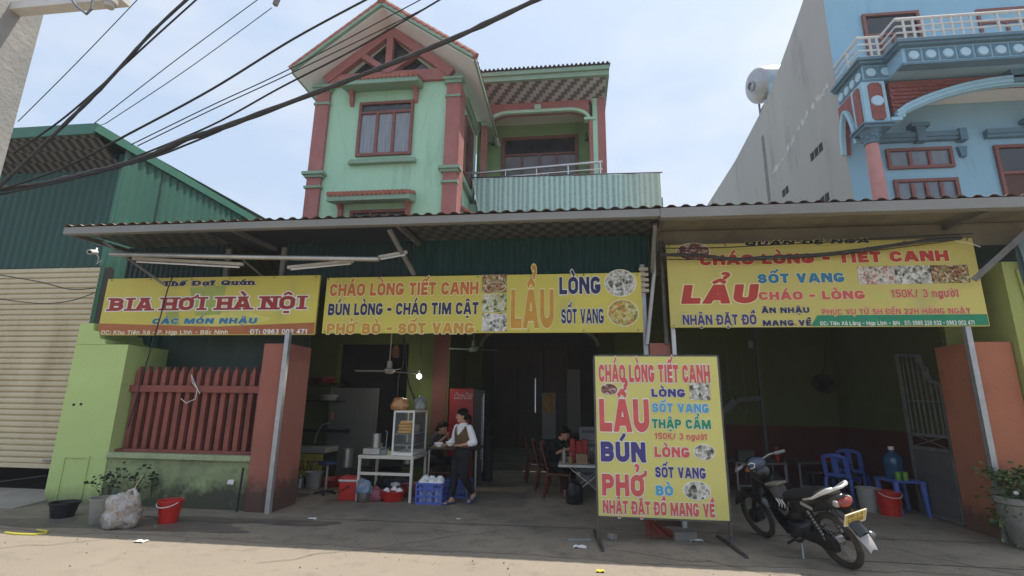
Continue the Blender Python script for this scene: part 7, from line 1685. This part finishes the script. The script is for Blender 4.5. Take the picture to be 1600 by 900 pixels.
# woman carrying two bowls
wpos = G(716, 788)
wo = thing('person', 'woman in a brown vest and white shirt carrying two white bowls out of the kitchen', 'person', (wpos.x + .02, wpos.y + .05, 0), (0, 0, R(-34)))
HZ = .80; SHZ = 1.225
mb = MB()
limb(mb, [(0, .01, .86), (0, .016, 1.0), (0, .016, 1.12), (0, .02, 1.19)], [.105, .096, .10, .085], 16, [.07, .062, .066, .052])
limb(mb, [(0, .018, 1.20), (0, .012, 1.27), (0, -.002, 1.33)], [.058, .046, .048])
hm = head(mb, (0, -.022, 1.400), R(-42), 6)
for s_, el, wr in ((-1, (-.215, .02, .985), (-.235, -.20, .905)), (1, (.235, .05, .975), (.105, -.155, .93))):
    sh = (s_ * .155, .012, SHZ - .02); limb(mb, [sh, el], [.044, .034]); limb(mb, [el, Vector(el).lerp(Vector(wr), .4), wr], [.034, .032, .021])
hand(mb, (-.235, -.20, .905), (.15, -1, -.05), (.5, 0, .9), (.8, 0, -.3), .7)
hand(mb, (.105, -.155, .93), (-.75, -.65, -.05), (-.35, .2, .9), (-.4, .8, .1), .7)
hipL, hipR = (-.075, 0, .80), (.075, .0, .80)
kL, aL = (-.085, -.06, .44), (-.075, -.13, .085); kR, aR = (.09, -.02, .43), (.10, .20, .14)
for h_, k_, a_2 in ((hipL, kL, aL), (hipR, kR, aR)): limb(mb, [h_, k_], [.085, .05]); limb(mb, [k_, Vector(k_).lerp(Vector(a_2), .35), a_2], [.05, .048, .030])
mb.tube([(-.075, -.115, .075), (-.08, -.17, .048), (-.085, -.25, .030), (-.086, -.295, .026)], [.033, .034, .036, .026], 10, True, [.03, .026, .018, .012]); mb.ball((-.075, -.10, .05), (.03, .036, .036), 10)
mb.tube([(.10, .205, .13), (.105, .16, .085), (.11, .10, .045), (.112, .06, .03)], [.032, .034, .036, .026], 10, True, [.03, .026, .018, .012]); mb.ball((.10, .225, .115), (.03, .034, .036), 10)
body = obj('body', mb, SKIN, wo, local=True, voxel=.0065)
face(wo, body, hm); hair(wo, hm)
SHW = mat('white shirt', (.86, .86, .86), .8, .05, 6, .3, 25); VST = mat('brown knit vest', (.14, .082, .038), .9, .15, 9, .4, 90); TRS = mat('black trousers', (.012, .012, .013), .85, .25, 6, .3, 20)
mb = MB()
limb(mb, [(0, .008, .90), (0, .012, 1.0), (0, .010, 1.12), (0, .018, 1.205)], [.122, .112, .120, .098], 16, [.082, .076, .082, .064])
for s_, el in ((-1, (-.215, .02, .985)), (1, (.235, .05, .975))):
    sh = Vector((s_ * .150, .012, SHZ - .018)); el = Vector(el); wr = Vector((-.235, -.20, .905)) if s_ < 0 else Vector((.105, -.155, .93))
    limb(mb, [sh, sh.lerp(el, .45), el], [.056, .062, .058]); limb(mb, [el, el.lerp(wr, .32)], [.056, .056]); limb(mb, [(s_ * .07, .014, 1.208), sh], [.034, .050])
mb.jitter(.006, 16)
shirt = obj('shirt', mb, SHW, wo, local=True, voxel=.009)
cl = MB()
for s_ in (-1, 1): cl.tube([(s_ * .012, .062, 1.275), (s_ * .052, .03, 1.275), (s_ * .052, -.02, 1.258), (s_ * .035, -.072, 1.225), (s_ * .012, -.098, 1.165)], [.014, .018, .021, .020, .012], 8, True, [.012, .010, .010, .009, .006])
obj('collar', cl, SHW, shirt, local=True)
def vest_at(u, v):
    a_ = 2 * math.pi * u; z = .885 + .345 * v
    prof = [(0, .146, .108), (.3, .138, .104), (.65, .155, .120), (.85, .150, .112), (1, .118, .088)]
    for p, q in zip(prof, prof[1:]):
        if p[0] <= v <= q[0]: f = (v - p[0]) / (q[0] - p[0]); rx, ry = p[1] + (q[1] - p[1]) * f, p[2] + (q[2] - p[2]) * f; break
    return Vector((rx * math.sin(a_), .010 - ry * math.cos(a_), z))
vm = MB(); NU, NV = 56, 26
gr2 = [[vm.bm.verts.new(vest_at(i / NU, j / NV)) for i in range(NU)] for j in range(NV + 1)]
for j in range(NV):
    for i in range(NU):
        u = (i + .5) / NU; v = (j + .5) / NV; ang = min(u, 1 - u)          # 0 = front centre
        if v > .58 and ang < .02 + (v - .58) * .30: continue                 # V neck
        if v > .66 and abs(ang - .25) < .045 + .06 * (v - .62): continue      # arm holes
        vm.bm.faces.new((gr2[j][i], gr2[j][(i + 1) % NU], gr2[j + 1][(i + 1) % NU], gr2[j + 1][i]))
bmesh.ops.delete(vm.bm, geom=[v for v in vm.bm.verts if not v.link_faces], context='VERTS')
r_ = bmesh.ops.extrude_face_region(vm.bm, geom=list(vm.bm.faces)); 
for v in [q for q in r_['geom'] if isinstance(q, bmesh.types.BMVert)]:
    d_ = Vector((v.co.x, v.co.y - .01, 0)); v.co += d_.normalized() * .010
vest = obj('vest', vm, VST, wo, local=True, smooth='auto')
obj('badge', MB().box((.070, -.098, 1.115), (.034, .008, .026), Euler((R(-12), 0, R(34))), .003), mat('pale badge', (.55, .45, .38), .5, .1, 9), vest, local=True)
stp = MB()
for k in range(3): stp.tube([(.085 + .012 * k, -.052 + .022 * k, 1.222 - .006 * k), (.092 + .012 * k, -.075 + .03 * k, 1.175 - .006 * k)], .0035, 5)
obj('stripes', stp, SHW, vest, local=True)
mb = MB()
limb(mb, [(0, .004, .76), (0, .006, .84), (0, .006, .925)], [.142, .138, .122], 16, [.105, .100, .088])
for h_, k_, a_2 in ((hipL, kL, aL), (hipR, kR, aR)):
    k_, a_2 = Vector(k_), Vector(a_2); limb(mb, [h_, Vector(h_).lerp(k_, .5), k_, k_.lerp(a_2, .5), k_.lerp(a_2, .82)], [.098, .090, .075, .066, .056])
mb.jitter(.006, 12)
obj('trousers', mb, TRS, wo, local=True, voxel=.010)
SND = mat('blue sandal', (.06, .09, .22), .6, .15, 8)
sd = MB(); sd.tube([(-.075, -.06, .012), (-.08, -.17, .012), (-.086, -.31, .012)], [.036, .038, .034], 10, True, [.010, .010, .010]); sd.tube([(-.128, -.235, .02), (-.085, -.22, .068), (-.042, -.235, .02)], .016, 6, True, [.03, .03, .03])
obj('sandal', sd, SND, wo, local=True, smooth=True)
sd = MB(); sd.tube([(.10, .262, .085), (.107, .15, .048), (.113, .035, .012)], [.036, .038, .034], 10, True, [.010, .010, .010]); sd.tube([(.155, .10, .03), (.11, .115, .08), (.066, .10, .03)], .016, 6, True, [.03, .03, .03])
obj('sandal', sd, SND, wo, local=True, smooth=True)
wm = WM[wo]
for p, lb_ in (((-.195, -.345, .90), 'white bowl held low in the right hand of the woman'), ((.015, -.285, .925), 'white bowl held in front of the brown vest')):
    c = obj('bowl', bowl_mesh(.082, .066), PORC, smooth='auto'); c.location = wm @ Vector(p); tag(c, lb_, 'bowl')

def sitter(label, loc, rz, top, trs, seat_h, lean, lookz, tilt, arms, female, feet=True):
    t = thing('person', label, 'person', loc, (0, 0, rz)); L_ = lean; mb = MB(); s = seat_h
    ch = (0, -.05 * L_, s + .30); sh_ = (0, -.12 * L_, s + .46)
    limb(mb, [(0, 0, s + .08), ch, sh_], [.13, .125, .10], 16, [.09, .09, .07]); limb(mb, [sh_, (0, -.17 * L_, s + .56)], [.055, .048])
    hm_ = head(mb, (0, -.22 * L_ - .01, s + .645), lookz, tilt)
    for s2, (el, wr) in zip((-1, 1), arms):
        limb(mb, [(s2 * .165, -.11 * L_, s + .44), el], [.046, .036]); limb(mb, [el, wr], [.036, .022]); d_ = Vector(wr) - Vector(el); hand(mb, wr, d_, (0, .3, -1) if s2 > 0 else (0, .3, 1), (-s2, 0, .3), .6)
    for s2 in (-1, 1):
        limb(mb, [(s2 * .09, 0, s + .06), (s2 * .13, -.40, s + .05)], [.085, .06]); limb(mb, [(s2 * .13, -.40, s + .05), (s2 * .12, -.38, .08)], [.055, .034]); mb.tube([(s2 * .12, -.36, .05), (s2 * .12, -.52, .03)], [.04, .034], 8, True, [.04, .02])
    b = obj('body', mb, SKIN, t, local=True, voxel=.008); face(t, b, hm_); hair(t, hm_, female)
    mb = MB(); limb(mb, [(0, 0, s + .05), ch, sh_], [.145, .142, .118], 16, [.105, .105, .085])
    for s2, (el, wr) in zip((-1, 1), arms): limb(mb, [(s2 * .16, -.11 * L_, s + .44), Vector((s2 * .165, -.11 * L_, s + .44)).lerp(Vector(el), .75)], [.065, .062])
    obj('shirt', mb.jitter(.006, 13), top, t, local=True, voxel=.011)
    mb = MB(); limb(mb, [(-.07, .0, s + .06), (.07, 0, s + .06)], [.12, .12])
    for s2 in (-1, 1): limb(mb, [(s2 * .09, 0, s + .06), (s2 * .13, -.40, s + .05)], [.10, .075]); limb(mb, [(s2 * .13, -.40, s + .05), (s2 * .12, -.38, .16)], [.07, .055])
    obj('trousers', mb.jitter(.005, 13), trs, t, local=True, voxel=.011)
    return t
GT_ = mat('dark grey tee', (.030, .034, .040), .9, .2, 6); 
q = P(676, 690, 9.7)
sitter('dark haired woman in a grey top seated behind the crates, hand raised to her mouth', (q.x, 9.75, 0), R(62), GT_, TRS, .50, 1.0, R(0), 14, (((-.24, -.22, .80), (-.16, -.42, .98)), ((.22, -.22, .78), (.03, -.34, 1.02))), True)
sst = thing('stool', 'low dark stool under the seated woman', 'stool', (q.x, 9.75, 0)); obj('seat', MB().lathe([(0, .46), (.17, .46), (.17, .50), (0, .50)], 18, c=(q.x, 9.78, 0)), BLK, sst)
for k in range(4): a_ = R(45 + 90 * k); obj('leg', MB().bar((q.x + .13 * math.cos(a_), 9.78 + .13 * math.sin(a_), .46), (q.x + .16 * math.cos(a_), 9.78 + .16 * math.sin(a_), 0), .03), BLK, sst)
q = P(862, 710, 9.75)
sitter('man in a dark shirt seated bent over the folding table', (q.x - .02, 9.85, 0), R(62), mat('black tee', (.010, .011, .012), .9, .2, 6), TRS, .44, 1.3, R(0), 24, (((-.22, -.26, .76), (-.06, -.46, .84)), ((.22, -.24, .74), (.10, -.46, .82))), False)
